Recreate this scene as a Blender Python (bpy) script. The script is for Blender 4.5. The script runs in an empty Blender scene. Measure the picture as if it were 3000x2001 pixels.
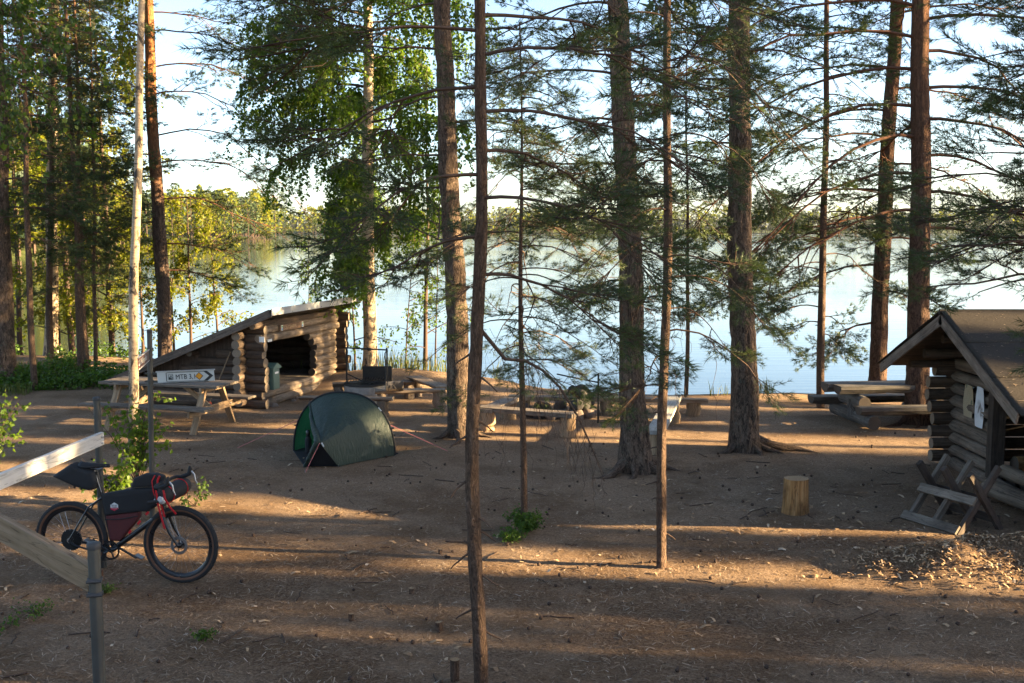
import bpy, math, random
import numpy as np
from mathutils import Vector, Matrix

rad = math.radians
# ------------------------------------------------------------------ camera, sky, sun, exposure
scene = bpy.context.scene
CAM_H = 3.25                     # eye height above the camp ground
FPX = 3100.0                     # focal length for a 3000 px wide frame
PITCH = math.atan(324.5 / FPX)
cam_data = bpy.data.cameras.new('camera')
cam_data.lens = FPX / 3000 * 36
cam_data.sensor_width = 36
cam_data.clip_start = 0.05
cam_data.clip_end = 9000
cam = bpy.data.objects.new('camera', cam_data)
cam.location = (0, 0, CAM_H)
cam.rotation_euler = (math.pi / 2 - PITCH, 0, 0)
scene.collection.objects.link(cam)
scene.camera = cam

SUN_EL = rad(12.5)
SUN_TH = rad(8)                 # the sun stands to the right and 8 degrees behind the camera plane
S_DIR = np.array([math.cos(SUN_TH) * math.cos(SUN_EL), -math.sin(SUN_TH) * math.cos(SUN_EL), math.sin(SUN_EL)])
world = bpy.data.worlds.new('World')
scene.world = world
world.use_nodes = True
wn = world.node_tree
sky = wn.nodes.new('ShaderNodeTexSky')
sky.sky_type = 'NISHITA'
sky.sun_disc = False
sky.sun_elevation = SUN_EL
sky.sun_rotation = math.atan2(S_DIR[0], S_DIR[1])
sky.air_density = 0.68
sky.dust_density = 1.0
sky.ozone_density = 0.8
wn.links.new(sky.outputs[0], wn.nodes['Background'].inputs[0])
wn.nodes['Background'].inputs[1].default_value = 0.052
sun_data = bpy.data.lights.new('sun', 'SUN')
sun_data.energy = 5.0
sun_data.angle = rad(0.5)
sun_data.color = (1.0, 0.74, 0.40)
sun = bpy.data.objects.new('sun', sun_data)
sun.rotation_euler = Vector(S_DIR).to_track_quat('Z', 'Y').to_euler()
sun.location = (30, -10, 30)
scene.collection.objects.link(sun)
vs = scene.view_settings
vs.view_transform = 'Standard'
vs.look = 'None'
vs.gamma = 1.0
vs.exposure = 3.3
scene.cycles.max_bounces = 7
scene.cycles.diffuse_bounces = 5
scene.cycles.glossy_bounces = 3
scene.cycles.transmission_bounces = 3
scene.cycles.transparent_max_bounces = 6
scene.cycles.volume_bounces = 0
scene.cycles.caustics_reflective = False
scene.cycles.caustics_refractive = False
scene.cycles.use_denoising = True

# ------------------------------------------------------------------ measuring helpers (photograph pixel -> place)
_cp, _sp = math.cos(PITCH), math.sin(PITCH)
def ray(u, v):
    xc = (u - 1500) / FPX
    yc = (1000.5 - v) / FPX
    return np.array([xc, _cp + yc * _sp, -_sp + yc * _cp])
def G(u, v, z=0.0):
    d = ray(u, v)
    t = (z - CAM_H) / d[2]
    return np.array([d[0] * t, d[1] * t, z])
def At(u, v, Y):
    d = ray(u, v)
    t = Y / d[1]
    return np.array([d[0] * t, Y, CAM_H + d[2] * t])

# ------------------------------------------------------------------ scene helpers
COL = scene.collection
ORG = {}
def tag(o, label=None, cat=None, group=None, kind=None):
    if label: o['label'] = label
    if cat: o['category'] = cat
    if group: o['group'] = group
    if kind: o['kind'] = kind
    return o
def thing(name, loc, label, cat, group=None):
    o = bpy.data.objects.new(name, None)
    o.empty_display_size = 0.2
    o.location = loc
    COL.objects.link(o)
    ORG[o.name] = np.array(loc, float)
    return tag(o, label, cat, group)
def copy_tree(o, parent=None):
    c = o.copy()
    COL.objects.link(c)
    c.parent = parent
    for ch in o.children:
        copy_tree(ch, c)
    return c

class MB:
    def __init__(s):
        s.v, s.uv, s.t, s.f, s.n = [], [], [], [], 0
    def add(s, V, F, uv=None, mi=0, t=0.5):
        V = np.asarray(V, float).reshape(-1, 3)
        F = np.asarray(F, np.int64)
        s.v.append(V)
        s.uv.append(np.zeros((len(V), 2)) if uv is None else np.asarray(uv, float))
        s.t.append(np.full(len(V), t) if np.isscalar(t) else np.asarray(t, float))
        s.f.append((F + s.n, mi))
        s.n += len(V)
        return s
    def tris(s):
        return sum(len(F) * (F.shape[1] - 2) for F, _ in s.f)
    def build(s, name, mats, parent=None, org=None, smooth=False, bevel=0, kind=None, label=None):
        if org is None:
            org = ORG[parent.name] if parent is not None else np.zeros(3)
        org = np.asarray(org, float)
        V = np.concatenate(s.v) - org
        UV = np.concatenate(s.uv)
        T = np.concatenate(s.t)
        loops = np.concatenate([F.ravel() for F, _ in s.f])
        tot = np.concatenate([np.full(len(F), F.shape[1]) for F, _ in s.f])
        mi = np.concatenate([np.full(len(F), m) for F, m in s.f])
        start = np.concatenate([[0], np.cumsum(tot)[:-1]])
        me = bpy.data.meshes.new(name)
        me.vertices.add(len(V)); me.vertices.foreach_set('co', V.ravel().astype(np.float32))
        me.loops.add(len(loops)); me.loops.foreach_set('vertex_index', loops.astype(np.int32))
        me.polygons.add(len(tot)); me.polygons.foreach_set('loop_start', start.astype(np.int32))
        me.polygons.foreach_set('material_index', mi.astype(np.int32))
        me.polygons.foreach_set('use_smooth', np.full(len(tot), bool(smooth)))
        ul = me.uv_layers.new(name='UVMap')
        ul.data.foreach_set('uv', UV[loops].ravel().astype(np.float32))
        at = me.attributes.new('tint', 'FLOAT', 'POINT')
        at.data.foreach_set('value', T.astype(np.float32))
        me.update(calc_edges=True)
        for m in (mats if isinstance(mats, (list, tuple)) else [mats]):
            me.materials.append(m)
        o = bpy.data.objects.new(name, me)
        COL.objects.link(o)
        if parent is not None:
            o.parent = parent
            ORG[o.name] = org
        else:
            o.location = org
            ORG[o.name] = org
        if bevel:
            b = o.modifiers.new('bevel', 'BEVEL')
            b.width = bevel; b.segments = 2; b.limit_method = 'ANGLE'; b.angle_limit = rad(40)
        return tag(o, label=label, kind=kind)

def unit(a):
    a = np.asarray(a, float)
    return a / max(np.linalg.norm(a), 1e-9)

def frames(P):
    P = np.asarray(P, float)
    T = np.gradient(P, axis=0)
    T /= np.maximum(np.linalg.norm(T, axis=1, keepdims=True), 1e-9)
    a = np.array([0, 0, 1.0]) if abs(T[0, 2]) < 0.9 else np.array([0, 1.0, 0])
    n = unit(np.cross(a, T[0]))
    Ns, Bs = [], []
    for t in T:
        n = unit(n - t * np.dot(n, t))
        Ns.append(n); Bs.append(np.cross(t, n))
    return T, np.array(Ns), np.array(Bs)

def tube(mb, P, R, n=8, caps=True, mi=0, cmi=None, t=0.5, disp=None):
    P = np.asarray(P, float)
    k = len(P)
    R = np.full(k, R) if np.isscalar(R) else np.asarray(R, float)
    T, Nn, B = frames(P)
    th = np.linspace(0, 2 * math.pi, n + 1)
    rr = R[:, None] * np.ones((1, n + 1))
    if disp is not None:
        rr = rr + disp
    V = P[:, None, :] + rr[..., None] * (np.cos(th)[None, :, None] * Nn[:, None, :] + np.sin(th)[None, :, None] * B[:, None, :])
    L = np.concatenate([[0], np.cumsum(np.linalg.norm(np.diff(P, axis=0), axis=1))])
    uv = np.stack([np.broadcast_to(th * R.mean(), (k, n + 1)), np.broadcast_to(L[:, None], (k, n + 1))], -1)
    i, j = np.meshgrid(np.arange(k - 1), np.arange(n), indexing='ij')
    a = (i * (n + 1) + j).ravel()
    F = np.stack([a, a + 1, a + n + 2, a + n + 1], 1)
    mb.add(V.reshape(-1, 3), F, uv.reshape(-1, 2), mi, t)
    if caps:
        cm = mi if cmi is None else cmi
        c, s = np.cos(th[:n]), np.sin(th[:n])
        for e, idx in ((0, list(range(n))[::-1]), (k - 1, list(range(n)))):
            cv = V[e, :n]
            cu = np.stack([c * rr[e, :n], s * rr[e, :n]], 1)
            mb.add(np.vstack([cv, cv.mean(0)]), [[idx[q], idx[(q + 1) % n], n] for q in range(n)], np.vstack([cu, [[0, 0]]]), cm, t)
    return mb

def box(mb, c, s, R=None, mi=0, t=0.5):
    """box with its own planar UVs in metres, long axis along v"""
    c = np.asarray(c, float); s = np.asarray(s, float) / 2
    R = np.eye(3) if R is None else np.asarray(R, float)
    la = int(np.argmax(s))
    for ax in range(3):
        for sg in (-1, 1):
            o = [a for a in range(3) if a != ax]
            if la in o:
                v_ax = la; u_ax = [a for a in o if a != la][0]
            else:
                u_ax, v_ax = o
            q = []
            uv = []
            for a, b in ((-1, -1), (1, -1), (1, 1), (-1, 1)):
                p = np.zeros(3)
                p[ax] = sg * s[ax]; p[u_ax] = a * s[u_ax]; p[v_ax] = b * s[v_ax]
                q.append(p); uv.append((p[u_ax] + ax * 0.37, p[v_ax]))
            q = np.array(q)
            nrm = np.cross(q[1] - q[0], q[2] - q[0])
            if nrm[ax] * sg < 0:
                q = q[::-1]; uv = uv[::-1]
            mb.add(q @ R.T + c, [[0, 1, 2, 3]], uv, mi, t)
    return mb

def wbox(mb, c, s, R=None, mi=0, t=0.5):
    """welded box (shared corners), good for bevelling"""
    c = np.asarray(c, float); s = np.asarray(s, float) / 2
    R = np.eye(3) if R is None else np.asarray(R, float)
    V = np.array([[x, y, z] for x in (-1, 1) for y in (-1, 1) for z in (-1, 1)]) * s
    la = int(np.argmax(s))
    o = [a for a in range(3) if a != la]
    uv = np.stack([V[:, o[0]] + V[:, o[1]] * 0.7, V[:, la]], 1)
    F = [[0, 1, 3, 2], [4, 6, 7, 5], [0, 4, 5, 1], [2, 3, 7, 6], [0, 2, 6, 4], [1, 5, 7, 3]]
    return mb.add(V @ R.T + c, F, uv, mi, t)

def beamR(d, up=(0, 0, 1)):
    x = unit(d)
    up = np.asarray(up, float)
    if abs(np.dot(x, up)) > 0.98: up = np.array([0, 1.0, 0])
    y = unit(np.cross(up, x)); z = np.cross(x, y)
    return np.stack([x, y, z], 1)
def beam(mb, p0, p1, w, h, up=(0, 0, 1), mi=0, t=0.5):
    p0 = np.asarray(p0, float); p1 = np.asarray(p1, float)
    return wbox(mb, (p0 + p1) / 2, (np.linalg.norm(p1 - p0), w, h), beamR(p1 - p0, up), mi, t)

def prism(mb, poly, org, ax, ay, thick, bulge=0.0, mi=0, t=0.5, inset=0.9):
    """polygon in the plane (ax, ay), given thickness along the normal, optionally pillow shaped"""
    poly = np.asarray(poly, float)
    org = np.asarray(org, float); ax = np.asarray(ax, float); ay = np.asarray(ay, float)
    nz = unit(np.cross(ax, ay))
    n = len(poly)
    c = poly.mean(0)
    rings = []
    lev = [(-1, 1.0)] if bulge == 0 else [(-1 - bulge, inset * 0.7), (-1 - bulge * 0.7, inset), (-0.8, 1.0)]
    lev = lev + [(-a, b) for a, b in lev[::-1]]
    for h, sc in lev:
        q = c + (poly - c) * sc
        rings.append(org + q[:, :1] * ax + q[:, 1:] * ay + nz * (h * thick / 2))
    V = np.concatenate(rings)
    uv = np.concatenate([poly for _ in rings])
    k = len(lev)
    F = []
    for r in range(k - 1):
        for i in range(n):
            j = (i + 1) % n
            F.append([r * n + i, r * n + j, (r + 1) * n + j, (r + 1) * n + i])
    mb.add(V, F, uv, mi, t)
    for r, rev in ((0, True), (k - 1, False)):
        idx = list(range(n))
        if rev: idx = idx[::-1]
        mb.add(rings[r], [idx], poly, mi, t)
    return mb

def lathe(mb, prof, c, n=20, axis=(0, 0, 1), mi=0, t=0.5):
    """prof: list of (radius, height)"""
    ax = unit(axis)
    a = np.array([1.0, 0, 0]) if abs(ax[0]) < 0.9 else np.array([0, 1.0, 0])
    e1 = unit(np.cross(ax, a)); e2 = np.cross(ax, e1)
    th = np.linspace(0, 2 * math.pi, n + 1)
    prof = np.asarray(prof, float)
    V = np.asarray(c, float) + prof[:, 0, None, None] * (np.cos(th)[None, :, None] * e1 + np.sin(th)[None, :, None] * e2) + prof[:, 1, None, None] * ax
    k = len(prof)
    i, j = np.meshgrid(np.arange(k - 1), np.arange(n), indexing='ij')
    q = (i * (n + 1) + j).ravel()
    F = np.stack([q, q + 1, q + n + 2, q + n + 1], 1)
    uv = np.stack([np.broadcast_to(th * max(prof[:, 0].max(), .01), (k, n + 1)), np.broadcast_to(prof[:, 1][:, None], (k, n + 1))], -1)
    return mb.add(V.reshape(-1, 3), F, uv.reshape(-1, 2), mi, t)

def grid(mb, P, mi=0, t=0.5, uv=None):
    """P: (a,b,3) array of points"""
    a, b = P.shape[:2]
    i, j = np.meshgrid(np.arange(a - 1), np.arange(b - 1), indexing='ij')
    q = (i * b + j).ravel()
    F = np.stack([q, q + b, q + b + 1, q + 1], 1)
    return mb.add(P.reshape(-1, 3), F, None if uv is None else uv.reshape(-1, 2), mi, t)

# ------------------------------------------------------------------ noise
def _h(i, j, seed):
    i = i.astype(np.int64); j = j.astype(np.int64)
    n = (i * 374761393 + j * 668265263 + seed * 1274126177) & 0xFFFFFFFF
    n = ((n ^ (n >> 13)) * 1274126177) & 0xFFFFFFFF
    n = n ^ (n >> 16)
    return (n & 0xFFFF) / 65535.0
def vnoise(u, v, seed=0, pu=None):
    u = np.asarray(u, float); v = np.asarray(v, float)
    i = np.floor(u); j = np.floor(v)
    fu = u - i; fv = v - j
    fu = fu * fu * (3 - 2 * fu); fv = fv * fv * (3 - 2 * fv)
    i0, i1 = i, i + 1
    if pu: i0 = i0 % pu; i1 = i1 % pu
    a = _h(i0, j, seed); b = _h(i1, j, seed); c = _h(i0, j + 1, seed); d = _h(i1, j + 1, seed)
    return (a * (1 - fu) + b * fu) * (1 - fv) + (c * (1 - fu) + d * fu) * fv
def fbm(u, v, seed=0, oct=4, pu=None):
    s = 0; a = 0.5
    for o in range(oct):
        s = s + a * vnoise(u * 2 ** o, v * 2 ** o, seed + o * 17, pu * 2 ** o if pu else None)
        a *= 0.5
    return s

# ------------------------------------------------------------------ materials
class NT:
    def __init__(s, name):
        s.m = bpy.data.materials.new(name); s.m.use_nodes = True
        s.t = s.m.node_tree; s.b = s.t.nodes['Principled BSDF']; s.out = s.t.nodes['Material Output']
    def n(s, typ, **kw):
        nd = s.t.nodes.new('ShaderNode' + typ)
        for k, v in kw.items(): setattr(nd, k, v)
        return nd
    def l(s, a, b): s.t.links.new(a, b)
    def set(s, sock, val):
        if hasattr(val, 'is_linked'): s.l(val, sock)
        elif isinstance(val, (tuple, list)) and len(val) == 3 and sock.type == 'RGBA': sock.default_value = (*val, 1)
        else: sock.default_value = val
    def coord(s, which='Object', scale=(1, 1, 1), attr=None):
        tc = s.n('TexCoord'); mp = s.n('Mapping')
        mp.inputs['Scale'].default_value = scale
        s.l(tc.outputs[which], mp.inputs['Vector'])
        return mp.outputs[0]
    def noise(s, vec, scale=5, detail=4, rough=0.6, dist=0.0):
        nd = s.n('TexNoise'); s.l(vec, nd.inputs['Vector'])
        nd.inputs['Scale'].default_value = scale; nd.inputs['Detail'].default_value = detail
        nd.inputs['Roughness'].default_value = rough; nd.inputs['Distortion'].default_value = dist
        return nd.outputs['Fac']
    def voro(s, vec, scale=5, feature='F1', out='Distance', rnd=1.0):
        nd = s.n('TexVoronoi', feature=feature); s.l(vec, nd.inputs['Vector'])
        nd.inputs['Scale'].default_value = scale; nd.inputs['Randomness'].default_value = rnd
        return nd.outputs[out]
    def ramp(s, fac, stops, interp='LINEAR'):
        nd = s.n('ValToRGB'); cr = nd.color_ramp; cr.interpolation = interp
        while len(cr.elements) < len(stops): cr.elements.new(0.5)
        for e, (p, c) in zip(cr.elements, stops):
            e.position = p
            e.color = (*c, 1) if isinstance(c, (tuple, list)) else (c, c, c, 1)
        s.l(fac, nd.inputs[0])
        return nd.outputs[0]
    def mix(s, fac, a, b, mode='MIX'):
        nd = s.n('Mix', data_type='RGBA', blend_type=mode)
        s.set(nd.inputs[0], fac); s.set(nd.inputs[6], a); s.set(nd.inputs[7], b)
        return nd.outputs[2]
    def math(s, op, a, b=0.0, clamp=False):
        nd = s.n('Math', operation=op, use_clamp=clamp)
        s.set(nd.inputs[0], a); s.set(nd.inputs[1], b)
        return nd.outputs[0]
    def attr(s, name='tint'):
        nd = s.n('Attribute', attribute_name=name)
        return nd.outputs['Fac']
    def rnd(s):
        return s.n('ObjectInfo').outputs['Random']
    def value(s, col, fac, lo=0.8, hi=1.2):
        """scale the colour's value by lo..hi following fac"""
        mr = s.n('MapRange'); s.set(mr.inputs[0], fac); mr.inputs[3].default_value = lo; mr.inputs[4].default_value = hi
        hsv = s.n('HueSaturation'); s.l(mr.outputs[0], hsv.inputs['Value']); s.set(hsv.inputs['Color'], col)
        return hsv.outputs[0]
    def bump(s, h, strength=0.5, dist=0.02, prev=None):
        nd = s.n('Bump'); nd.inputs['Strength'].default_value = strength; nd.inputs['Distance'].default_value = dist
        s.l(h, nd.inputs['Height'])
        if prev is not None: s.l(prev, nd.inputs['Normal'])
        return nd.outputs[0]
    def fin(s, col, rough=0.8, bump=None, metal=0.0, spec=0.3):
        s.set(s.b.inputs['Base Color'], col); s.set(s.b.inputs['Roughness'], rough)
        s.b.inputs['Metallic'].default_value = metal
        s.b.inputs['Specular IOR Level'].default_value = spec
        if bump is not None: s.l(bump, s.b.inputs['Normal'])
        return s.m

def wood_mat(name, c1, c2, c3, sx=28, sy=1.6, rough=0.8, bump=0.35, rnd=(0.75, 1.2), knots=False, blotch=0.5):
    q = NT(name)
    uv = q.coord('UV', (sx, sy, 1))
    # every piece gets its own stretch of grain
    off = q.n('VectorMath', operation='ADD'); q.l(uv, off.inputs[0])
    cmb = q.n('CombineXYZ'); rn = q.rnd(); q.l(q.math('MULTIPLY', rn, 91.0), cmb.inputs[1]); q.l(cmb.outputs[0], off.inputs[1])
    v = off.outputs[0]
    g = q.noise(v, 1.0, 6, 0.65, 0.6)
    fine = q.noise(v, 4.0, 4, 0.7)
    col = q.ramp(g, [(0.28, c1), (0.5, c2), (0.74, c3)])
    ob = q.coord('Object')
    bl = q.noise(ob, 3.1, 4, 0.6)
    col = q.mix(q.math('MULTIPLY', q.ramp(bl, [(0.45, 0), (0.7, 1)]), blotch), col, tuple(x * 0.45 for x in c1))
    crack = q.ramp(q.noise(v, 0.8, 3, 0.5, 1.5), [(0.475, 1), (0.497, 0.0), (0.503, 0.0), (0.525, 1)])
    col = q.mix(0.55, col, q.mix(crack, tuple(x * 0.25 for x in c1), col))
    if knots:
        uv2 = q.coord('UV', (9, 2.4, 1))
        kd = q.voro(uv2, 1.0)
        kn = q.ramp(kd, [(0.0, 0), (0.10, 0.15), (0.17, 1)])
        col = q.mix(kn, tuple(x * 0.35 for x in c1), col)
    col = q.value(col, rn, *rnd)
    b = q.bump(q.math('ADD', g, q.math('MULTIPLY', crack, 0.6)), bump, 0.012)
    b = q.bump(fine, bump * 0.6, 0.004, b)
    return q.fin(col, rough, b, spec=0.25)

def endgrain_mat(name, c1, c2, scale=70, rnd=(0.8, 1.15)):
    q = NT(name)
    uv = q.coord('UV')
    ln = q.n('VectorMath', operation='LENGTH'); q.l(uv, ln.inputs[0])
    nz = q.noise(uv, 14, 3, 0.6)
    r = q.math('ADD', ln.outputs['Value'], q.math('MULTIPLY', nz, 0.03))
    rings = q.math('SINE', q.math('MULTIPLY', r, scale * 6.28))
    fac = q.n('MapRange'); q.l(rings, fac.inputs[0]); fac.inputs[1].default_value = -1
    col = q.mix(fac.outputs[0], c1, c2)
    # radial drying checks
    ang = q.n('SeparateXYZ'); q.l(uv, ang.inputs[0])
    at = q.math('ARCTAN2', ang.outputs[1], ang.outputs[0])
    ck = q.math('ABSOLUTE', q.math('SINE', q.math('ADD', q.math('MULTIPLY', at, 2.5), q.math('MULTIPLY', q.rnd(), 20.0))))
    ck = q.ramp(ck, [(0.0, 0.25), (0.06, 1)])
    col = q.mix(1.0, col, ck, 'MULTIPLY')
    bl = q.noise(q.coord('Object'), 9, 4, 0.6)
    col = q.mix(q.math('MULTIPLY', bl, 0.7), col, tuple(x * 0.35 for x in c1))
    col = q.value(col, q.rnd(), *rnd)
    return q.fin(col, 0.85, q.bump(nz, 0.3, 0.01))

def plain_mat(name, col, rough=0.6, metal=0.0, var=0.25, scale=12, bump=0.1, spec=0.35, dist=0.004, coord='Object'):
    q = NT(name)
    nz = q.noise(q.coord(coord), scale, 5, 0.65)
    c = q.value(col, nz, 1 - var * 1.6, 1 + var * 1.6)
    r = q.n('MapRange'); q.l(nz, r.inputs[0]); r.inputs[3].default_value = max(rough - 0.15, 0.05); r.inputs[4].default_value = min(rough + 0.15, 1)
    return q.fin(c, r.outputs[0], q.bump(nz, bump, dist), metal, spec)

def leaf_mat(name, c1, c2, trans=0.45, rough=0.6, tcol=None):
    q = NT(name)
    t = q.attr('tint')
    col = q.mix(t, c1, c2)
    col = q.value(col, q.noise(q.coord('Object'), 1.3, 2), 0.75, 1.25)
    q.set(q.b.inputs['Base Color'], col)
    q.b.inputs['Roughness'].default_value = rough
    q.b.inputs['Specular IOR Level'].default_value = 0.25
    tr = q.n('BsdfTranslucent')
    tc = q.mix(1.0, col, tcol or (1.5, 1.7, 0.5), 'MULTIPLY')
    q.l(tc, tr.inputs[0])
    mx = q.n('MixShader'); mx.inputs[0].default_value = trans
    q.l(q.b.outputs[0], mx.inputs[1]); q.l(tr.outputs[0], mx.inputs[2])
    q.l(mx.outputs[0], q.out.inputs[0])
    return q.m

def bark_mat(name, dark, mid, light, upper=None, uz=(4, 9), su=24, sv=5.0, bump=1.0, lichen=None, fiss=0.92):
    """pine bark: long interlacing plates with dark fissures; orange flakes higher up"""
    q = NT(name)
    uv = q.coord('UV', (su, sv, 1))
    nd = q.n('TexNoise'); q.l(uv, nd.inputs[0]); nd.inputs['Scale'].default_value = 0.6; nd.inputs['Detail'].default_value = 3
    sc = q.n('VectorMath', operation='SCALE'); q.l(nd.outputs['Color'], sc.inputs[0]); sc.inputs['Scale'].default_value = 2.2
    wv = q.n('VectorMath', operation='ADD'); q.l(uv, wv.inputs[0]); q.l(sc.outputs[0], wv.inputs[1])
    w = q.noise(q.coord('UV', (4, 1.0, 1)), 1.0, 4, 0.6)
    ridge = q.noise(wv.outputs[0], 0.9, 5, 0.62, 0.4)
    r2 = q.noise(wv.outputs[0], 2.6, 4, 0.65, 0.4)
    fine = q.noise(q.coord('UV', (110, 30, 1)), 1.0, 4, 0.7)
    h = q.math('ADD', q.math('MULTIPLY', q.math('ABSOLUTE', q.math('SUBTRACT', ridge, 0.5)), 3.2), q.math('MULTIPLY', r2, 0.5))
    plates = q.ramp(h, [(0.20, 0.0), (0.42, 0.55), (0.75, 1.0)])
    col = q.mix(q.ramp(r2, [(0.3, 0), (0.7, 1)]), mid, light)
    col = q.mix(q.ramp(fine, [(0.35, 0.55), (0.65, 0)]), col, dark)
    col = q.mix(q.ramp(plates, [(0.05, fiss), (0.6, 0.0)]), col, dark)
    col = q.value(col, w, 0.7, 1.3)
    if lichen:
        ln = q.noise(q.coord('Object'), 9, 5, 0.7)
        col = q.mix(q.ramp(ln, [(0.60, 0), (0.68, 0.6)]), col, lichen)
    if upper:
        tc = q.n('TexCoord'); sp = q.n('SeparateXYZ'); q.l(tc.outputs['Object'], sp.inputs[0])
        mr = q.n('MapRange'); q.l(q.math('ADD', sp.outputs[2], q.math('MULTIPLY', w, 2.0)), mr.inputs[0]); mr.inputs[1].default_value = uz[0] + 1; mr.inputs[2].default_value = uz[1] + 1
        flake = q.noise(q.coord('UV', (34, 12, 1)), 1.0, 5, 0.7, 0.6)
        uc = q.mix(q.ramp(flake, [(0.36, 0), (0.62, 1)]), tuple(x * 0.4 for x in upper), upper)
        col = q.mix(mr.outputs[0], col, uc)
    hh = q.math('ADD', plates, q.math('MULTIPLY', fine, 0.3))
    return q.fin(col, 0.92, q.bump(hh, bump, 0.02), spec=0.12)

# ================================================================== materials of the place
rs = np.random.RandomState(7)
M_bark = bark_mat('pine_bark', (0.028, 0.021, 0.017), (0.135, 0.092, 0.068), (0.25, 0.175, 0.125), upper=(0.30, 0.16, 0.085), uz=(6.5, 11), lichen=(0.12, 0.13, 0.10))
M_bark_red = bark_mat('red_pine_bark', (0.030, 0.019, 0.014), (0.125, 0.072, 0.050), (0.20, 0.12, 0.082), upper=(0.20, 0.10, 0.058), uz=(3.5, 7.0))
M_bark_thin = bark_mat('thin_pine_bark', (0.045, 0.029, 0.021), (0.145, 0.092, 0.064), (0.22, 0.142, 0.098), upper=(0.21, 0.115, 0.068), uz=(4, 8), su=36, sv=9, bump=0.9, fiss=0.7)
M_limb = plain_mat('pine_limb_bark', (0.09, 0.058, 0.042), 0.9, var=0.3, scale=20, bump=0.4, spec=0.1)
M_limb_red = plain_mat('red_pine_limb_bark', (0.11, 0.055, 0.035), 0.9, var=0.3, scale=16, bump=0.5, spec=0.1)
M_needle = leaf_mat('pine_needles', (0.030, 0.052, 0.026), (0.075, 0.100, 0.030), 0.25, 0.55, (1.3, 1.3, 0.5))
M_needle_far = leaf_mat('spruce_needles', (0.020, 0.038, 0.020), (0.050, 0.075, 0.025), 0.15, 0.6, (1.2, 1.2, 0.6))
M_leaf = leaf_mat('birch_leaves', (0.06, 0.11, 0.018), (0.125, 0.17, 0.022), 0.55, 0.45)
M_leaf_dark = leaf_mat('shaded_birch_leaves', (0.035, 0.065, 0.016), (0.07, 0.105, 0.018), 0.4, 0.45)  # darker copy of the birch leaves, shade put into the colour
M_leaf_lit = leaf_mat('sunlit_birch_leaves', (0.095, 0.115, 0.010), (0.20, 0.185, 0.010), 0.5, 0.5)  # yellower, lighter copy of the birch leaves, sunlight put into the colour
M_berry = leaf_mat('bilberry_leaves', (0.04, 0.085, 0.014), (0.085, 0.14, 0.018), 0.35, 0.45)
M_grass = leaf_mat('grass_blades', (0.07, 0.095, 0.03), (0.16, 0.15, 0.05), 0.35, 0.6)
M_twig = plain_mat('twig_bark', (0.075, 0.05, 0.038), 0.9, var=0.3, scale=30, bump=0.3, spec=0.1)

def birch_bark():
    q = NT('birch_bark')
    uv = q.coord('UV', (5, 16, 1))
    lent = q.noise(uv, 1.0, 5, 0.7, 0.5)
    big = q.noise(q.coord('Object', (6, 6, 3.2)), 1.0, 5, 0.7, 0.8)
    col = q.ramp(q.noise(q.coord('UV', (9, 40, 1)), 1, 4, 0.7), [(0.3, (0.27, 0.19, 0.115)), (0.6, (0.46, 0.345, 0.225))])
    col = q.mix(q.ramp(lent, [(0.60, 0), (0.66, 1)]), col, (0.045, 0.036, 0.03))
    tc = q.n('TexCoord'); sp = q.n('SeparateXYZ'); q.l(tc.outputs['Object'], sp.inputs[0])
    mr = q.n('MapRange'); q.l(sp.outputs[2], mr.inputs[0]); mr.inputs[1].default_value = 0.0; mr.inputs[2].default_value = 5.0; mr.inputs[3].default_value = 0.03; mr.inputs[4].default_value = -0.06
    bb = q.math('ADD', big, mr.outputs[0])
    dk = q.ramp(bb, [(0.50, 0), (0.57, 1)])
    col = q.mix(dk, col, (0.05, 0.042, 0.036))
    h = q.math('ADD', q.math('MULTIPLY', dk, 1.0), lent)
    return q.fin(col, 0.75, q.bump(h, 0.5, 0.012), spec=0.2)
M_birch = birch_bark()

def ground_mat():
    q = NT('forest_floor')
    ob = q.coord('Object')
    n1 = q.noise(ob, 0.45, 5, 0.6)
    n2 = q.noise(ob, 3.0, 6, 0.65)
    n3 = q.noise(ob, 38.0, 5, 0.75)
    fib = q.noise(q.coord('Object', (1, 3.5, 1)), 30.0, 4, 0.75, 1.2)
    duff = q.ramp(n3, [(0.30, (0.058, 0.035, 0.022)), (0.5, (0.205, 0.125, 0.073)), (0.70, (0.39, 0.26, 0.158))])
    sand = q.ramp(n3, [(0.28, (0.20, 0.13, 0.081)), (0.55, (0.345, 0.235, 0.15)), (0.8, (0.46, 0.335, 0.23))])
    sp = q.n('SeparateXYZ'); q.l(ob, sp.inputs[0])
    # the trodden, sandier middle of the camp
    my = q.n('MapRange'); q.l(sp.outputs[1], my.inputs[0]); my.inputs[1].default_value = 10.0; my.inputs[2].default_value = 16.0
    m = q.math('ADD', q.math('MULTIPLY', my.outputs[0], 0.22), n1)
    m = q.math('ADD', m, q.math('MULTIPLY', n2, 0.35))
    col = q.mix(q.ramp(m, [(0.62, 0), (0.78, 1)]), duff, sand)
    red = q.noise(ob, 1.1, 4, 0.6)
    col = q.mix(q.math('MULTIPLY', q.ramp(red, [(0.46, 0), (0.66, 1)]), 0.7), col, (0.17, 0.10, 0.052))
    col = q.mix(q.ramp(fib, [(0.36, 0.85), (0.46, 0)]), col, (0.045, 0.030, 0.021))
    col = q.mix(q.ramp(fib, [(0.62, 0), (0.72, 0.7)]), col, (0.40, 0.27, 0.165))
    b = q.bump(n2, 0.35, 0.06)
    b = q.bump(q.math('ADD', n3, fib), 1.0, 0.03, b)
    return q.fin(col, 0.95, b, spec=0.1)
M_ground = ground_mat()

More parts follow.
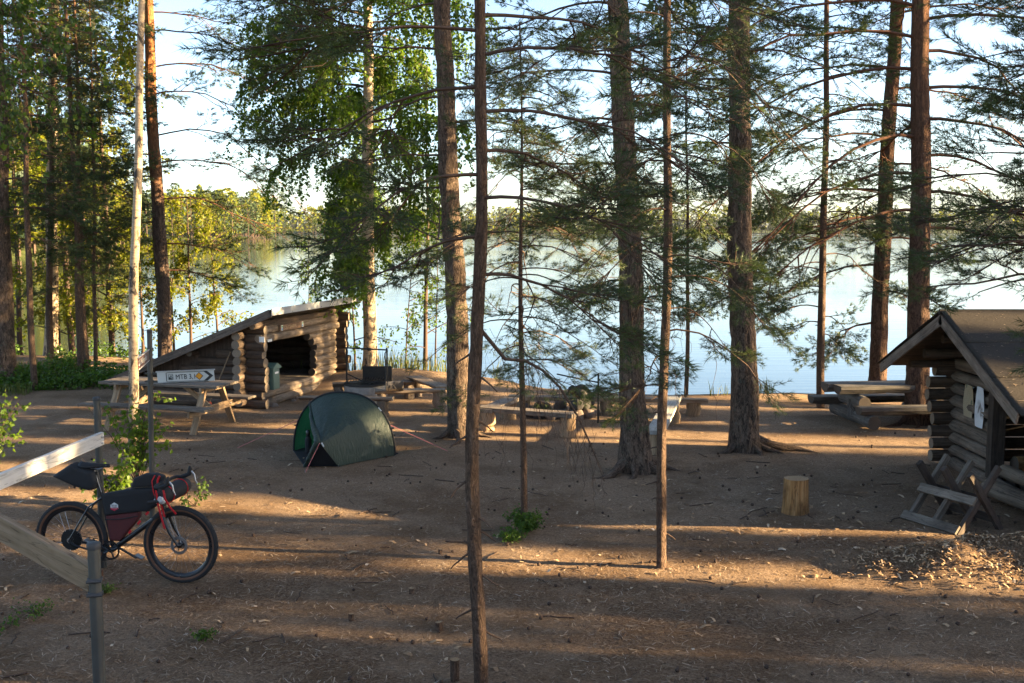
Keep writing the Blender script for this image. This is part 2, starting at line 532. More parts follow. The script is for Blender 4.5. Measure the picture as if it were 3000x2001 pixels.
def water_mat():
    q = NT('lake_water')
    n1 = q.noise(q.coord('Object', (0.10, 1.0, 1)), 2.3, 3, 0.5, 0.3)
    n2 = q.noise(q.coord('Object', (0.16, 1.0, 1)), 6.0, 3, 0.5, 0.2)
    n3 = q.noise(q.coord('Object', (0.012, 0.03, 1)), 1.0, 3, 0.5)
    amp = q.ramp(n3, [(0.35, 0.25), (0.6, 1.0)])
    sp = q.n('SeparateXYZ'); q.l(q.coord('Object'), sp.inputs[0])
    lee = q.n('MapRange'); q.l(sp.outputs[0], lee.inputs[0]); lee.inputs[1].default_value = -30; lee.inputs[2].default_value = -4; lee.inputs[3].default_value = 0.25; lee.inputs[4].default_value = 1.0
    h = q.math('MULTIPLY', q.math('MULTIPLY', q.math('ADD', n1, q.math('MULTIPLY', n2, 0.4)), amp), lee.outputs[0])      # the bay on the left lies in the lee
    b = q.bump(h, 0.24, 0.10)
    return q.fin((0.012, 0.022, 0.026), 0.06, b, spec=0.5)
M_water = water_mat()
M_farland = plain_mat('far_land', (0.07, 0.085, 0.03), 0.95, var=0.4, scale=0.05, spec=0.05)

# ================================================================== ground, lake, far shore
def shoreY(x):
    x = np.asarray(x, float)
    return np.interp(x, [-40, -12, -6, -4.2, -1.0, 0.6, 2.5, 6, 12, 40], [27.5, 27, 26.3, 24.2, 23.4, 22.0, 21.3, 21.0, 21.5, 22])
LAKE_Z = -0.5
def terr(x, y):
    x = np.asarray(x, float); y = np.asarray(y, float)
    z = 0.05 * (fbm(x * 0.45 + 40, y * 0.45 + 40, 3) - 0.5) + 0.022 * (fbm(x * 2.2 + 9, y * 2.2 + 7, 5) - 0.5)
    z = z + 0.34 * np.exp(-((x + 2.6) / 2.1) ** 2 - ((y - 22.2) / 0.9) ** 2)
    z = z + 0.30 * np.clip((-x - 6.5) / 4, 0, 1) * np.exp(-((y - 24.6) / 2.0) ** 2)
    z = z + 0.10 * np.exp(-((x - 5.2) / 1.6) ** 2 - ((y - 20.4) / 0.5) ** 2)
    s = y - shoreY(x)
    z = z - 1.7 * np.clip((s + 0.35) / 2.6, 0, 1) ** 1.1 - 2.5 * np.clip((s - 2) / 12, 0, 1)
    # the bank the camera stands on
    z = z + 1.55 * np.clip((4.6 - y) / 3.5, 0, 1) ** 1.3
    return z
def gz(p):
    return float(terr(p[0], p[1]))
def axis_pts(lo, hi, a, b, fine, coarse_n):
    return np.concatenate([a - (a - lo) * np.linspace(1, 0, coarse_n, endpoint=False) ** 1.6, np.arange(a, b, fine), b + (hi - b) * np.linspace(0, 1, coarse_n) ** 1.6])
gx = axis_pts(-70, 110, -8.5, 8.5, 0.09, 34)
gy = axis_pts(-60, 40, 5.0, 24.0, 0.09, 34)
XX, YY = np.meshgrid(gx, gy, indexing='ij')
ZZ = terr(XX, YY)
near = (np.abs(XX) < 9) & (YY > 5) & (YY < 24)
ZZ = ZZ + np.where(near, 0.012 * (fbm(XX * 7, YY * 7, 11, 3) - 0.5), 0)
mb = MB(); grid(mb, np.stack([XX, YY, ZZ], -1))
tag(mb.build('ground', M_ground, smooth=True), 'brown forest floor of needles and bare soil around the camp', kind='structure')

mb = MB()
lx = np.array([-1400, -600, -150, -40, 0, 40, 150, 600, 1400.0]); ly = np.array([19.5, 40, 100, 250, 600, 1400.0])
A, B = np.meshgrid(lx, ly, indexing='ij')
grid(mb, np.stack([A, B, np.full_like(A, LAKE_Z)], -1))
tag(mb.build('lake', M_water), 'calm pale lake behind the camp', kind='structure')

def far_path(pts, width, height, name, label, seed):
    """a low wooded ridge running along pts (x, y)"""
    pts = np.array(pts, float)
    t = np.linspace(0, 1, 80); s = np.linspace(0, 1, len(pts))
    P = np.stack([np.interp(t, s, pts[:, 0]), np.interp(t, s, pts[:, 1])], 1)
    T = np.gradient(P, axis=0); T /= np.linalg.norm(T, axis=1, keepdims=True)
    Nn = np.stack([-T[:, 1], T[:, 0]], 1)
    w = np.linspace(0, 1, 14)
    prof = np.interp(w, [0, 0.03, 0.4, 1], [-2, 0.4, height * 0.8, height])
    V = np.zeros((80, 14, 3))
    V[..., :2] = P[:, None, :] + Nn[:, None, :] * (w * width)[None, :, None]
    V[..., 2] = LAKE_Z + prof[None, :] * (0.6 + 0.8 * vnoise(np.linspace(0, 9, 80), np.zeros(80), seed))[:, None]
    m = MB(); grid(m, V)
    tag(m.build(name, M_farland, smooth=True), label, kind='structure')
    return P, Nn, V

# ---- prototype trees for the far woods (leaf clump quads spread through the crown)
def quads(C, size, rng, flat=0.5):
    """random quads at centres C"""
    n = len(C)
    a = rng.normal(size=(n, 3)); a[:, 2] *= flat; a /= np.linalg.norm(a, axis=1, keepdims=True)
    b = rng.normal(size=(n, 3)); b -= a * (a * b).sum(1, keepdims=True); b /= np.linalg.norm(b, axis=1, keepdims=True)
    size = np.broadcast_to(np.asarray(size, float), (n,))[:, None]
    w = rng.uniform(0.45, 0.8, (n, 1))
    V = np.stack([C - a * size, C - b * size * w, C + a * size, C + b * size * w], 1)
    return V
def far_tree(kind, rng, n, H, qs=1.0):
    if kind == 'spruce':
        h = rng.uniform(0.08, 1, n) ** 0.8
        r = (1 - h) * 0.17 * H * (0.55 + 0.45 * np.abs(np.sin(h * 34))) * np.sqrt(rng.uniform(0.15, 1, n)) + 0.1
        size = 0.045 * H * (1.15 - h)
    elif kind == 'pine':
        h = rng.uniform(0.45, 1, n)
        r = 0.14 * H * np.sqrt(np.clip(1 - ((h - 0.7) / 0.33) ** 2, 0.02, 1)) * np.sqrt(rng.uniform(0.1, 1, n)) * (0.6 + 0.8 * vnoise(h * 6, h * 0, int(rng.randint(99))))
        size = np.full(n, 0.035 * H)
    else:
        h = rng.uniform(0.12, 1, n)
        r = 0.2 * H * np.sqrt(np.clip(1 - ((h - 0.5) / 0.52) ** 2, 0.02, 1)) * np.sqrt(rng.uniform(0.2, 1, n)) * (0.55 + 0.9 * vnoise(h * 5, h * 0, int(rng.randint(99))))
        size = np.full(n, 0.036 * H)
    ph = rng.uniform(0, 6.283, n)
    C = np.stack([r * np.cos(ph), r * np.sin(ph), h * H], 1)
    return quads(C, qs * size * rng.uniform(0.6, 1.3, n), rng).astype(np.float32)
def plant_wood(name, label, spots, kinds, hgt, nq, mats, seed, qs=1.0):
    """spots (k,3); one mass of trees"""
    rng = np.random.RandomState(seed)
    protos = {k: [far_tree(k, rng, nq, 1.0, qs) for _ in range(5)] for k in set(kinds)}
    out = {m: MB() for m in ('needle', 'leaf', 'stem')}
    for p, k, h in zip(spots, kinds, hgt):
        Q = protos[k][rng.randint(5)]
        a = rng.uniform(0, 6.28); c, s = math.cos(a), math.sin(a)
        R = np.array([[c, -s, 0], [s, c, 0], [0, 0, 1]])
        V = (Q.reshape(-1, 3) @ R.T) * h * np.array([rng.uniform(0.8, 1.25)] * 2 + [1]) + p
        F = np.arange(len(V)).reshape(-1, 4)
        tn = np.repeat(np.clip(rng.normal(rng.uniform(0.2, 0.8), 0.18, len(F)), 0, 1), 4)
        out['leaf' if k == 'birch' else 'needle'].add(V, F, None, 0, tn)
        tube(out['stem'], [p, p + np.array([0, 0, h * 0.8])], [0.013 * h, 0.004 * h], 5, False)
    obs = []
    base = None
    for key in ('leaf', 'needle', 'stem'):
        if out[key].n == 0: continue
        o = out[key].build(name + '_' + key, mats[key], base, org=(0, 0, 0) if base is None else None)
        if base is None:
            o.name = name; ORG[o.name] = np.zeros(3)
            tag(o, label, kind='stuff'); base = o
        else:
            o.name = {'needle': 'conifer_crowns', 'stem': 'tree_stems', 'leaf': 'leafy_crowns'}[key]
    return base
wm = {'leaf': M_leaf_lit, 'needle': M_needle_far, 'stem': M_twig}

def ridge_spots(P, Nn, V, step, rows, rowgap, rng, start=3.0):
    L = np.concatenate([[0], np.cumsum(np.linalg.norm(np.diff(P, axis=0), axis=1))])
    S = []
    for r in range(rows):
        for d in np.arange(0, L[-1], step):
            dd = d + rng.uniform(-0.5, 0.5) * step
            x = np.interp(dd, L, P[:, 0]); y = np.interp(dd, L, P[:, 1])
            nx = np.interp(dd, L, Nn[:, 0]); ny = np.interp(dd, L, Nn[:, 1])
            w = start + r * rowgap + rng.uniform(-0.4, 0.4) * rowgap
            S.append((x + nx * w, y + ny * w, LAKE_Z + 0.3 + 0.045 * w * (0.8 + 0.4 * rng.rand())))
    return np.array(S)

rng = np.random.RandomState(3)
# far shore, more than a kilometre off
P, Nn, V = far_path([(-450, 880), (-150, 1080), (100, 1150), (420, 1130), (640, 1080), (800, 1000)], 500, 7, 'far_shore', 'low wooded far shore across the lake', 4)
S = ridge_spots(P, Nn, V, 5.0, 5, 9, rng)
k = rng.choice(['spruce', 'pine', 'birch'], len(S), p=[0.45, 0.2, 0.35])
plant_wood('far_wood', 'hazy wood along the far shore of the lake', S, list(k), rng.uniform(17, 29, len(S)), 48, wm, 5, 1.95)
# wooded headland on the left
P, Nn, V = far_path([(-400, 330), (-240, 395), (-150, 455), (-128, 478), (-118, 492), (-124, 560), (-170, 680)], 240, 6, 'headland', 'wooded headland on the left shore', 6)
S = ridge_spots(P, Nn, V, 5.0, 5, 8, rng); S = S[(S[:, 0] > -0.56 * S[:, 1])]
k = rng.choice(['spruce', 'pine', 'birch'], len(S), p=[0.28, 0.22, 0.5])
plant_wood('headland_wood', 'sunlit mixed wood on the left headland', S, list(k), rng.uniform(13, 24, len(S)), 180, wm, 8, 1.2)
# the near side of the bay at the left
P, Nn, V = far_path([(-50, 20), (-58, 60), (-62, 110), (-66, 165), (-88, 240), (-128, 310), (-240, 360)], 120, 7, 'bay_shore', 'near wooded shore of the bay on the left', 9)
S = ridge_spots(P, Nn, V, 3.6, 4, 6, rng, 1.5); S = S[(S[:, 0] > -0.58 * S[:, 1])]
k = rng.choice(['spruce', 'pine', 'birch'], len(S), p=[0.12, 0.18, 0.7])
plant_wood('bay_wood', 'bright yellow-green sunlit wood on the shore of the bay', S, list(k), np.where(S[:, 1] < 200, rng.uniform(14, 24, len(S)), rng.uniform(8, 13, len(S))), 330, wm, 12, 0.95)

# unseen spruces and pines set in the wood at the right to shape the sun bars: (across, towards sun, height scale, width scale)
SCREEN = [(7.4, 25, 1.6, 0.46), (6.0, 26, 1.6, 0.6), (4.4, 25, 1.5, 0.7), (2.7, 27, 1.6, 0.8), (0.8, 26, 1.5, 0.8), (-1.2, 27, 1.6, 0.9), (-3.4, 26, 1.6, 1.0),
          (9.15, 25, 1.6, 0.47), (11.15, 26, 1.5, 0.22), (12.55, 25, 1.55, 0.34), (14.25, 26, 1.6, 0.64), (15.55, 25, 1.3, 0.16),
          (17.6, 27, 1.5, 0.26), (18.65, 17, 1.3, 0.26), (20.15, 16, 1.25, 0.22), (21.2, 18, 1.25, 0.26), 
          (7.2, 44, 2.2, 0.6), (8.2, 44, 2.1, 0.30), (8.2, 27, 1.4, 0.12), (9.1, 45, 2.3, 0.44), (12.5, 46, 2.2, 0.32), (14.3, 45, 2.2, 0.75), (5.4, 46, 2.2, 0.9), (3.2, 48, 2.2, 0.9), (17.6, 44, 2.1, 0.3), (19.2, 46, 2.0, 0.3),
          (5.6, 62, 3.0, 0.8), (7.3, 63, 3.0, 0.6), (9.1, 62, 3.0, 0.42), (10.9, 61, 3.0, 0.35), (12.5, 62, 2.9, 0.35), (14.4, 63, 3.0, 0.8), (15.7, 61, 2.6, 0.3), (17.6, 63, 3.0, 0.4), (19.2, 62, 2.8, 0.4)]
SCREEN_PINES = [(10.85, 27, 0.44, 0.40), (9.62, 26, 0.54, 0.50), (16.45, 26, 0.60, 0.6), (10.75, 45, 1.28, 1.0), (12.35, 46, 1.28, 1.0), (15.6, 44, 1.25, 1.0), (17.45, 47, 1.25, 1.0), (18.9, 43, 1.2, 1.0), (20.3, 40, 0.95, 0.8)]

# ================================================================== trees
def make_spray(rng, L=0.5, twigs=9, needles=22, nl=0.055, nw=0.0035, bare=0.35, wood=True):
    """a pine spray along +X: side twigs in the XY plane with needles; returns needle tris and twig tubes"""
    NV = []; W = MB()
    def needle_twig(p0, p1, cnt, bare):
        d = p1 - p0; L_ = np.linalg.norm(d); d = d / L_
        a = unit(np.cross(d, [0.3, 0.2, 1.0])); b = np.cross(d, a)
        t = rng.uniform(bare, 1.0, cnt) ** 0.8
        ph = rng.uniform(0, 6.283, cnt)
        sp = rng.uniform(0.5, 1.35, cnt) * (1.2 - 0.5 * t)
        base = p0 + d * (t * L_)[:, None]
        side = np.cos(ph)[:, None] * a + np.sin(ph)[:, None] * b
        dr = d + side * sp[:, None]; dr /= np.linalg.norm(dr, axis=1, keepdims=True)
        w = np.cross(dr, rng.normal(size=(cnt, 3))); w /= np.linalg.norm(w, axis=1, keepdims=True)
        ln = nl * rng.uniform(0.7, 1.2, cnt)[:, None]
        NV.append(np.stack([base - w * nw / 2, base + w * nw / 2, base + dr * ln], 1))
    main = np.array([[0, 0, 0], [0.4 * L, 0.0, -0.02 * L], [0.75 * L, 0.02 * L, -0.02 * L], [L, 0.03 * L, 0.03 * L]])
    tube(W, main, [0.0055, 0.0042, 0.0032, 0.0015], 3, False)
    needle_twig(main[2], main[3] + (main[3] - main[2]) * 0.2, needles, 0.0)
    for i in range(twigs):
        t = 0.18 + 0.75 * (i + 0.5) / twigs
        p = np.array([np.interp(t * L, main[:, 0], main[:, k_]) for k_ in range(3)])
        sgn = 1 if i % 2 else -1
        an = rng.uniform(0.55, 1.0) * sgn
        l = L * rng.uniform(0.28, 0.5) * (1.15 - 0.6 * t)
        q = p + l * np.array([math.cos(an), math.sin(an), rng.uniform(-0.3, 0.6)])
        if wood: tube(W, [p, q], [0.003, 0.0014], 3, False)
        needle_twig(p, q, needles, bare)
        if rng.rand() < 0.5:
            m = p + (q - p) * 0.55
            q2 = m + l * 0.5 * np.array([math.cos(an * 0.3), math.sin(an * 0.3 - 0.3 * sgn), 0.15])
            needle_twig(m, q2, needles // 2 + 2, 0.1)
    V = np.concatenate(NV).reshape(-1, 3)
    return V, np.concatenate(W.v), W.f
rng = np.random.RandomState(21)
def spray_set(n, **kw):
    out = []
    for _ in range(n):
        V, wv, wf = make_spray(rng, **kw)
        wF = np.concatenate([f for f, _ in wf])
        out.append((V, wv, wF))
    return out
SPRAYS = {'hi': spray_set(6, twigs=10, needles=21, nw=0.0046, nl=0.066), 'mid': spray_set(5, twigs=8, needles=15, nw=0.0088, nl=0.076, bare=0.45, wood=False),
          'low': spray_set(4, twigs=5, needles=5, nw=0.03, nl=0.11),
          'spruce': spray_set(5, twigs=8, needles=7, nw=0.035, nl=0.07, bare=0.05)}

class Crown:
    def __init__(s, lod, rng):
        s.lod, s.rng = lod, rng
        s.items = {k_: [[] for _ in SPRAYS[k_]] for k_ in SPRAYS}
        s.use = lod
        s.wood = MB()
        s.limbs = []
    def spray(s, p, d, up, sc):
        R = beamR(d, up) * sc
        i = s.rng.randint(len(s.items[s.use]))
        s.items[s.use][i].append((R, np.asarray(p, float)))
    def limb(s, p0, az, L, rise=0.25, droop=0.45, r0=0.03, sprays=10, start=0.35, sub=True, sc=1.0, wig=0.13, bare_only=False, out=None):
        """limb from p0 towards azimuth az; sprays on its outer part"""
        rng = s.rng
        k = 9
        t = np.linspace(0, 1, k)
        h = np.array([math.cos(az), math.sin(az), 0])
        sd = np.array([-h[1], h[0], 0])
        wv = np.cumsum(rng.normal(0, wig, k)) * L * 0.35 * t
        wz = np.cumsum(rng.normal(0, wig, k)) * L * 0.2 * t
        P = p0 + h * (L * t)[:, None] + sd * wv[:, None] + np.array([0, 0, 1.0]) * (L * (rise * t - droop * t ** 2) + wz)[:, None]
        LW_ = s.wood
        if s.use not in ('low', 'spruce') and out is None:
            LW_ = MB(); s.limbs.append(LW_)
        if s.use in ('low', 'spruce'): tube(LW_, P[::4], (0.8 * r0 * (1 - 0.85 * t) + 0.003)[::4], 3, False)
        else: tube(LW_ if out is None else out, P, 0.8 * r0 * (1 - 0.85 * t) + 0.003, 5, False)
        if bare_only: return P
        def at(tt):
            return np.array([np.interp(tt, t, P[:, i]) for i in range(3)])
        nsub = max(2, int(sprays / 2.0))
        for i in range(nsub):
            tt = start + (1 - start) * (i + rng.uniform(0.1, 0.9)) / nsub
            p = at(tt); d = unit(at(min(tt + 0.08, 1.0)) - at(max(tt - 0.08, 0)))
            sgn = 1 if (i + rng.randint(2)) % 2 else -1
            an = rng.uniform(0.5, 1.0) * sgn
            dd = unit(d * math.cos(an) + sd * math.sin(an) + np.array([0, 0, rng.uniform(-0.5, 0.4)]))
            l2 = min(L * 0.38 * (1.2 - tt * 0.7), 0.75) * rng.uniform(0.6, 1.15)
            q = p + dd * l2 + np.array([0, 0, -0.08 * l2])
            if s.use not in ('low', 'spruce'): tube(LW_, [p, (p + q) / 2 + [0, 0, 0.03 * l2], q], [0.3 * r0 + 0.003, 0.2 * r0 + 0.003, 0.003], 4, False)
            for j in range(rng.randint(2, 5)):
                f = rng.uniform(0.35, 1.0)
                yaw = rng.uniform(-0.8, 0.8)
                d3 = unit(dd * math.cos(yaw) + np.cross([0, 0, 1], dd) * math.sin(yaw) + np.array([0, 0, rng.uniform(-0.2, 0.35)]))
                s.spray(p + (q - p) * f, d3, (rng.normal(0, 0.25), rng.normal(0, 0.25), 1), sc * rng.uniform(0.5, 1.3))
        s.spray(P[-1], unit(P[-1] - P[-2]), (0, 0, 1), sc)
        return P
    def hang(s, p, L, n=5, r=0.004):
        """bare hanging twigs"""
        rng = s.rng
        t = np.linspace(0, 1, n + 2)
        P = p + np.stack([np.cumsum(rng.normal(0, 0.05 * L, n + 2)), np.cumsum(rng.normal(0, 0.05 * L, n + 2)), -L * t], 1)
        P[0] = p
        tube(s.wood, P, r * (1 - 0.7 * t), 3, False)
        return P
    def build(s, parent, M_n, M_w, name='crown', wname='twigs'):
        rng = s.rng
        mb = MB()
        for ld_, i, it in [(k_, i_, x_) for k_, v_ in s.items.items() for i_, x_ in enumerate(v_)]:
            if not it: continue
            V, wv, wF = SPRAYS[ld_][i]
            R = np.array([a for a, _ in it]); O = np.array([b for _, b in it])
            A = np.einsum('nij,vj->nvi', R, V) + O[:, None, :]
            nv = len(V)
            F = np.arange(len(it) * nv).reshape(-1, 3)
            mb.add(A.reshape(-1, 3), F, None, 0, np.repeat(rng.uniform(0, 1, len(it)), nv))
            if ld_ in ('low', 'spruce'): continue
            B = np.einsum('nij,vj->nvi', R, wv) + O[:, None, :]
            F2 = (wF[None] + (np.arange(len(it)) * len(wv))[:, None, None]).reshape(-1, wF.shape[1])
            s.wood.add(B.reshape(-1, 3), F2)
        if mb.n: mb.build(name, M_n, parent)
        for l_ in s.limbs: l_.build('branch', M_w, parent, smooth=True)
        if s.wood.n: s.wood.build(wname, M_w, parent, smooth=True, kind='stuff')
        return mb.tris() + s.wood.tris() + sum(l_.tris() for l_ in s.limbs)

TRI = 0
def trunk_mesh(path, R, n, amp, seed, flare=0.0, flare_h=0.45, big=True):
    """bark relief as real displacement"""
    path = np.asarray(path, float)
    k = len(path)
    L = np.concatenate([[0], np.cumsum(np.linalg.norm(np.diff(path, axis=0), axis=1))])
    th = np.linspace(0, 1, n + 1)
    U, Vv = np.meshgrid(th, L)
    per = 11
    wob = vnoise(U * per * 0.5, Vv * 1.3, seed + 5, None)
    a = np.abs(vnoise(U * per + 0, Vv * 2.6 + (wob - 0.5), seed, per) * 2 - 1)
    b = np.abs(vnoise(U * per * 2, Vv * 6.0, seed + 3, per * 2) * 2 - 1)
    d = amp * (np.clip(a * 2.2, 0, 1) - 0.75 + 0.35 * (np.clip(b * 2.0, 0, 1) - 0.6))
    d[:, -1] = d[:, 0]
    rr = np.asarray(R)[:, None] + d
    if flare:
        lob = 0.6 + 0.8 * vnoise(U * 5, Vv * 0 + seed, seed + 1, 5)
        rr = rr + flare * np.exp(-Vv / flare_h) * lob
        rr[:, -1] = rr[:, 0]
    m = MB()
    tube(m, path, np.asarray(R), n, False, disp=rr - np.asarray(R)[:, None])
    return m

def tree_path(base, lean, H, dz_fine, z_fine, wig, rng, z_sink=0.12):
    z = np.concatenate([np.arange(-z_sink, z_fine, dz_fine), np.linspace(z_fine, H, 16)])
    ph = rng.uniform(0, 6.28, 4)
    wx = wig * (np.sin(z * 0.9 + ph[0]) - math.sin(ph[0]) + 0.5 * (np.sin(z * 2.1 + ph[1]) - math.sin(ph[1])))
    wy = wig * (np.sin(z * 0.8 + ph[2]) - math.sin(ph[2]))
    return np.stack([base[0] + lean[0] * z + wx, base[1] + lean[1] * z + wy, base[2] + z], 1), z

def conifer(label, bu, bv, tu, dia, H, group=None, name='pine_tree', bark=None, limb=None, lod='mid', n=32, dz=0.04, zf=7.0, wig=0.02, flare=0.0,
            amp=0.012, seed=1, z0=None, Y=None, top=0.12):
    """trunk stands at photo pixel (bu, bv) and crosses the top of the frame at pixel tu"""
    rng = np.random.RandomState(seed)
    p = G(bu, bv)
    if Y is not None: p = At(bu, bv, Y)
    p[2] = gz(p) if z0 is None else z0
    tp = At(tu, 0, p[1])
    lean = ((tp[0] - p[0]) / (tp[2] - p[2]), rng.uniform(-0.01, 0.01))
    t = thing(name, p, label, 'tree', group)
    path, z = tree_path(p, lean, H, dz, min(zf, H * 0.9), wig, rng)
    R = np.clip(dia / 2 * (1 - (1 - top) * np.clip(z / H, 0, 1) ** 1.15), 0.008, None)
    m = trunk_mesh(path, R, n, amp, seed, flare)
    m.build('trunk', bark or M_bark, t, smooth=True)
    cr = Crown(lod, rng)
    cr.t = t; cr.M_w = limb or M_limb
    def at(zz):
        return np.array([np.interp(zz, z, path[:, i]) for i in range(3)])
    def rad_at(zz):
        return float(np.interp(zz, z, R))
    cr.at, cr.rad, cr.H, cr.base = at, rad_at, H, p
    return cr
def finish(cr):
    global TRI
    TRI += cr.build(cr.t, M_needle, cr.M_w)
def upper(cr, z0, z1, n, L, sprays=7, sc=1.3):
    """crown above the frame: coarser, it shades the camp"""
    for i in range(n):
        z = z0 + (z1 - z0) * (i + cr.rng.rand()) / n
        l = L * (1 - 0.6 * (z - z0) / max(z1 - z0, .1)) * cr.rng.uniform(0.7, 1.2)
        cr.use = 'low'
        cr.limb(cr.at(z), cr.rng.uniform(0, 6.28), l, 0.35, 0.35, 0.03, sprays, 0.4, sc=sc)
        cr.use = cr.lod
def roots(cr, spec, mat):
    """spec: (azimuth degrees, length, radius)"""
    for az, L, r in spec:
        a = rad(az); t = np.linspace(0, 1, 10)
        c = cr.base
        x = c[0] + np.cos(a + 0.35 * np.sin(t * 3)) * (cr.rad(0.2) * 0.6 + L * t); y = c[1] + np.sin(a + 0.35 * np.sin(t * 3)) * (cr.rad(0.2) * 0.6 + L * t)
        z = terr(x, y) + r * (1.6 - 2.4 * t) + 0.10 * (1 - t) ** 4
        m = MB(); tube(m, np.stack([x, y, z], 1), r * (1.15 - 0.8 * t), 9, False, disp=r * 0.25 * (np.random.RandomState(int(az) + 3).rand(10, 10) - 0.5)[:, list(range(9)) + [0]])
        m.build('root', mat, cr.t, smooth=True)

A_ = lambda d: rad(d)
# --- A: tall pine behind the tent
c = conifer('tall thick pine between the tent and the stone fire pit', 1349, 1278, 1298, 0.36, 17, seed=11, flare=0.06, amp=0.02)
for z, az, L in [(3.3, 20, 1.0), (3.9, 170, 1.3), (4.4, 200, 1.6), (4.9, -20, 1.3), (5.3, 150, 1.9), (5.6, 60, 1.4), (6.0, 190, 2.1), (6.3, 10, 1.8), (6.7, 130, 2.0), (7, -60, 1.8)]:
    c.limb(c.at(z), A_(az), L, 0.1, 0.3, 0.022, 9, 0.3)
upper(c, 7.2, 16.5, 20, 2.4); roots(c, [(195, 0.5, 0.05), (250, 0.75, 0.045), (330, 0.5, 0.04)], M_bark); finish(c)
# --- D
c = conifer('thick rough-barked pine with flared root foot right of the stone fire pit', 1865, 1376, 1808, 0.345, 18, seed=12, flare=0.12, amp=0.028, n=40, dz=0.04)
for z, az, L in [(2.6, 185, 0.6), (3.0, 10, 0.5), (3.4, 160, 1.3), (3.7, 30, 0.9), (4.1, 200, 1.7), (4.3, -15, 1.5), (4.7, 150, 1.5), (5.0, 20, 1.9), (5.3, 190, 2.0), (5.6, -40, 1.8), (5.9, 100, 1.7), (6.2, 170, 2.1), (6.4, 0, 2.0)]:
    c.limb(c.at(z), A_(az), L, 0.22, 0.42, 0.022, 11, 0.25)
for z, az in [(1.2, 200), (1.5, -10), (1.9, 215), (2.2, 180), (2.5, -30)]:
    c.limb(c.at(z), A_(az), 0.45, 0.0, 0.3, 0.008, 3, 0.2, sc=0.7)
upper(c, 6.6, 17.5, 20, 2.6); roots(c, [(205, 0.8, 0.075), (240, 0.5, 0.06), (300, 0.45, 0.07), (345, 0.6, 0.06), (20, 0.5, 0.06)], M_bark); finish(c)
# --- F
c = conifer('thick pine with sunlit right edge and a long root running to the right', 2183, 1318, 2166, 0.38, 19, seed=13, flare=0.10, amp=0.028, n=40, dz=0.04)
for z, az, L in [(2.3, 200, 0.5), (2.9, 250, 0.5), (3.3, 190, 0.7), (3.9, 170, 1.2), (4.5, 200, 1.6), (5.0, 15, 1.4), (5.4, 165, 1.8), (5.8, -20, 1.6), (6.1, 185, 1.9), (6.5, 30, 1.7)]:
    c.limb(c.at(z), A_(az), L, 0.15, 0.4, 0.02, 9, 0.25)
upper(c, 6.8, 18.5, 20, 2.6); roots(c, [(200, 0.5, 0.06), (280, 0.35, 0.06), (340, 1.15, 0.065), (322, 0.55, 0.05), (15, 0.5, 0.05)], M_bark); finish(c)
# --- I and H: red pines at the right with long limbs
c = conifer('red-barked pine standing in front of the log table', 2684, 1238, 2694, 0.375, 20, seed=14, bark=M_bark_red, limb=M_limb_red, flare=0.06, amp=0.011, n=40, dz=0.035)
for z, az, L, ri, dr in [(3.3, 0, 2.0, 0.1, 0.35), (3.6, 200, 2.6, 0.1, 0.62), (3.9, -10, 2.4, 0.15, 0.45), (4.2, 175, 3.2, 0.12, 0.68), (4.5, 10, 2.6, 0.2, 0.5), (4.8, 195, 3.6, 0.1, 0.72), (5.1, -30, 2.5, 0.1, 0.6), (5.3, 185, 3.9, 0.2, 0.78), (5.6, 5, 3.2, 0.1, 0.4),
                         (5.9, 170, 4.1, 0.18, 0.62), (6.2, 15, 3.2, 0.15, 0.45), (6.4, 190, 4.4, 0.15, 0.5), (6.7, -20, 3.4, 0.2, 0.45), (6.9, 180, 4.2, 0.25, 0.5), (7.2, 80, 3.0, 0.2, 0.4), (4.0, 110, 2.2, 0.1, 0.4), (5.0, 80, 2.5, 0.1, 0.4)]:
    c.limb(c.at(z), A_(az), L, ri, dr, 0.036, 20, 0.42)
upper(c, 7.4, 19.5, 22, 3.0); roots(c, [(190, 0.7, 0.05), (235, 0.4, 0.05), (310, 0.6, 0.06)], M_bark_red); finish(c)
c = conifer('dark pine leaning over the water behind the log table', 2566, 1150, 2632, 0.33, 18, seed=15, bark=M_bark_red, limb=M_limb_red, flare=0.03, amp=0.010, Y=20.3, z0=0.0)
for z, az, L, ri, dr in [(1.5, 190, 1.2, 0.0, 0.4), (2.1, 10, 1.0, 0.1, 0.3), (2.6, 175, 1.7, 0.05, 0.45), (3.1, 10, 1.5, 0.1, 0.35), (3.5, 200, 2.0, 0.1, 0.4), (4.0, 170, 2.6, 0.15, 0.5), (4.5, 0, 2.2, 0.1, 0.4), (5.0, 190, 3.0, 0.2, 0.55), (5.5, 160, 2.8, 0.2, 0.5),
                         (5.9, 20, 2.6, 0.2, 0.4), (6.3, 185, 3.2, 0.2, 0.5), (6.9, 175, 3.0, 0.2, 0.45), (7.3, 5, 2.8, 0.2, 0.4)]:
    c.limb(c.at(z), A_(az), L, ri, dr, 0.03, 17, 0.35)
upper(c, 7.5, 17.5, 16, 2.6); finish(c)
# --- G: thin pine with dense foliage by the shore
c = conifer('slender pine with drooping branches by the shore left of the log table', 2404, 1193, 2420, 0.15, 13, seed=16, bark=M_bark_thin, amp=0.004, n=18, zf=7.5, wig=0.012)
for i in range(34):
    z = 1.3 + 6.2 * (i + c.rng.rand()) / 34
    L = np.interp(z, [1.3, 2.5, 4.5, 7.5], [0.7, 1.25, 1.5, 1.2]) * c.rng.uniform(0.7, 1.15)
    c.limb(c.at(z), A_(c.rng.choice([0, 180]) + c.rng.uniform(-60, 60)), L, 0.2, 0.5, 0.014, 9, 0.25)
upper(c, 7.5, 12.8, 14, 1.2); finish(c)
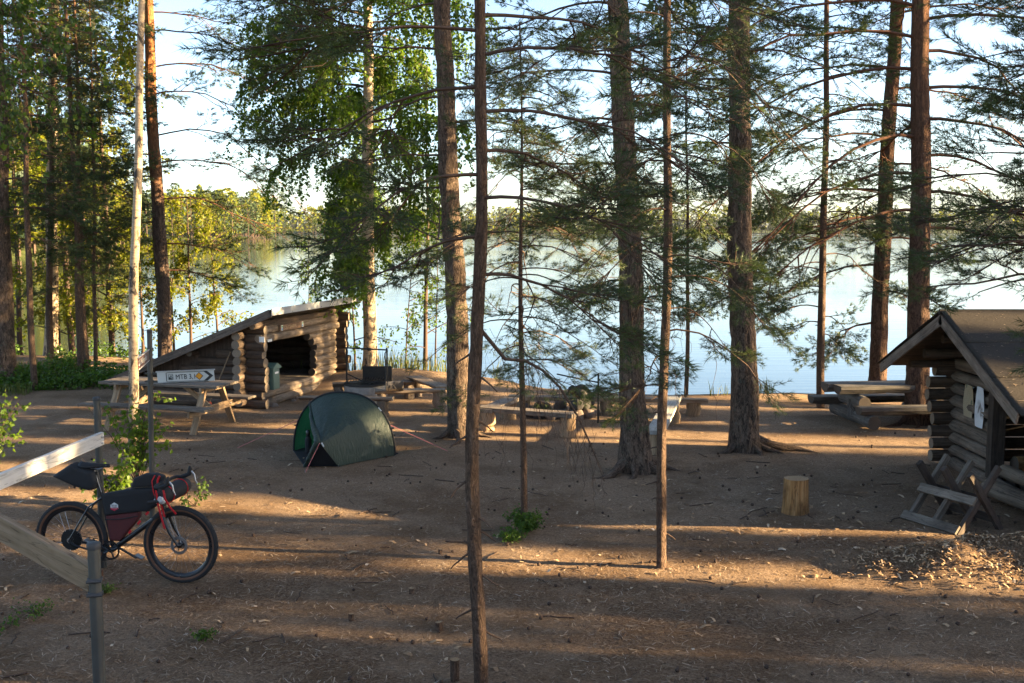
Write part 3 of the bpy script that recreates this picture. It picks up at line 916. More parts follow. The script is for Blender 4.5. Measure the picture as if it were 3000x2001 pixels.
# --- B: nearest thin pine
c = conifer('nearest slim pine with a crooked foot in the middle of the view', 1412, 2075, 1404, 0.102, 11, seed=17, bark=M_bark_thin, amp=0.007, n=20, dz=0.03, zf=5.2, wig=0.034, lod='hi')
for z, az, L, ri, dr in [(2.95, 20, 0.9, 0.1, 0.5), (3.2, 170, 0.6, 0.0, 0.3), (3.45, -20, 1.1, 0.1, 0.4), (3.75, 40, 1.0, 0.15, 0.4), (3.6, 200, 0.9, 0.0, 0.4), (4.0, 10, 1.3, 0.1, 0.35), (4.15, 160, 1.2, 0.05, 0.35), (4.35, -15, 1.2, 0.2, 0.3), (4.5, 185, 1.2, 0.1, 0.2),
                         (4.6, 30, 1.5, 0.1, 0.25), (4.75, 170, 1.3, 0.1, 0.2), (4.9, 0, 1.6, 0.1, 0.3), (5.0, 195, 1.5, 0.1, 0.2)]:
    c.limb(c.at(z), A_(az), L, ri, dr, 0.013, 10, 0.35, wig=0.09)
upper(c, 5.2, 10.8, 16, 1.5, sc=1.0)
# low limb that arches to the right and hangs down bare
b0 = c.at(2.62); Yb = b0[1]
P = np.array([b0] + [At(u, v, Yb + dy) for u, v, dy in [(1480, 1052, 0.05), (1540, 1057, 0.10), (1590, 1085, 0.12), (1640, 1135, 0.15), (1690, 1215, 0.18), (1725, 1290, 0.2), (1748, 1345, 0.22), (1770, 1410, 0.25)]])
LB_ = MB(); tube(LB_, P, np.linspace(0.015, 0.003, len(P)), 6, False); c.limbs.append(LB_)
for i in range(34):
    f = c.rng.uniform(1.5, len(P) - 1.2); k = int(f); q = P[k] + (P[k + 1] - P[k]) * (f - k)
    H_ = c.hang(q, c.rng.uniform(0.15, 0.5), r=0.0022)
    if c.rng.rand() < 0.6: c.hang(H_[3], c.rng.uniform(0.1, 0.3), r=0.0025)
for i in range(7):
    f = c.rng.uniform(0.6, 3.5); k = int(f); q = P[k] + (P[k + 1] - P[k]) * (f - k)
    c.spray(q, unit([c.rng.uniform(-1, 1), c.rng.uniform(-1, 1), c.rng.uniform(-0.5, 0.2)]), (0, 0, 1), 0.5)
for z, az in [(1.35, -30), (1.25, 15), (0.95, -10), (2.0, 20), (1.9, 190), (0.7, 170), (1.6, 200), (2.3, -20), (2.45, 160), (1.1, 185), (0.55, 10)]:
    c.limb(c.at(z), A_(az), 0.16, -0.5, 0.2, 0.009, 0, bare_only=True)
finish(c)
# --- C: young pine with low crown
c = conifer('young thin pine growing from a bilberry tuft', 1536, 1552, 1518, 0.078, 5.4, seed=18, bark=M_bark_thin, amp=0.003, n=14, zf=5.0, wig=0.015, lod='hi', top=0.08)
for i in range(48):
    z = 1.8 + 3.5 * ((i + c.rng.rand()) / 48) ** 1.0
    L = np.interp(z, [1.8, 2.3, 3.2, 4.6, 5.4], [0.7, 0.95, 1.0, 0.6, 0.15]) * c.rng.uniform(0.65, 1.1)
    az = c.rng.uniform(0, 6.28)
    c.limb(c.at(z), az, L, 0.15, 0.45, 0.008, 5, 0.3, sc=0.8, wig=0.09)
for i in range(70):
    p = c.at(c.rng.uniform(0.9, 2.6)) + np.array([c.rng.uniform(-0.5, 0.8), c.rng.uniform(-0.3, 0.3), 0.0]); c.hang(p, c.rng.uniform(0.2, 0.6), r=0.0022)
finish(c)
# --- E: slim sunlit pine
c = conifer('slim reddish pine with its foot in the bright band of sunlight', 1937, 1662, 1949, 0.098, 12, seed=19, bark=M_bark_thin, amp=0.006, n=18, dz=0.03, zf=5.6, wig=0.018, lod='hi')
for i in range(20):
    z = 1.75 + 3.9 * (i + c.rng.rand()) / 20
    L = np.interp(z, [1.7, 2.2, 3.5, 5.6], [0.5, 0.85, 1.1, 1.2]) * c.rng.uniform(0.7, 1.15)
    c.limb(c.at(z), A_(c.rng.choice([0, 180]) + c.rng.uniform(-70, 70)), L, 0.25, 0.7, 0.009, 7, 0.3, sc=0.85, wig=0.1)
for i in range(30):
    p = c.at(c.rng.uniform(1.7, 3.0)) + np.array([c.rng.uniform(-0.5, 0.5), c.rng.uniform(-0.3, 0.3), 0.0]); c.hang(p, c.rng.uniform(0.2, 0.5), r=0.003)
for z in np.linspace(0.35, 1.7, 9):
    c.limb(c.at(z), c.rng.uniform(0, 6.28), c.rng.uniform(0.06, 0.16), -0.1, 0.2, 0.009, 0, bare_only=True)
upper(c, 5.6, 11.8, 14, 1.3, sc=1.0); finish(c)
# --- small far pine right of D, thin stem between
c = conifer('small pine at the water edge between the two thickest pines', 2010, 1150, 2012, 0.09, 7.5, seed=20, bark=M_bark_thin, amp=0.002, n=12, zf=7, lod='mid', Y=20.8, z0=-0.05)
for i in range(34):
    z = 2.2 + 5.2 * (i + c.rng.rand()) / 34
    L = np.interp(z, [2.2, 3.5, 7.5], [0.9, 1.4, 0.5]) * c.rng.uniform(0.7, 1.15)
    c.limb(c.at(z), A_(c.rng.uniform(0, 360)), L, 0.2, 0.4, 0.012, 8, 0.25)
finish(c)
# --- left group
c = conifer('tall red-stemmed pine standing behind the lean-to shelter', 482, 1040, 432, 0.33, 18, seed=31, bark=bark_mat('greyred_bark', (0.03, 0.022, 0.018), (0.13, 0.085, 0.065), (0.20, 0.135, 0.10), upper=(0.40, 0.17, 0.07), uz=(3.5, 6.5)), limb=M_limb_red, amp=0.012, Y=24.0, z0=0.05, n=36)
for z, az, L, ri, dr in [(2.3, 20, 1.6, 0.1, 0.3), (2.9, 0, 1.9, 0.05, 0.2), (3.4, 170, 1.8, 0.0, 0.3), (3.9, 25, 2.6, 0.1, 0.35), (4.4, 180, 2.4, 0.1, 0.3), (4.7, 5, 2.6, 0.2, 0.45), (5.3, 10, 3.2, 0.3, 0.85), (5.8, 160, 2.4, 0.1, 0.3), (6.2, 0, 2.4, 0.25, 0.55), (6.8, 15, 2.6, 0.25, 0.5), (7.3, 190, 2.6, 0.2, 0.4), (7.6, 0, 2.5, 0.15, 0.35), (8.0, 20, 2.2, 0.1, 0.3), (8.3, 170, 2.2, 0.1, 0.3)]:
    c.limb(c.at(z), A_(az), L, ri, dr, 0.022, 22, 0.18)
upper(c, 8.6, 17.5, 14, 2.3); finish(c)
c = conifer('thick grey pine at the left edge of the view', 16, 1090, -16, 0.40, 18, seed=32, amp=0.016, flare=0.06, Y=22.0, z0=0.1)
for z, az, L in [(3.6, 20, 1.8), (4.2, -20, 2.2), (4.8, 10, 2.4), (5.5, 30, 2.2), (6.2, 0, 2.6), (6.9, 15, 2.6), (7.6, -10, 2.4), (8.2, 10, 2.6)]:
    c.limb(c.at(z), A_(az), L, 0.15, 0.35, 0.024, 14, 0.25)
upper(c, 8.4, 17.5, 14, 2.4); finish(c)
c = conifer('dark bushy pine behind the slim pines at the left', 150, 1110, 150, 0.16, 12, seed=37, bark=M_bark_thin, amp=0.004, n=14, Y=24.4, z0=0.1, wig=0.02, zf=8)
for i in range(34):
    z = 2.2 + 6.2 * (i + c.rng.rand()) / 34
    c.limb(c.at(z), A_(c.rng.uniform(0, 360)), c.rng.uniform(0.8, 1.7), 0.1, 0.35, 0.014, 9, 0.2)
upper(c, 8.5, 11.8, 8, 1.3); finish(c)
for (bu, bv, tu, dia, Y, sd, lab) in [(102, 1140, 66, 0.135, 21.4, 33, 'slim bare-stemmed pine second from the left edge'),
                                       (238, 1112, 196, 0.145, 22.6, 34, 'first of the paired slim pines left of the lean-to'),
                                       (256, 1106, 222, 0.115, 23.2, 35, 'second of the paired slim pines left of the lean-to'),
                                       (281, 1106, 262, 0.095, 23.4, 36, 'thinnest dark young pine left of the white birch')]:
    c = conifer(lab, bu, bv, tu, dia, 12.5 if sd != 36 else 9, seed=sd, bark=M_bark_thin, amp=0.004, n=16, Y=Y, z0=0.08, wig=0.02, zf=8)
    for i in range(20 if sd != 36 else 30):
        z = (3.0 if sd != 36 else 1.6) + 5.6 * (i + c.rng.rand()) / 20 * (1 if sd != 36 else 0.67)
        L = c.rng.uniform(0.7, 1.5)
        c.limb(c.at(z), A_(c.rng.uniform(0, 360)), L, 0.1, 0.35, 0.012, 8, 0.25)
    upper(c, 8.5, 12.2 if sd != 36 else 8.9, 8, 1.3); finish(c)

# ------------------------------------------------------------------ broadleaved trees
def leaf_quads(C, size, rng, hang=0.6):
    """birch-like leaves: folded rhombs hanging from points C"""
    n = len(C)
    d = rng.normal(size=(n, 3)); d[:, 2] = -np.abs(d[:, 2]) * 0.5 - hang; d /= np.linalg.norm(d, axis=1, keepdims=True)
    b = np.cross(d, rng.normal(size=(n, 3))); b /= np.maximum(np.linalg.norm(b, axis=1, keepdims=True), 1e-6)
    nn = np.cross(d, b)
    s = (size * rng.uniform(0.65, 1.25, n))[:, None]
    m = C + d * s * 0.42
    V = np.stack([C, m - b * s * 0.42 + nn * s * 0.10, C + d * s, m + b * s * 0.42 + nn * s * 0.10], 1)
    return V.reshape(-1, 3)
LEAFF = np.array([[0, 1, 2], [0, 2, 3]])
def add_leaves(mb, C, size, rng, hang=0.6):
    V = leaf_quads(np.asarray(C, float), size, rng, hang)
    n = len(C)
    F = (LEAFF[None] + (np.arange(n) * 4)[:, None, None]).reshape(-1, 3)
    mb.add(V, F, None, 0, np.repeat(np.clip(rng.normal(0.5, 0.28, n), 0, 1), 4))
def birch(label, base, lean, H, dia, limbs, leaf, leaf_m, nstr, slen, seed, spacing=0.035, bark=None, n=22, zf=8, name='birch_tree', group=None, stem_dz=0.06, leafsize=0.055, limbr=0.010):
    """limbs: (z, azimuth deg, length, rise, droop); strings of leaves hang from them"""
    global TRI
    rng = np.random.RandomState(seed)
    t = thing(name, base, label, 'tree', group)
    path, z = tree_path(np.asarray(base, float), lean, H, stem_dz, min(zf, H * 0.85), 0.018, rng)
    R = np.clip(dia / 2 * (1 - 0.9 * np.clip(z / H, 0, 1) ** 1.1), 0.006, None)
    m = trunk_mesh(path, R, n, 0.003, seed, dia * 0.15, 0.3); m.build('trunk', bark or M_birch, t, smooth=True)
    W, Lf = MB(), MB()
    C = []
    for (zz, az, L, ri, dr) in limbs:
        p0 = np.array([np.interp(zz, z, path[:, i]) for i in range(3)])
        tt = np.linspace(0, 1, 9); a = rad(az); h = np.array([math.cos(a), math.sin(a), 0]); sd = np.array([-h[1], h[0], 0])
        wv = np.cumsum(rng.normal(0, 0.05, 9)) * L * tt
        P = p0 + h * (L * tt)[:, None] + sd * wv[:, None] + np.array([0, 0, 1.0]) * (L * (ri * tt - dr * tt ** 2))[:, None]
        tube(W, P, limbr * L * (1 - 0.85 * tt) + 0.003, 5, False)
        for i in range(nstr):
            f = rng.uniform(0.2, 1) ** 0.8
            q = np.array([np.interp(f, tt, P[:, i2]) for i2 in range(3)])
            # side twig then hanging string
            sv = unit(h * rng.uniform(-0.2, 1) + sd * rng.uniform(-1, 1) + np.array([0, 0, rng.uniform(-0.1, 0.5)])) * rng.uniform(0.1, 0.5) * min(L, 2) * 0.45
            l = slen * rng.uniform(0.35, 1.2)
            k = 6; u = np.linspace(0, 1, k)
            S = q + sv * (1 - (1 - u) ** 2)[:, None] + np.array([0, 0, -1.0]) * (l * u ** 1.6)[:, None] + np.cumsum(rng.normal(0, 0.02, (k, 3)), axis=0)
            tube(W, S[[0, 2, 5]], [0.004, 0.0025, 0.0015], 3, False)
            ln = np.linalg.norm(np.diff(S, axis=0), axis=1).sum()
            nl = max(3, int(ln / spacing))
            fu = rng.uniform(0.12, 1, nl)
            C.append(np.stack([np.interp(fu, u, S[:, i2]) for i2 in range(3)], 1) + rng.normal(0, 0.02, (nl, 3)))
    if C:
        add_leaves(Lf, np.concatenate(C), leafsize, rng)
        Lf.build('crown', leaf_m, t)
        TRI += Lf.tris()
    W.build('twigs', M_twig, t, smooth=True, kind='stuff')
    return t
def rlimbs(rng, z0, z1, n, L0, L1, az=None, ri=(0.1, 0.5), dr=(0.2, 0.5)):
    out = []
    for i in range(n):
        f = (i + rng.rand()) / n
        out.append((z0 + (z1 - z0) * f, rng.uniform(0, 360) if az is None else rng.uniform(*az), (L0 + (L1 - L0) * f) * rng.uniform(0.7, 1.2), rng.uniform(*ri), rng.uniform(*dr)))
    return out
rb = np.random.RandomState(77)
# middle birch on the berm
p = At(1085, 1090, 22.4); p[2] = gz(p)
tp = At(1078, 0, 22.4); lean = ((tp[0] - p[0]) / (tp[2] - p[2]), 0.0)
birch('weeping birch on the bank behind the fire ring', p, lean, 17, 0.29,
      rlimbs(rb, 2.2, 4.5, 12, 1.0, 1.6) + rlimbs(rb, 4.2, 8.2, 26, 2.0, 2.2) + rlimbs(rb, 8.2, 16, 12, 2.0, 0.8) + [(6.2, 180, 2.6, 0.25, 0.35), (6.9, 175, 2.6, 0.3, 0.4), (6.6, 185, 2.2, 0.2, 0.4), (5.4, 180, 1.8, 0.1, 0.3), (7.4, 178, 2.0, 0.2, 0.4), (5.9, 190, 2.4, 0.2, 0.45), (7.0, 190, 2.3, 0.2, 0.3)],
      None, M_leaf, 54, 1.1, 41, spacing=0.038, leafsize=0.074)
# white birch by the sign post
p = G(389, 1400); p[2] = gz(p); tp = At(412, 0, p[1]); lean = ((tp[0] - p[0]) / (tp[2] - p[2]), 0.0)
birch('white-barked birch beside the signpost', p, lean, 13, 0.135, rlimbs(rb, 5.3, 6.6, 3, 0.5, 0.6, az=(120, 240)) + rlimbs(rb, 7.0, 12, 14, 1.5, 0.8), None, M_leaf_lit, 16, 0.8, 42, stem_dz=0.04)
# birch at the far left
p = At(150, 1055, 25.2); p[2] = gz(p); tp = At(160, 0, 25.2); lean = ((tp[0] - p[0]) / (tp[2] - p[2]), 0.0)
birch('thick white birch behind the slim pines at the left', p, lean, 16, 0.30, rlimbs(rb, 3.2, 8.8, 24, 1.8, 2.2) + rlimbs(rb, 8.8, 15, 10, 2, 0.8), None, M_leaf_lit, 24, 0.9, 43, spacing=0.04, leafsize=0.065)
# leafy trees filling the left background on the bank
for i, (u, Y, H, L, sd, lab) in enumerate([(330, 26.5, 10, 2.0, 51, 'leafy alder between the white birch and the red-stemmed pine'), (560, 25.8, 4.2, 1.0, 52, 'leafy bush on the bank above the lean-to roof'), (60, 26.8, 9, 2.0, 53, 'leafy alder behind the pines at the far left'),
                                         (215, 27.0, 12, 2.2, 54, 'bright leafy alder seen between the slim pines'), (640, 26.0, 3.4, 0.9, 55, 'small leafy bush behind the lean-to roof'),
                                         (20, 25.6, 3.6, 1.0, 56, 'leafy bush at the left edge under the thick grey pine'), (175, 26.2, 3.2, 0.9, 57, 'leafy bush right of the thick white birch'), (290, 25.8, 3.4, 0.9, 58, 'leafy bush behind the thinnest young pine'), (420, 25.6, 3.8, 1.0, 59, 'leafy bush behind the signpost'), (510, 26.2, 3.0, 0.9, 60, 'leafy bush right of the red-stemmed pine')]):
    p = At(u, 1050, Y); p[2] = gz(p)
    z0 = 0.5
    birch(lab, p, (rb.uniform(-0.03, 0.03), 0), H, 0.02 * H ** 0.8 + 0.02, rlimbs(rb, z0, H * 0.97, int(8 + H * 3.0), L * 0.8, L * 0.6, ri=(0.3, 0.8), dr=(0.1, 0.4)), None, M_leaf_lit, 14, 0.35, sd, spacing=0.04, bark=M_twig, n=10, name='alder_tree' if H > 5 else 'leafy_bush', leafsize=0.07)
# saplings at the middle shore
for (u, tu, Y, H, L, dia, sd, lab) in [(1245, 1248, 22.9, 6.5, 1.0, 0.10, 61, 'slim alder on the bank beside the tall pine'), (1275, 1280, 23.2, 4.0, 0.6, 0.04, 62, 'thin sapling right of the slim alder'), (1188, 1215, 22.7, 3.0, 0.8, 0.035, 63, 'crooked sapling on the bank behind the benches'), (905, 908, 24.0, 3.2, 0.45, 0.03, 64, 'thin sapling rising above the lean-to roof'), (1040, 1030, 23.3, 3.2, 1.1, 0.05, 65, 'leafy sapling beside the lean-to end')]:
    p = At(u, 1085, Y); p[2] = gz(p)
    birch(lab, p, ((At(tu, 700, Y)[0] - p[0]) / 3, 0), H, dia, rlimbs(rb, 0.5, H * 0.97, int(7 + H * 2), L, L * 0.6, ri=(0.2, 0.7), dr=(0.1, 0.4)), None, M_leaf, 9, 0.25, sd, spacing=0.045, bark=M_twig, n=10, name='sapling', leafsize=0.06)
# birch that hangs into the view from the upper left, close to the camera
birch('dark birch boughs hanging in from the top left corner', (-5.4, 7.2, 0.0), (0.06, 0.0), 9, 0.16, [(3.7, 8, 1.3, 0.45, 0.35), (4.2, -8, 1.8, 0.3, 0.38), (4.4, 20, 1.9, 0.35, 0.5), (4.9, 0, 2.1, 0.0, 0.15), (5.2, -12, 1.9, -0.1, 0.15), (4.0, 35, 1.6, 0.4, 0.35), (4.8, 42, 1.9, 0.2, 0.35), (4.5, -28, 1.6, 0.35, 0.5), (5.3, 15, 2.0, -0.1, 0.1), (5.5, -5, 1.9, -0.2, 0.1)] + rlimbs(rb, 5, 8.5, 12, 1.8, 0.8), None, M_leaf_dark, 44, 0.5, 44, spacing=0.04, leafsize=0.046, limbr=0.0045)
# young pine at the right edge, close to the camera
p = np.array([3.55, 6.2, 0.0]); p[2] = gz(p)
rng = np.random.RandomState(66)
t = thing('pine_tree', p, 'dark young pine reaching in from the right edge above the woodshed', 'tree')
path, z = tree_path(p, (0, 0), 5.6, 0.1, 5, 0.01, rng)
trunk_mesh(path, np.clip(0.05 * (1 - z / 6), 0.008, 1), 12, 0.003, 3).build('trunk', M_bark_thin, t, smooth=True)
c = Crown('hi', rng)
for i in range(38):
    zz = 2.85 + 2.3 * (i + rng.rand()) / 38
    L = np.interp(zz, [2.7, 3.0, 3.6, 5.5], [0.7, 1.15, 1.2, 0.4]) * rng.uniform(0.75, 1.15)
    c.limb(p + [0, 0, zz], rng.uniform(2.3, 4.6) if rng.rand() < 0.85 else rng.uniform(0, 6.28), L, 0.3, 0.25, 0.01, 7, 0.2, sc=0.75)
TRI += c.build(t, M_needle, M_limb)

# ------------------------------------------------------------------ unseen trees of the wood to the right, placed to shade the camp and leave sun bars
def spruce_proto(H, Rb, seed):
    rng = np.random.RandomState(seed)
    t = thing('spruce_tree', (0, 0, 0), 'unseen spruce of the wood at the right, placed to shade the camp', 'tree', 'unseen spruces placed for shade right of the view')
    m = MB(); tube(m, [(0, 0, -0.2), (0, 0, H * 0.5), (0, 0, H)], [0.014 * H, 0.009 * H, 0.01], 8, False); m.build('trunk', M_bark, t, smooth=True)
    c = Crown('spruce', rng)
    nz_ = int(H * 3)
    for i in range(nz_):
        zz = 0.3 + (H - 0.4) * i / nz_
        R = Rb * (1 - zz / H) ** 0.8 + 0.12
        for k in range(5):
            az = rng.uniform(0, 6.28)
            c.limb(np.array([0, 0, zz]), az, R * rng.uniform(0.75, 1.1), -0.1, 0.15, 0.012, max(3, int(R * 5)), 0.15, sc=1.2 * min(1.0, R + 0.3))
    n = c.build(t, M_needle_far, M_limb)
    return t, n
SPR, nspr = spruce_proto(9.0, 1.25, 5)
TRI += nspr
EV = np.array([math.sin(SUN_TH), math.cos(SUN_TH)])       # across the sunlight
EU = np.array([math.cos(SUN_TH), -math.sin(SUN_TH)])      # towards the sun
first = True
def put_spruce(v, s, hs=1.0, ws=1.0, rot=0.0):
    """v: metres across the light, s: metres towards the sun"""
    global first
    xy = EV * v + EU * s
    o = SPR if first else copy_tree(SPR)
    first = False
    o.location = (xy[0], xy[1], float(terr(xy[0], xy[1])))
    o.scale = (ws, ws, hs)
    o.rotation_euler = (0, 0, rot)
def high_pine():
    rng = np.random.RandomState(8)
    t = thing('pine_tree', (0, 0, 0), 'unseen tall pine of the wood at the right, placed to shade the camp', 'tree', 'unseen pines placed for shade right of the view')
    m = MB(); tube(m, [(0, 0, -0.2), (0, 0, 11), (0, 0, 23)], [0.2, 0.14, 0.02], 10, False); m.build('trunk', M_bark, t, smooth=True)
    c = Crown('spruce', rng)
    for i in range(70):
        zz = 12 + 10.5 * (i + rng.rand()) / 70
        c.limb(np.array([0, 0, zz]), rng.uniform(0, 6.28), np.interp(zz, [12, 15, 22.5], [1.0, 1.5, 0.4]) * rng.uniform(0.7, 1.1), 0.2, 0.2, 0.02, 7, 0.2, sc=1.3)
    return t, c.build(t, M_needle_far, M_limb)
HP, nhp = high_pine(); TRI += nhp
for i, (v, s, hs, ws) in enumerate(SCREEN_PINES):
    o = HP if i == 0 else copy_tree(HP)
    xy = EV * v + EU * s
    o.location = (xy[0], xy[1], float(terr(xy[0], xy[1]))); o.scale = (ws, ws, hs); o.rotation_euler = (0, 0, i * 1.3)
rw = np.random.RandomState(4)
for v, s, hs, ws in SCREEN:
    put_spruce(v, s, hs, ws, rw.uniform(0, 6.28))
print('foliage tris', TRI)

# ================================================================== materials for the built things
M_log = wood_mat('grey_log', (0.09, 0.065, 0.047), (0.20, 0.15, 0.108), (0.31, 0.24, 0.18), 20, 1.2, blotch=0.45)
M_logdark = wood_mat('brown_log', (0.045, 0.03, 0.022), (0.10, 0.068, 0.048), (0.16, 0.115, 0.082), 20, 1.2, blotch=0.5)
M_end = endgrain_mat('log_end', (0.30, 0.23, 0.165), (0.18, 0.135, 0.095), 60)
M_endfresh = endgrain_mat('fresh_log_end', (0.42, 0.27, 0.14), (0.28, 0.17, 0.085), 60)
M_enddark = endgrain_mat('dark_log_end', (0.13, 0.10, 0.075), (0.075, 0.056, 0.042), 60)
M_greywood = wood_mat('weathered_board', (0.085, 0.066, 0.05), (0.18, 0.143, 0.11), (0.27, 0.222, 0.175), 34, 1.8, knots=True)
M_fresh = wood_mat('pale_timber', (0.19, 0.12, 0.065), (0.31, 0.21, 0.125), (0.40, 0.285, 0.18), 30, 1.4, knots=True, blotch=0.2)
M_white = wood_mat('bleached_rail', (0.42, 0.38, 0.33), (0.62, 0.58, 0.53), (0.72, 0.69, 0.64), 26, 1.1, knots=True, blotch=0.15, rnd=(0.95, 1.05))
M_brownrail = wood_mat('brown_rail', (0.17, 0.105, 0.055), (0.27, 0.18, 0.105), (0.36, 0.25, 0.16), 26, 1.1, knots=True, blotch=0.2)
M_dark = wood_mat('tarred_board', (0.035, 0.026, 0.021), (0.075, 0.054, 0.042), (0.115, 0.086, 0.067), 30, 1.6)  # very dark brown board wood
M_barge = wood_mat('brown_bargeboard', (0.085, 0.062, 0.047), (0.17, 0.13, 0.10), (0.25, 0.20, 0.16), 30, 1.4, knots=True)
M_yellowwood = wood_mat('yellow_block', (0.14, 0.065, 0.024), (0.31, 0.16, 0.058), (0.44, 0.265, 0.12), 26, 2.2, blotch=0.85, bump=0.7)
M_felt = plain_mat('roof_felt', (0.040, 0.033, 0.027), 0.95, var=0.5, scale=45, bump=0.5, spec=0.1)
M_steel = plain_mat('galvanised_post', (0.07, 0.068, 0.06), 0.55, metal=0.2, var=0.2, scale=6, bump=0.05)
M_steeld = plain_mat('dark_cap', (0.04, 0.04, 0.042), 0.6, var=0.2, scale=10)
M_zinc = plain_mat('zinc_flashing', (0.34, 0.335, 0.33), 0.5, metal=0.1, var=0.12, scale=5, bump=0.05)
M_iron = plain_mat('sooty_iron', (0.028, 0.027, 0.026), 0.65, metal=0.5, var=0.4, scale=14, bump=0.3)
M_concrete = plain_mat('concrete', (0.27, 0.25, 0.225), 0.95, var=0.35, scale=9, bump=0.4, spec=0.1)
M_soot = plain_mat('sooty_stone', (0.045, 0.040, 0.037), 0.9, var=0.45, scale=7, bump=0.6, dist=0.02)
M_stone = plain_mat('brown_stone', (0.15, 0.115, 0.092), 0.9, var=0.45, scale=7, bump=0.6, dist=0.02)
M_signface = plain_mat('sign_white', (0.48, 0.49, 0.47), 0.45, var=0.06, scale=8, bump=0.02)
M_signink = plain_mat('sign_ink', (0.025, 0.027, 0.03), 0.5, var=0.1)
M_signorange = plain_mat('sign_orange', (0.62, 0.26, 0.015), 0.5, var=0.06)
M_signbrown = plain_mat('sign_brown', (0.085, 0.036, 0.028), 0.5, var=0.1)
M_black = plain_mat('black_fabric', (0.016, 0.016, 0.018), 0.75, var=0.3, scale=30, bump=0.3)
M_rubber = plain_mat('tyre_rubber', (0.024, 0.023, 0.023), 0.85, var=0.3, scale=40, bump=0.4)
M_tan = plain_mat('tan_sidewall', (0.13, 0.062, 0.035), 0.75, var=0.2, scale=30)
M_gloss = plain_mat('black_carbon', (0.012, 0.012, 0.014), 0.3, var=0.1, scale=8, bump=0.02, spec=0.5)
M_red = plain_mat('red_strap', (0.50, 0.015, 0.02), 0.55, var=0.1)
M_maroon = plain_mat('maroon_cordura', (0.085, 0.020, 0.020), 0.85, var=0.25, scale=60, bump=0.3)
M_metal = plain_mat('brushed_metal', (0.35, 0.35, 0.36), 0.35, metal=0.9, var=0.2)
M_bagwhite = plain_mat('pale_dry_bag', (0.50, 0.50, 0.50), 0.45, var=0.3, scale=12, bump=0.4)
M_mail = plain_mat('green_letterbox', (0.075, 0.13, 0.105), 0.45, var=0.12, scale=8)
M_paper = plain_mat('paper', (0.70, 0.70, 0.68), 0.6, var=0.08, scale=10)
M_broom = plain_mat('red_broom', (0.16, 0.025, 0.02), 0.9, var=0.4, scale=60)

def fabric(name, c1, c2, trans):
    q = NT(name)
    ob = q.coord('Object')
    nz = q.noise(ob, 5, 4, 0.6)
    rip = q.noise(q.coord('Object', (9, 9, 3)), 1.6, 4, 0.6, 1.0)
    col = q.mix(nz, c1, c2)
    q.fin(col, 0.5, q.bump(rip, 0.8, 0.03), spec=0.3)
    tr = q.n('BsdfTranslucent'); q.l(q.mix(1.0, col, (1.4, 1.8, 1.2), 'MULTIPLY'), tr.inputs[0])
    mx = q.n('MixShader'); mx.inputs[0].default_value = trans
    q.l(q.b.outputs[0], mx.inputs[1]); q.l(tr.outputs[0], mx.inputs[2]); q.l(mx.outputs[0], q.out.inputs[0])
    return q.m
M_fly = fabric('green_tent_fly', (0.030, 0.047, 0.039), (0.043, 0.063, 0.052), 0.18)
M_fly_lit = fabric('lit_tent_fly', (0.018, 0.07, 0.042), (0.026, 0.095, 0.055), 0.4)  # lighter copy of the fly, light through the fabric put into its colour
M_inner = plain_mat('ochre_inner_tent', (0.14, 0.10, 0.035), 0.8, var=0.2)
M_pink = plain_mat('pink_guyline', (0.55, 0.18, 0.17), 0.7, var=0.1)

ro = np.random.RandomState(5)
def log(parent, p0, p1, r, mats=None, name='log', r1=None, n=14, wob=0.05, sub=8, label=None):
    p0 = np.asarray(p0, float); p1 = np.asarray(p1, float)
    t = np.linspace(0, 1, sub)
    side = unit(np.cross(p1 - p0, [0.1, 0.2, 1]))
    P = p0 + (p1 - p0) * t[:, None] + side * (ro.normal(0, 0.012, sub) * r / 0.09)[:, None] * np.sin(t * math.pi)[:, None]
    R = r + ((r1 or r) - r) * t
    d = r * wob * (ro.rand(sub, n + 1) - 0.5) + r * wob * 1.2 * np.sin(np.linspace(0, 6.283, n + 1) * 2 + ro.uniform(0, 6))[None, :]
    d[:, -1] = d[:, 0]
    m = MB(); tube(m, P, R, n, True, 0, 1, disp=d)
    return m.build(name, mats or [M_log, M_end], parent, smooth=False if r < 0.03 else True, label=label)
def board(parent, p0, p1, w, h, mat, name='board', up=(0, 0, 1), bevel=0.004, label=None):
    m = MB(); beam(m, p0, p1, w, h, up)
    return m.build(name, mat, parent, bevel=bevel, label=label)
def rod(parent, P, r, mat, name, n=8):
    m = MB(); tube(m, np.asarray(P, float), r, n); return m.build(name, mat, parent, smooth=True)
def text(parent, s, loc, ax, ay, size, mat, name='lettering', align='LEFT', ext=0.0008, sx=1.0):
    cu = bpy.data.curves.new(name, 'FONT'); cu.body = s; cu.size = size; cu.extrude = ext; cu.align_x = align; cu.resolution_u = 3
    tmp = bpy.data.objects.new(name, cu); COL.objects.link(tmp)
    dg = bpy.context.evaluated_depsgraph_get()
    me = bpy.data.meshes.new_from_object(tmp.evaluated_get(dg))
    bpy.data.objects.remove(tmp); bpy.data.curves.remove(cu)
    me.name = name; me.materials.clear(); me.materials.append(mat)
    o = bpy.data.objects.new(name, me); COL.objects.link(o)
    ax = unit(ax); az = unit(np.cross(ax, ay)); ay = np.cross(az, ax)
    M4 = Matrix(((ax[0] * sx, ay[0], az[0], 0), (ax[1] * sx, ay[1], az[1], 0), (ax[2] * sx, ay[2], az[2], 0), (0, 0, 0, 1)))
    M4.translation = Vector(np.asarray(loc, float) - ORG[parent.name])
    o.parent = parent
    o.matrix_local = M4
    return o
V3 = lambda *a: np.array(a, float)

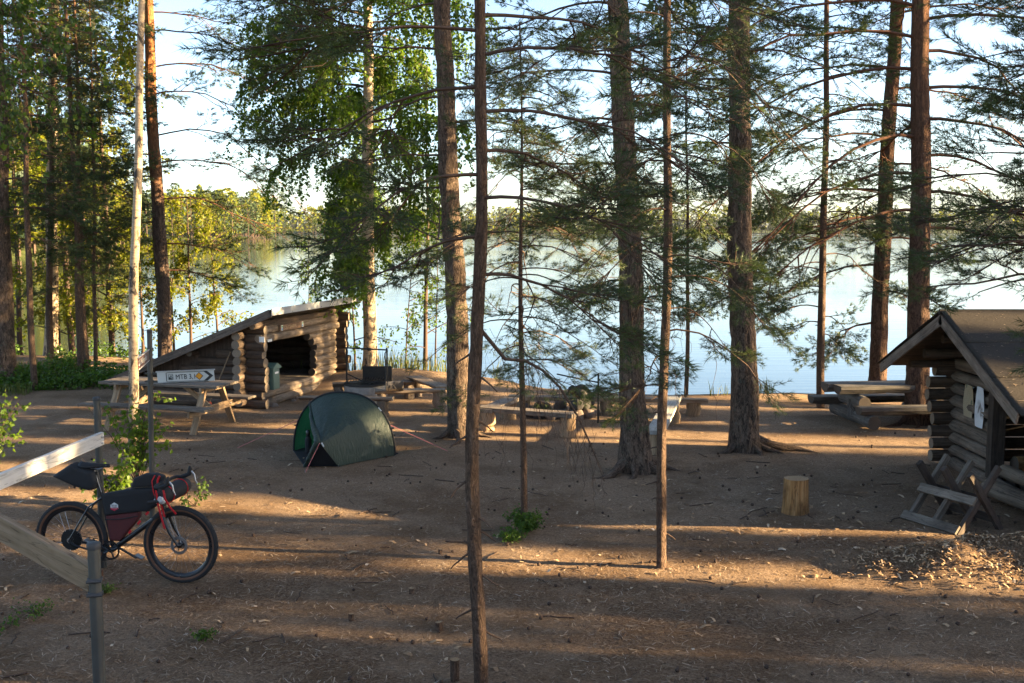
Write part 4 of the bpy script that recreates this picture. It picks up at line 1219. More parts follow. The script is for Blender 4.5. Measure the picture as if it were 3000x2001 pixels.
# ------------------------------------------------------------------ lean-to shelter
P1 = G(780, 1197); P2 = G(1000, 1124)
sx_ = unit(P2 - P1); fx_ = unit(np.cross(sx_, [0, 0, 1])); zz_ = V3(0, 0, 1)
WL = float(np.linalg.norm(P2 - P1))
def SH(back, s, z): return P1 - fx_ * back + sx_ * s + zz_ * z
sh = thing('lean_to_shelter', P1, 'log lean-to shelter with sloping roof and dark open front', 'shelter')
roofz = lambda b: 1.72 - 0.405 * (b + 0.3)
DL = [M_logdark, M_end]; LL = [M_log, M_end]
for k in range(10):
    z = 0.08 + 0.152 * k
    bmax = min(2.75, (1.72 - 0.12 - z - 0.10) / 0.405 - 0.3)
    if bmax < 0.5: bmax = 0.5
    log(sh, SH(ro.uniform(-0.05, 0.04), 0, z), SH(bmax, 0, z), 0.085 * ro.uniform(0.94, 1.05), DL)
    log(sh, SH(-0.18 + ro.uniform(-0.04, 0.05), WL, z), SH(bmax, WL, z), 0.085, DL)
for k in range(9):
    z = 0.10 + 0.152 * k + 0.03
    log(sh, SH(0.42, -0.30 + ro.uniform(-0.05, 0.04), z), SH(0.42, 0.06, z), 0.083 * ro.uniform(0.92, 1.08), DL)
for k, z in enumerate([0.08, 0.235]):
    log(sh, SH(0.10 + 0.02 * k, -0.04 + 0.05 * k, z), SH(0.10 + 0.02 * k, WL - 0.12, z), 0.082, LL, label='pale sill log of the open front')
for k in range(7):
    z = 0.39 + 0.125 * k
    s0 = 2.05 + 0.16 * ro.rand() + (0.12 if k in (1, 4) else 0) - (0.15 if k > 5 else 0)
    log(sh, SH(0.12, s0, z), SH(0.12, WL - 0.10, z), 0.075, [M_log, M_enddark])  # ends turned from the sun get dark end grain, shade put into the colour
log(sh, SH(0.06, -0.10, 1.29), SH(0.06, WL + 0.05, 1.27), 0.082, LL, label='pale lintel log')
log(sh, SH(0.08, 0.02, 1.44), SH(0.08, WL + 0.05, 1.42), 0.08, LL, label='pale lintel log')
for k in range(4):                                     # low back wall
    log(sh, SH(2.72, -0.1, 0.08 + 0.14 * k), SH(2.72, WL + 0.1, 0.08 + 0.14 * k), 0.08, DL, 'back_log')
for k in range(11):                                    # floor boards
    b = 0.25 + 0.21 * k
    board(sh, SH(b, 0.1, 0.30), SH(b, WL - 0.1, 0.30), 0.2, 0.03, M_greywood, 'floor_board')
for s in (0.0, WL):                                    # boarding that closes the wall under the slope
    m = MB(); prism(m, [(0.35, 1.0), (0.35, roofz(0.35) + 0.07), (2.72, roofz(2.72) + 0.07), (2.72, 0.2)], P1 + sx_ * s, -fx_, zz_, 0.03); m.build('gable_filler', M_dark, sh)
# roof deck, battens, edges
m = MB(); sl = unit(-fx_ + zz_ * -0.405)
f0, f1 = -0.36, WL + 0.32
upn = unit(np.cross(sl, sx_)); upn = upn if upn[2] > 0 else -upn
c0 = SH(-0.34, 0, roofz(-0.34)); c1 = SH(3.05, 0, roofz(3.05))
mid = (c0 + c1) / 2 + sx_ * (f0 + f1) / 2
Rr = np.stack([unit(c1 - c0), unit(np.cross(upn, unit(c1 - c0))), upn], 1)
wbox(m, mid + upn * 0.10, (np.linalg.norm(c1 - c0) + 0.03, f1 - f0, 0.03), Rr)
m.build('roof', M_felt, sh)
for k in range(16):                                    # roof boards under the felt, seen from below
    s = f0 + (f1 - f0) * (k + 0.5) / 16
    board(sh, c0 + sx_ * s + upn * 0.07, c1 + sx_ * s + upn * 0.07, (f1 - f0) / 16 - 0.008, 0.022, M_dark, 'roof_board', up=upn, bevel=0)
for b in (0.1, 1.4, 2.6):
    q = SH(b, 0, roofz(b)) - upn * 0.02
    log(sh, q + sx_ * f0 * 0.8, q + sx_ * (f1 - 0.1), 0.06, DL, 'purlin')
for s in (f0, f1):
    board(sh, c0 + sx_ * s + upn * 0.055, c1 + sx_ * s + upn * 0.055, 0.025, 0.14, M_barge, 'bargeboard', up=upn)
m = MB(); wbox(m, c0 + sx_ * (f0 + f1) / 2 + fx_ * 0.02 + zz_ * 0.075, (0.014, f1 - f0 + 0.05, 0.125), np.stack([fx_, sx_, zz_], 1))
fa = m.build('fascia', M_zinc, sh)
for k in range(7):
    m = MB(); lathe(m, [(0, 0.006), (0.009, 0.004), (0.009, 0)], c0 + sx_ * (f0 + 0.15 + (f1 - f0 - 0.3) * k / 6) + fx_ * 0.028 + zz_ * 0.035, 8, fx_); m.build('screw', M_iron, fa)
# name board on the lintel
nb = MB(); wbox(nb, SH(-0.02, 1.04, 1.435), (0.03, 1.0, 0.115), np.stack([fx_, sx_, zz_], 1))
nbo = nb.build('name_board', wood_mat('name_board_wood', (0.13, 0.075, 0.045), (0.22, 0.135, 0.085), (0.30, 0.2, 0.13), 26, 1.2), sh, bevel=0.004)
text(nbo, 'JOUTSNIEMI', SH(-0.038, 0.70, 1.405), sx_, zz_, 0.085, plain_mat('carved_letters', (0.42, 0.30, 0.17), 0.8), 'lettering', sx=1.1)
for s in (0.615, 1.465):
    m = MB(); wbox(m, SH(-0.037, s, 1.435), (0.004, 0.06, 0.10), np.stack([fx_, sx_, zz_], 1)); st = m.build('route_marker', M_paper, nbo)
    m = MB(); wbox(m, SH(-0.0405, s, 1.458), (0.003, 0.034, 0.034), np.stack([fx_, sx_, zz_], 1)); m.build('green_mark', plain_mat('marker_green', (0.05, 0.28, 0.08), 0.5), st)
    m = MB(); wbox(m, SH(-0.0405, s, 1.412), (0.003, 0.034, 0.034), np.stack([fx_, sx_, zz_], 1)); m.build('blue_mark', plain_mat('marker_blue', (0.04, 0.25, 0.5), 0.5), st)
for (b, s, z, sz, name) in [(-0.02, -0.135, 1.29, (0.11, 0.006, 0.10), 'paper_notice'), (-0.03, 0.14, 1.245, (0.006, 0.16, 0.05), 'paper_strip')]:
    m = MB(); wbox(m, SH(b, s, z), sz, np.stack([fx_, sx_, zz_], 1)); m.build(name, M_paper, sh)
for i in range(14):                                    # footing stones
    m = MB(); p = SH(ro.uniform(-0.1, 0.25), ro.uniform(0, WL), -0.01); r_ = ro.uniform(0.05, 0.11)
    lathe(m, [(0, -r_ * .7), (r_ * .8, -r_ * .4), (r_, 0), (r_ * .7, r_ * .5), (0, r_ * .7)], p, 9); m.build('footing_stone', M_stone, sh, smooth=True)

# letterbox at the shelter's near jamb
lb = SH(-0.02, 0.24, 0.33)
t = thing('letterbox', lb, 'small green letterbox standing on the sill of the lean-to', 'letterbox')
R3 = np.stack([fx_, sx_, zz_], 1)
m = MB(); wbox(m, lb + zz_ * 0.19, (0.16, 0.24, 0.38), R3); m.build('box', M_mail, t, bevel=0.012)
m = MB(); prism(m, [(-0.15, 0), (0.15, 0), (0.15, 0.03), (0.0, 0.11), (-0.15, 0.03)], lb + zz_ * 0.385, sx_, zz_, 0.2); m.build('lid', M_mail, t, bevel=0.006)
m = MB(); wbox(m, lb + zz_ * 0.31 + fx_ * 0.084, (0.006, 0.13, 0.035), R3); m.build('label_plate', M_paper, t)
# broom leaning on the corner
b0 = SH(0.95, -0.36, 0.12); b1 = SH(0.62, -0.14, 1.05)
t = thing('broom', b0 - zz_ * 0.12, 'broom with red bristles leaning on the side wall of the lean-to', 'broom')
rod(t, [b0, b1], 0.012, M_fresh, 'handle')
m = MB(); dv = unit(b1 - b0); tube(m, [b0 + dv * 0.03, b0 - dv * 0.04, b0 - dv * 0.12], [0.03, 0.06, 0.11], 10); m.build('bristles', M_broom, t)

# ------------------------------------------------------------------ picnic table on the left
a = G(236, 1177, 0.45); b = G(632, 1197, 0.45)
lx_ = unit(b - a); cy_ = unit(np.cross(zz_, lx_))
ctr = (a + b) / 2 + cy_ * 0.62; ctr[2] = 0.0
pt = thing('picnic_table', ctr, 'pale timber picnic table with attached benches beside the lean-to', 'picnic table')
def PT(x, y, z): return ctr + lx_ * x + cy_ * y + zz_ * z
for i in range(5):
    y = (i - 2) * 0.145
    board(pt, PT(-1.1, y, 0.735), PT(1.1, y, 0.735), 0.137, 0.04, M_greywood, 'top_board')
for sgn in (-1, 1):
    for j in range(2):
        y = sgn * (0.60 + 0.145 * j)
        board(pt, PT(-1.17, y, 0.43), PT(1.17, y, 0.43), 0.137, 0.04, M_greywood, 'seat_board')
for x in (-0.78, 0.82):
    board(pt, PT(x, -0.36, 0.675), PT(x, 0.36, 0.675), 0.045, 0.09, M_fresh, 'top_bearer')
    bm = board(pt, PT(x + 0.048, -0.80, 0.355), PT(x + 0.048, 0.80, 0.355), 0.045, 0.115, M_fresh, 'cross_beam')
    for sgn in (-1, 1):
        board(pt, PT(x, sgn * 0.62, -0.02), PT(x, sgn * 0.24, 0.70), 0.045, 0.11, M_fresh, 'leg', up=(lx_[0], lx_[1], 0))
        m = MB(); lathe(m, [(0, 0.02), (0.016, 0.015), (0.016, 0)], PT(x + 0.0715, sgn * 0.43, 0.36), 8, lx_); m.build('bolt', M_metal, bm)
    board(pt, PT(x * 0.93, 0.0, 0.36), PT(x * 0.35, 0.0, 0.70), 0.045, 0.08, M_fresh, 'brace')

# ------------------------------------------------------------------ benches
def bench(label, p0, p1, ztop, legs, w=0.26, th=0.07, mat=None, lmat=None, half=True, group='split-log benches', name='log_bench', endcap=None):
    p0 = V3(p0[0], p0[1], 0); p1 = V3(p1[0], p1[1], 0)
    mid = (p0 + p1) / 2
    t = thing(name, mid, label, 'bench', group)
    d = unit(p1 - p0); cy = np.cross(zz_, d)
    m = MB()
    if half:
        k = 9; ts = np.linspace(0, 1, k)
        pr = [(-1, 0.0), (-0.93, -0.45), (-0.55, -0.85), (0, -1.0), (0.55, -0.85), (0.93, -0.45), (1, 0.0)]
        P = np.zeros((k, 8, 3))
        for i, tt in enumerate(ts):
            wv = w / 2 * (1 + 0.06 * ro.normal())
            for j, (yy, z_) in enumerate(pr):
                P[i, j] = p0 + (p1 - p0) * tt + cy * (yy * wv) + zz_ * (ztop + z_ * th * (1 + 0.08 * ro.normal()) + 0.006 * ro.normal())
            P[i, 7] = P[i, 0]
        L = np.linalg.norm(p1 - p0)
        uv = np.stack([np.broadcast_to(np.linspace(0, 0.6, 8), (k, 8)), np.broadcast_to((ts * L)[:, None], (k, 8))], -1)
        grid(m, P, uv=uv)
        m.add(P[0, :7], [list(range(7))], np.array(pr) * w / 2, 1); m.add(P[-1, :7], [list(range(7))[::-1]], np.array(pr) * w / 2, 1)
        m.build('seat', [mat or M_log, M_end], t)
    else:
        wbox(m, (p0 + p1) / 2 + zz_ * (ztop - th / 2), (np.linalg.norm(p1 - p0), w, th), beamR(d)); m.build('seat', mat or M_greywood, t, bevel=0.006)
    for f, r_ in legs:
        q = p0 + (p1 - p0) * f
        zb = gz(q) - 0.06
        log(t, V3(q[0], q[1], zb), V3(q[0], q[1], ztop - th * 0.75), r_, lmat or [M_log, M_end], 'leg', n=16)
    return t
def bp(u, v, z): return G(u, v, z)
bench('split-log bench standing right behind the tent', bp(880, 1161, 0.36), bp(1150, 1164, 0.36), 0.36, [(0.14, 0.085), (0.90, 0.10)])
bench('split-log bench carrying a birch log', bp(1098, 1148, 0.37), bp(1304, 1144, 0.37), 0.40, [(0.10, 0.09), (0.91, 0.105)], mat=M_log)
b3 = bench('weathered bench slanting away on the right of the fire ring', bp(1300, 1132, 0.40), bp(1212, 1101, 0.40), 0.395, [(0.9, 0.10)], w=0.30)
bench('low split-log bench behind the concrete fire ring', bp(974, 1122, 0.34), bp(1215, 1116, 0.34), 0.34, [(0.08, 0.10), (0.93, 0.10)])
q0 = bp(1131, 1136, 0.46); q1 = q0 + V3(0.30, 0.06, 0)
t = thing('birch_log', V3(q0[0], q0[1], 0.40), 'short birch log lying on the bench by the fire ring', 'log')
log(t, V3(q0[0], q0[1], 0.485), V3(q1[0], q1[1], 0.485), 0.082, [M_birch, M_endfresh], 'round', n=18)

# ------------------------------------------------------------------ concrete fire ring with grill
fr = G(1072, 1186); fr[2] = 0.0
t = thing('fire_ring', fr, 'round concrete fire ring with iron grill frame and grates', 'fire ring')
m = MB(); lathe(m, [(0.36, -0.05), (0.40, -0.05), (0.40, 0.37), (0.39, 0.385), (0.33, 0.385), (0.32, 0.37), (0.32, 0.10), (0, 0.10)], fr, 40); m.build('ring', M_concrete, t, smooth=False)
m = MB()
lathe(m, [(0.42, 0.40), (0.42, 0.412), (0.0, 0.418)], fr, 30); m.build('cover_plate', M_iron, t)
for dx in (-0.36, 0.40):
    rod(t, [fr + V3(dx, 0.06, 0.36), fr + V3(dx, 0.06, 1.04), fr + V3(dx * 0.98, 0.06, 1.07)], 0.016, M_iron, 'frame_post')
rod(t, [fr + V3(-0.36, 0.06, 1.07), fr + V3(0.40, 0.06, 1.03)], 0.014, M_iron, 'frame_bar')
rod(t, [fr + V3(0.40, 0.06, 1.03), fr + V3(0.40, -0.25, 1.0), fr + V3(0.42, -0.28, 0.42)], 0.012, M_iron, 'swing_rod')
rod(t, [fr + V3(-0.35, 0.06, 0.58), fr + V3(0.0, 0.0, 0.42)], 0.011, M_iron, 'stay_rod')
rod(t, [fr + V3(0.38, -0.15, 0.52), fr + V3(0.12, -0.2, 0.42)], 0.011, M_iron, 'stay_rod')
m = MB(); wbox(m, fr + V3(0.18, 0.33, 0.54), (0.56, 0.02, 0.30), None); m.build('lid_plate', M_iron, t, bevel=0.015)
for gx0, gz0, tl in [(-0.14, 0.43, 0.06), (0.16, 0.445, 0.1)]:
    m = MB()
    for i in range(9):
        o = -0.2 + 0.05 * i
        tube(m, [fr + V3(gx0 + o, -0.22, gz0), fr + V3(gx0 + o, 0.2, gz0 + tl * 0.5)], 0.006, 5)
    tube(m, [fr + V3(gx0 - 0.22, -0.22, gz0), fr + V3(gx0 + 0.22, -0.22, gz0), fr + V3(gx0 + 0.22, 0.2, gz0 + tl * .5), fr + V3(gx0 - 0.22, 0.2, gz0 + tl * .5), fr + V3(gx0 - 0.22, -0.22, gz0)], 0.008, 5)
    m.build('grate', M_iron, t)

# ------------------------------------------------------------------ stone fire pit, its pole and plank benches
fp = G(1640, 1215); fp[2] = gz(fp)
t = thing('stone_fire_pit', fp, 'ring of sooty stones forming the open fire pit', 'fire pit')
def stone(parent, c, r, mat, seed, name='stone'):
    rg = np.random.RandomState(seed)
    n, k = 12, 8
    th = np.linspace(0, 2 * math.pi, n + 1); ph = np.linspace(-1.45, 1.45, k)
    T, Pp = np.meshgrid(th, ph)
    rr = 1 + 0.35 * (vnoise(T / 6.283 * 4, Pp * 1.6 + 5, seed, 4) - 0.5)
    sc = r * rg.uniform(0.75, 1.25, 3) * V3(1, 1, 0.8)
    V = np.stack([np.cos(T) * np.cos(Pp), np.sin(T) * np.cos(Pp), np.sin(Pp)], -1) * rr[..., None] * sc
    a = rg.uniform(0, 6.28); R = np.array([[math.cos(a), -math.sin(a), 0], [math.sin(a), math.cos(a), 0], [0, 0, 1]])
    m = MB(); grid(m, np.ascontiguousarray((V @ R.T + c).transpose(1, 0, 2)))
    m.build(name, mat, parent, smooth=True)
sd = 100
for i in range(17):
    a = i / 17 * 6.283 + ro.uniform(-0.1, 0.1)
    r_ = ro.uniform(0.09, 0.15)
    R0 = 0.62
    stone(t, fp + V3(R0 * math.cos(a), R0 * 0.8 * math.sin(a), r_ * 0.45), r_, M_stone if ro.rand() < 0.55 else M_soot, sd); sd += 1
for i in range(12):
    a = ro.uniform(-1.1, 1.3)
    r_ = ro.uniform(0.10, 0.16)
    stone(t, fp + V3(0.52 * math.cos(a) - 0.02, 0.5 * math.sin(a), 0.2 + 0.1 * ro.rand()), r_, M_soot, sd); sd += 1
for i in range(5):
    a = ro.uniform(-0.9, 1.3)
    stone(t, fp + V3(0.46 * math.cos(a), 0.42 * math.sin(a), 0.38 + 0.05 * ro.rand()), ro.uniform(0.08, 0.13), M_soot, sd); sd += 1
m = MB(); lathe(m, [(0, 0.06), (0.3, 0.05), (0.5, 0.01)], fp, 20); m.build('ash_bed', M_soot, t)
pp = G(1752, 1240); pp[2] = 0.0
t = thing('grill_pole', pp, 'iron pole with swing arm and hanging grate over the stone fire pit', 'grill stand')
rod(t, [pp + V3(0, 0, -0.1), pp + V3(0, 0, 0.86)], 0.016, M_iron, 'pole')
arm = [pp + V3(0, 0, 0.70), pp + V3(-0.35, 0.05, 0.76), pp + V3(-0.70, 0.1, 0.83)]
rod(t, arm, 0.012, M_iron, 'arm'); rod(t, [pp + V3(0, 0, 0.84), pp + V3(-0.16, 0.02, 0.735)], 0.008, M_iron, 'brace')
for o in (-0.25, 0.25): rod(t, [pp + V3(-0.5, 0.07, 0.80), pp + V3(-0.5 + o, 0.07 + o * 0.2, 0.46)], 0.005, M_iron, 'chain')
m = MB(); gc = pp + V3(-0.5, 0.07, 0.45)
for i in range(11):
    o = -0.25 + 0.05 * i; tube(m, [gc + V3(o, -0.2, 0), gc + V3(o, 0.2, 0)], 0.006, 5)
tube(m, [gc + V3(0.29 * math.cos(x), 0.24 * math.sin(x), 0) for x in np.linspace(0, 6.283, 20)], 0.009, 5); m.build('grate', M_iron, t)
LF = [M_fresh, M_endfresh]
PB = 'plank benches round the stone fire pit'
bench('plank bench on a stump leg in front of the stone fire pit', bp(1405, 1190, 0.38), bp(1684, 1211, 0.38), 0.385, [(0.06, 0.11), (0.93, 0.115)], w=0.26, th=0.07, half=False, lmat=LF, group=PB, name='plank_bench')
bench('bleached plank bench slanting away behind the slim sunlit pine', bp(1920, 1262, 0.40), bp(1975, 1158, 0.40), 0.40, [(0.08, 0.12), (0.86, 0.13)], w=0.26, th=0.06, half=False, mat=wood_mat('bleached_plank', (0.30, 0.27, 0.23), (0.48, 0.45, 0.40), (0.60, 0.57, 0.52), 34, 1.8), lmat=LF, group=PB, name='plank_bench')
bench('long plank bench behind the stone fire pit by the water', bp(1490, 1158, 0.30), bp(2074, 1168, 0.30), 0.30, [(0.07, 0.14), (0.5, 0.12), (0.93, 0.12)], w=0.24, th=0.07, half=False, mat=wood_mat('brown_plank', (0.15, 0.095, 0.055), (0.26, 0.18, 0.115), (0.38, 0.29, 0.2), 34, 1.8), lmat=LF, group=PB, name='plank_bench')
bench('plank bench half hidden by the slim pine on the left of the stone fire pit', bp(1420, 1200, 0.36), bp(1500, 1165, 0.36), 0.37, [(0.1, 0.12), (0.9, 0.12)], w=0.26, th=0.07, half=False, lmat=LF, group=PB, name='plank_bench')
# stones at the waterline
for i in range(9):
    u = ro.uniform(1690, 1850); p = G(u, 1150, -0.05); p = V3(p[0], shoreY(p[0]) - ro.uniform(0.0, 0.5), 0); p[2] = gz(p) + 0.01
    r_ = ro.uniform(0.05, 0.11)
    m = MB(); lathe(m, [(0, -r_ * .6), (r_, -r_ * .2), (r_ * .8, r_ * .35), (0, r_ * .55)], p, 8)
    tag(m.build('shore_stone', M_stone, org=p, smooth=True), 'one of the small stones at the water edge behind the long plank bench', 'stone', 'stones at the water edge')

# ------------------------------------------------------------------ chopping block
cb = G(2329, 1500); cb[2] = gz(cb)
t = thing('chopping_block', cb, 'yellowish upright chopping block standing alone on the bare ground', 'chopping block')
m = MB(); n = 26; k = 9
zt = np.linspace(-0.03, 0.405, k)
th = np.linspace(0, 1, n + 1)
dd = np.stack([0.012 * (vnoise(th * 9, th * 0 + 2, 5, 9) - 0.5) * 2 + 0.006 * vnoise(th * 22, th * 0 + z_ * 2, 6, 22) for z_ in zt]); dd[:, -1] = dd[:, 0]
tube(m, np.stack([cb[0] + 0 * zt, cb[1] + 0 * zt, cb[2] + zt], 1), 0.145 - 0.012 * np.linspace(0, 1, k) + 0.01 * np.exp(-zt / 0.05), n, True, 0, 1, disp=dd)
m.build('block', [M_yellowwood, M_endfresh], t, smooth=False)
# small cut stumps near the camera
for u, v, r_, h, lab in [(1333, 1992, 0.035, 0.16, 'cut sapling stump at the bottom edge left of the nearest pine'), (1286, 1845, 0.03, 0.07, 'tiny sunlit stump left of the nearest pine'), (1029, 1820, 0.022, 0.06, 'tiny cut stump left of the sunlit stump'), (1206, 1740, 0.022, 0.05, 'tiny stump farther from the camera than the sunlit stump'), (1290, 1622, 0.02, 0.05, 'tiny stump at the edge of the long sun bar')]:
    p = G(u, v); p[2] = gz(p)
    t = thing('stump', p, lab, 'stump')
    log(t, p - zz_ * 0.03, p + zz_ * h, r_, [M_bark_thin, M_endfresh], 'stem', n=12, sub=4)

# ------------------------------------------------------------------ massive log table by the water
o = G(2452, 1140, 0.62); o2 = G(2760, 1138, 0.62)
tx = unit(V3(o2[0] - o[0], (o2[1] - o[1]) + 0.12, 0)); ty = np.cross(zz_, tx)
tc = V3(o[0], o[1], 0) + tx * 1.05 + ty * 0.32; tc[2] = gz(tc)
t = thing('log_table', tc, 'massive dark table of halved logs with log benches by the water', 'table')
def LT(x, y, z): return V3(tc[0], tc[1], 0) + tx * x + ty * y + zz_ * z
M_tl = wood_mat('table_log', (0.055, 0.048, 0.042), (0.13, 0.115, 0.10), (0.22, 0.20, 0.18), 26, 1.4)
def halflog(y, z, x0, x1, w, th, name):
    m = MB(); k = 8; xs = np.linspace(x0, x1, k)
    pr = [(-1, 0), (-0.97, -0.4), (-0.6, -0.88), (0, -1), (0.6, -0.88), (0.97, -0.4), (1, 0)]
    P = np.zeros((k, 8, 3))
    for i, x in enumerate(xs):
        for j, (a_, b_) in enumerate(pr): P[i, j] = LT(x, y + a_ * w / 2, z + b_ * th * (1 + 0.05 * ro.normal()))
        P[i, 7] = P[i, 0]
    uv = np.stack([np.broadcast_to(np.linspace(0, 0.8, 8), (k, 8)), np.broadcast_to(xs[:, None], (k, 8))], -1)
    grid(m, P, uv=uv)
    m.add(P[0, :7], [list(range(7))], np.array(pr) * w / 2, 1); m.add(P[-1, :7], [list(range(7))[::-1]], np.array(pr) * w / 2, 1)
    m.build(name, [M_tl, M_enddark], t)
halflog(-0.17, 0.66, -0.98, 1.0, 0.33, 0.15, 'top_log'); halflog(0.17, 0.655, -1.06, 1.0, 0.33, 0.15, 'top_log')
halflog(-0.62, 0.36, -0.80, 1.05, 0.28, 0.14, 'seat_log'); halflog(0.62, 0.36, -1.12, 1.05, 0.28, 0.14, 'seat_log')
for x in (-0.6, 0.75):
    log(t, LT(x, -0.80, 0.12), LT(x, 0.80, 0.12), 0.11, [M_tl, M_enddark], 'ground_log')
    log(t, LT(x, -0.42, 0.38), LT(x, 0.42, 0.38), 0.11, [M_tl, M_enddark], 'top_support')
    log(t, LT(x, 0, 0.1), LT(x, 0, 0.4), 0.11, [M_tl, M_enddark], 'pedestal')

# ------------------------------------------------------------------ woodshed at the right
WX, WY0, WY1 = 6.14, 14.5, 11.0
YR, ZR = 12.75, 2.27
ws = thing('woodshed', (WX + 1.0, 12.75, 0), 'log woodshed with gable roof and open side at the right edge', 'shed')
hz = lambda y: ZR - abs(y - YR) * 0.42
M_shed = wood_mat('shed_log', (0.075, 0.055, 0.042), (0.17, 0.13, 0.10), (0.27, 0.215, 0.165), 20, 1.2)
SL = [M_shed, M_end]
XE = 9.2
k = 0; z = 0.14
while z < 1.40:                                        # back wall, its log ends stick out to the left
    log(ws, (5.79 + ro.uniform(-0.05, 0.05), WY0, z), (XE, WY0, z), 0.082 * ro.uniform(0.95, 1.08), [M_logdark, M_end]); z += 0.172
z = 0.06
while z < 1.62:                                        # gable wall towards the doorway post
    log(ws, (WX, WY0 + 0.16, z), (WX, 13.26 + ro.uniform(-0.03, 0.03), z), 0.083 * ro.uniform(0.93, 1.06), SL, sub=6)
    m = MB(); wbox(m, (WX + 0.02, 13.22, z), (0.07, 0.10, 0.06)); m.build('tenon', M_logdark, ws, bevel=0.004); z += 0.172
z = 1.62
while z < 2.2:                                         # gable top
    hw = (ZR - 0.1 - z) / 0.42 - 0.05
    if hw > 0.15: log(ws, (WX, YR + hw, z), (WX, YR - hw, z), 0.08, [M_logdark, M_end])
    z += 0.165
log(ws, (WX - 0.05, 13.3, 0.08), (WX - 0.05, 10.9, 0.08), 0.085, SL, 'sill_log')
m = MB(); wbox(m, (WX - 0.03, 13.16, 0.86), (0.17, 0.15, 1.66)); m.build('doorway_post', M_dark, ws, bevel=0.006)
m = MB(); wbox(m, (WX - 0.0, 11.0, 0.70), (0.15, 0.15, 1.30)); m.build('doorway_post', M_dark, ws, bevel=0.006)
for kk in range(7):                                    # slatted far side of the shed
    z = 0.18 + 0.175 * kk
    board(ws, (6.3, WY0 - 0.02 - 0.2, z), (XE, WY0 - 0.22, z), 0.025, 0.158, M_dark, 'slat')
for kk in range(8):
    z = 0.15 + 0.17 * kk
    board(ws, (XE, WY0, z), (XE, WY1, z), 0.025, 0.15, M_dark, 'slat')
for kk in range(7):
    z = 0.15 + 0.17 * kk
    log(ws, (6.6, WY1, z), (XE, WY1, z), 0.08, [M_logdark, M_end])
m = MB(); prism(m, [(WY1, 1.35), (WY0, 1.35), (WY0, hz(WY0) - 0.05), (YR, ZR - 0.06), (WY1, hz(WY1) - 0.05)], (XE, 0, 0), (0, 1, 0), (0, 0, 1), 0.03); m.build('gable_filler', M_dark, ws)  # filler added at the unseen end to stop low sun leaking under the roof
X0 = 5.19
for yy in (YR, YR + 0.62, YR + 1.2, YR + 1.68, YR - 0.62, YR - 1.2, YR - 1.68):
    zz0 = hz(yy) - 0.13
    log(ws, (X0 + 0.28, yy, zz0), (XE, yy, zz0), 0.058, [M_logdark, M_enddark], 'purlin')
for sgn in (1, -1):
    e0 = V3(0, YR, ZR); e1 = V3(0, YR + sgn * 2.06, ZR - 2.06 * 0.42)
    d_ = unit(e1 - e0); nrm = V3(0, sgn * 0.42, 1) / math.hypot(1, 0.42)
    Rm = np.stack([V3(1, 0, 0), d_, np.cross(V3(1, 0, 0), d_)], 1)
    m = MB(); wbox(m, V3((X0 + XE + 0.3) / 2, 0, 0) + (e0 + e1) / 2 - nrm * 0.03, (XE + 0.3 - X0, np.linalg.norm(e1 - e0), 0.03), Rm); m.build('roof_deck', M_dark, ws)
    for q in range(3):                                 # overlapping felt strips
        a0 = e0 + d_ * (np.linalg.norm(e1 - e0) + 0.04) * q / 3; a1 = e0 + d_ * (np.linalg.norm(e1 - e0) + 0.04) * (q + 1.06) / 3
        m = MB(); xs = np.linspace(X0 - 0.02, XE + 0.32, 60); ts = np.linspace(0, 1, 12)
        P = a0[None, None] + (a1 - a0)[None, None] * ts[None, :, None] + V3(1, 0, 0) * xs[:, None, None] + nrm * (0.004 + 0.006 * (2 - q) + 0.008 * (vnoise(xs[:, None] * 2.5, ts[None, :] * 2 + q * 7 + sgn, 3)))[..., None] + nrm * (0.006 * (1 - ts))[None, :, None] * 0
        if sgn > 0: P = P[:, ::-1]
        grid(m, np.ascontiguousarray(P)); fo = m.build('roof_felt_strip', M_felt, ws, smooth=True)
        so = fo.modifiers.new('thick', 'SOLIDIFY'); so.thickness = 0.006
    board(ws, V3(X0, 0, 0) + e0 - nrm * 0.085 - zz_ * 0.0, V3(X0, 0, 0) + e1 - nrm * 0.085, 0.025, 0.13, M_barge, 'bargeboard', up=nrm)
m = MB(); tube(m, [(X0 - 0.03, YR, ZR + 0.005), (XE + 0.3, YR, ZR + 0.005)], 0.035, 10); m.build('ridge_felt', M_felt, ws, smooth=True)
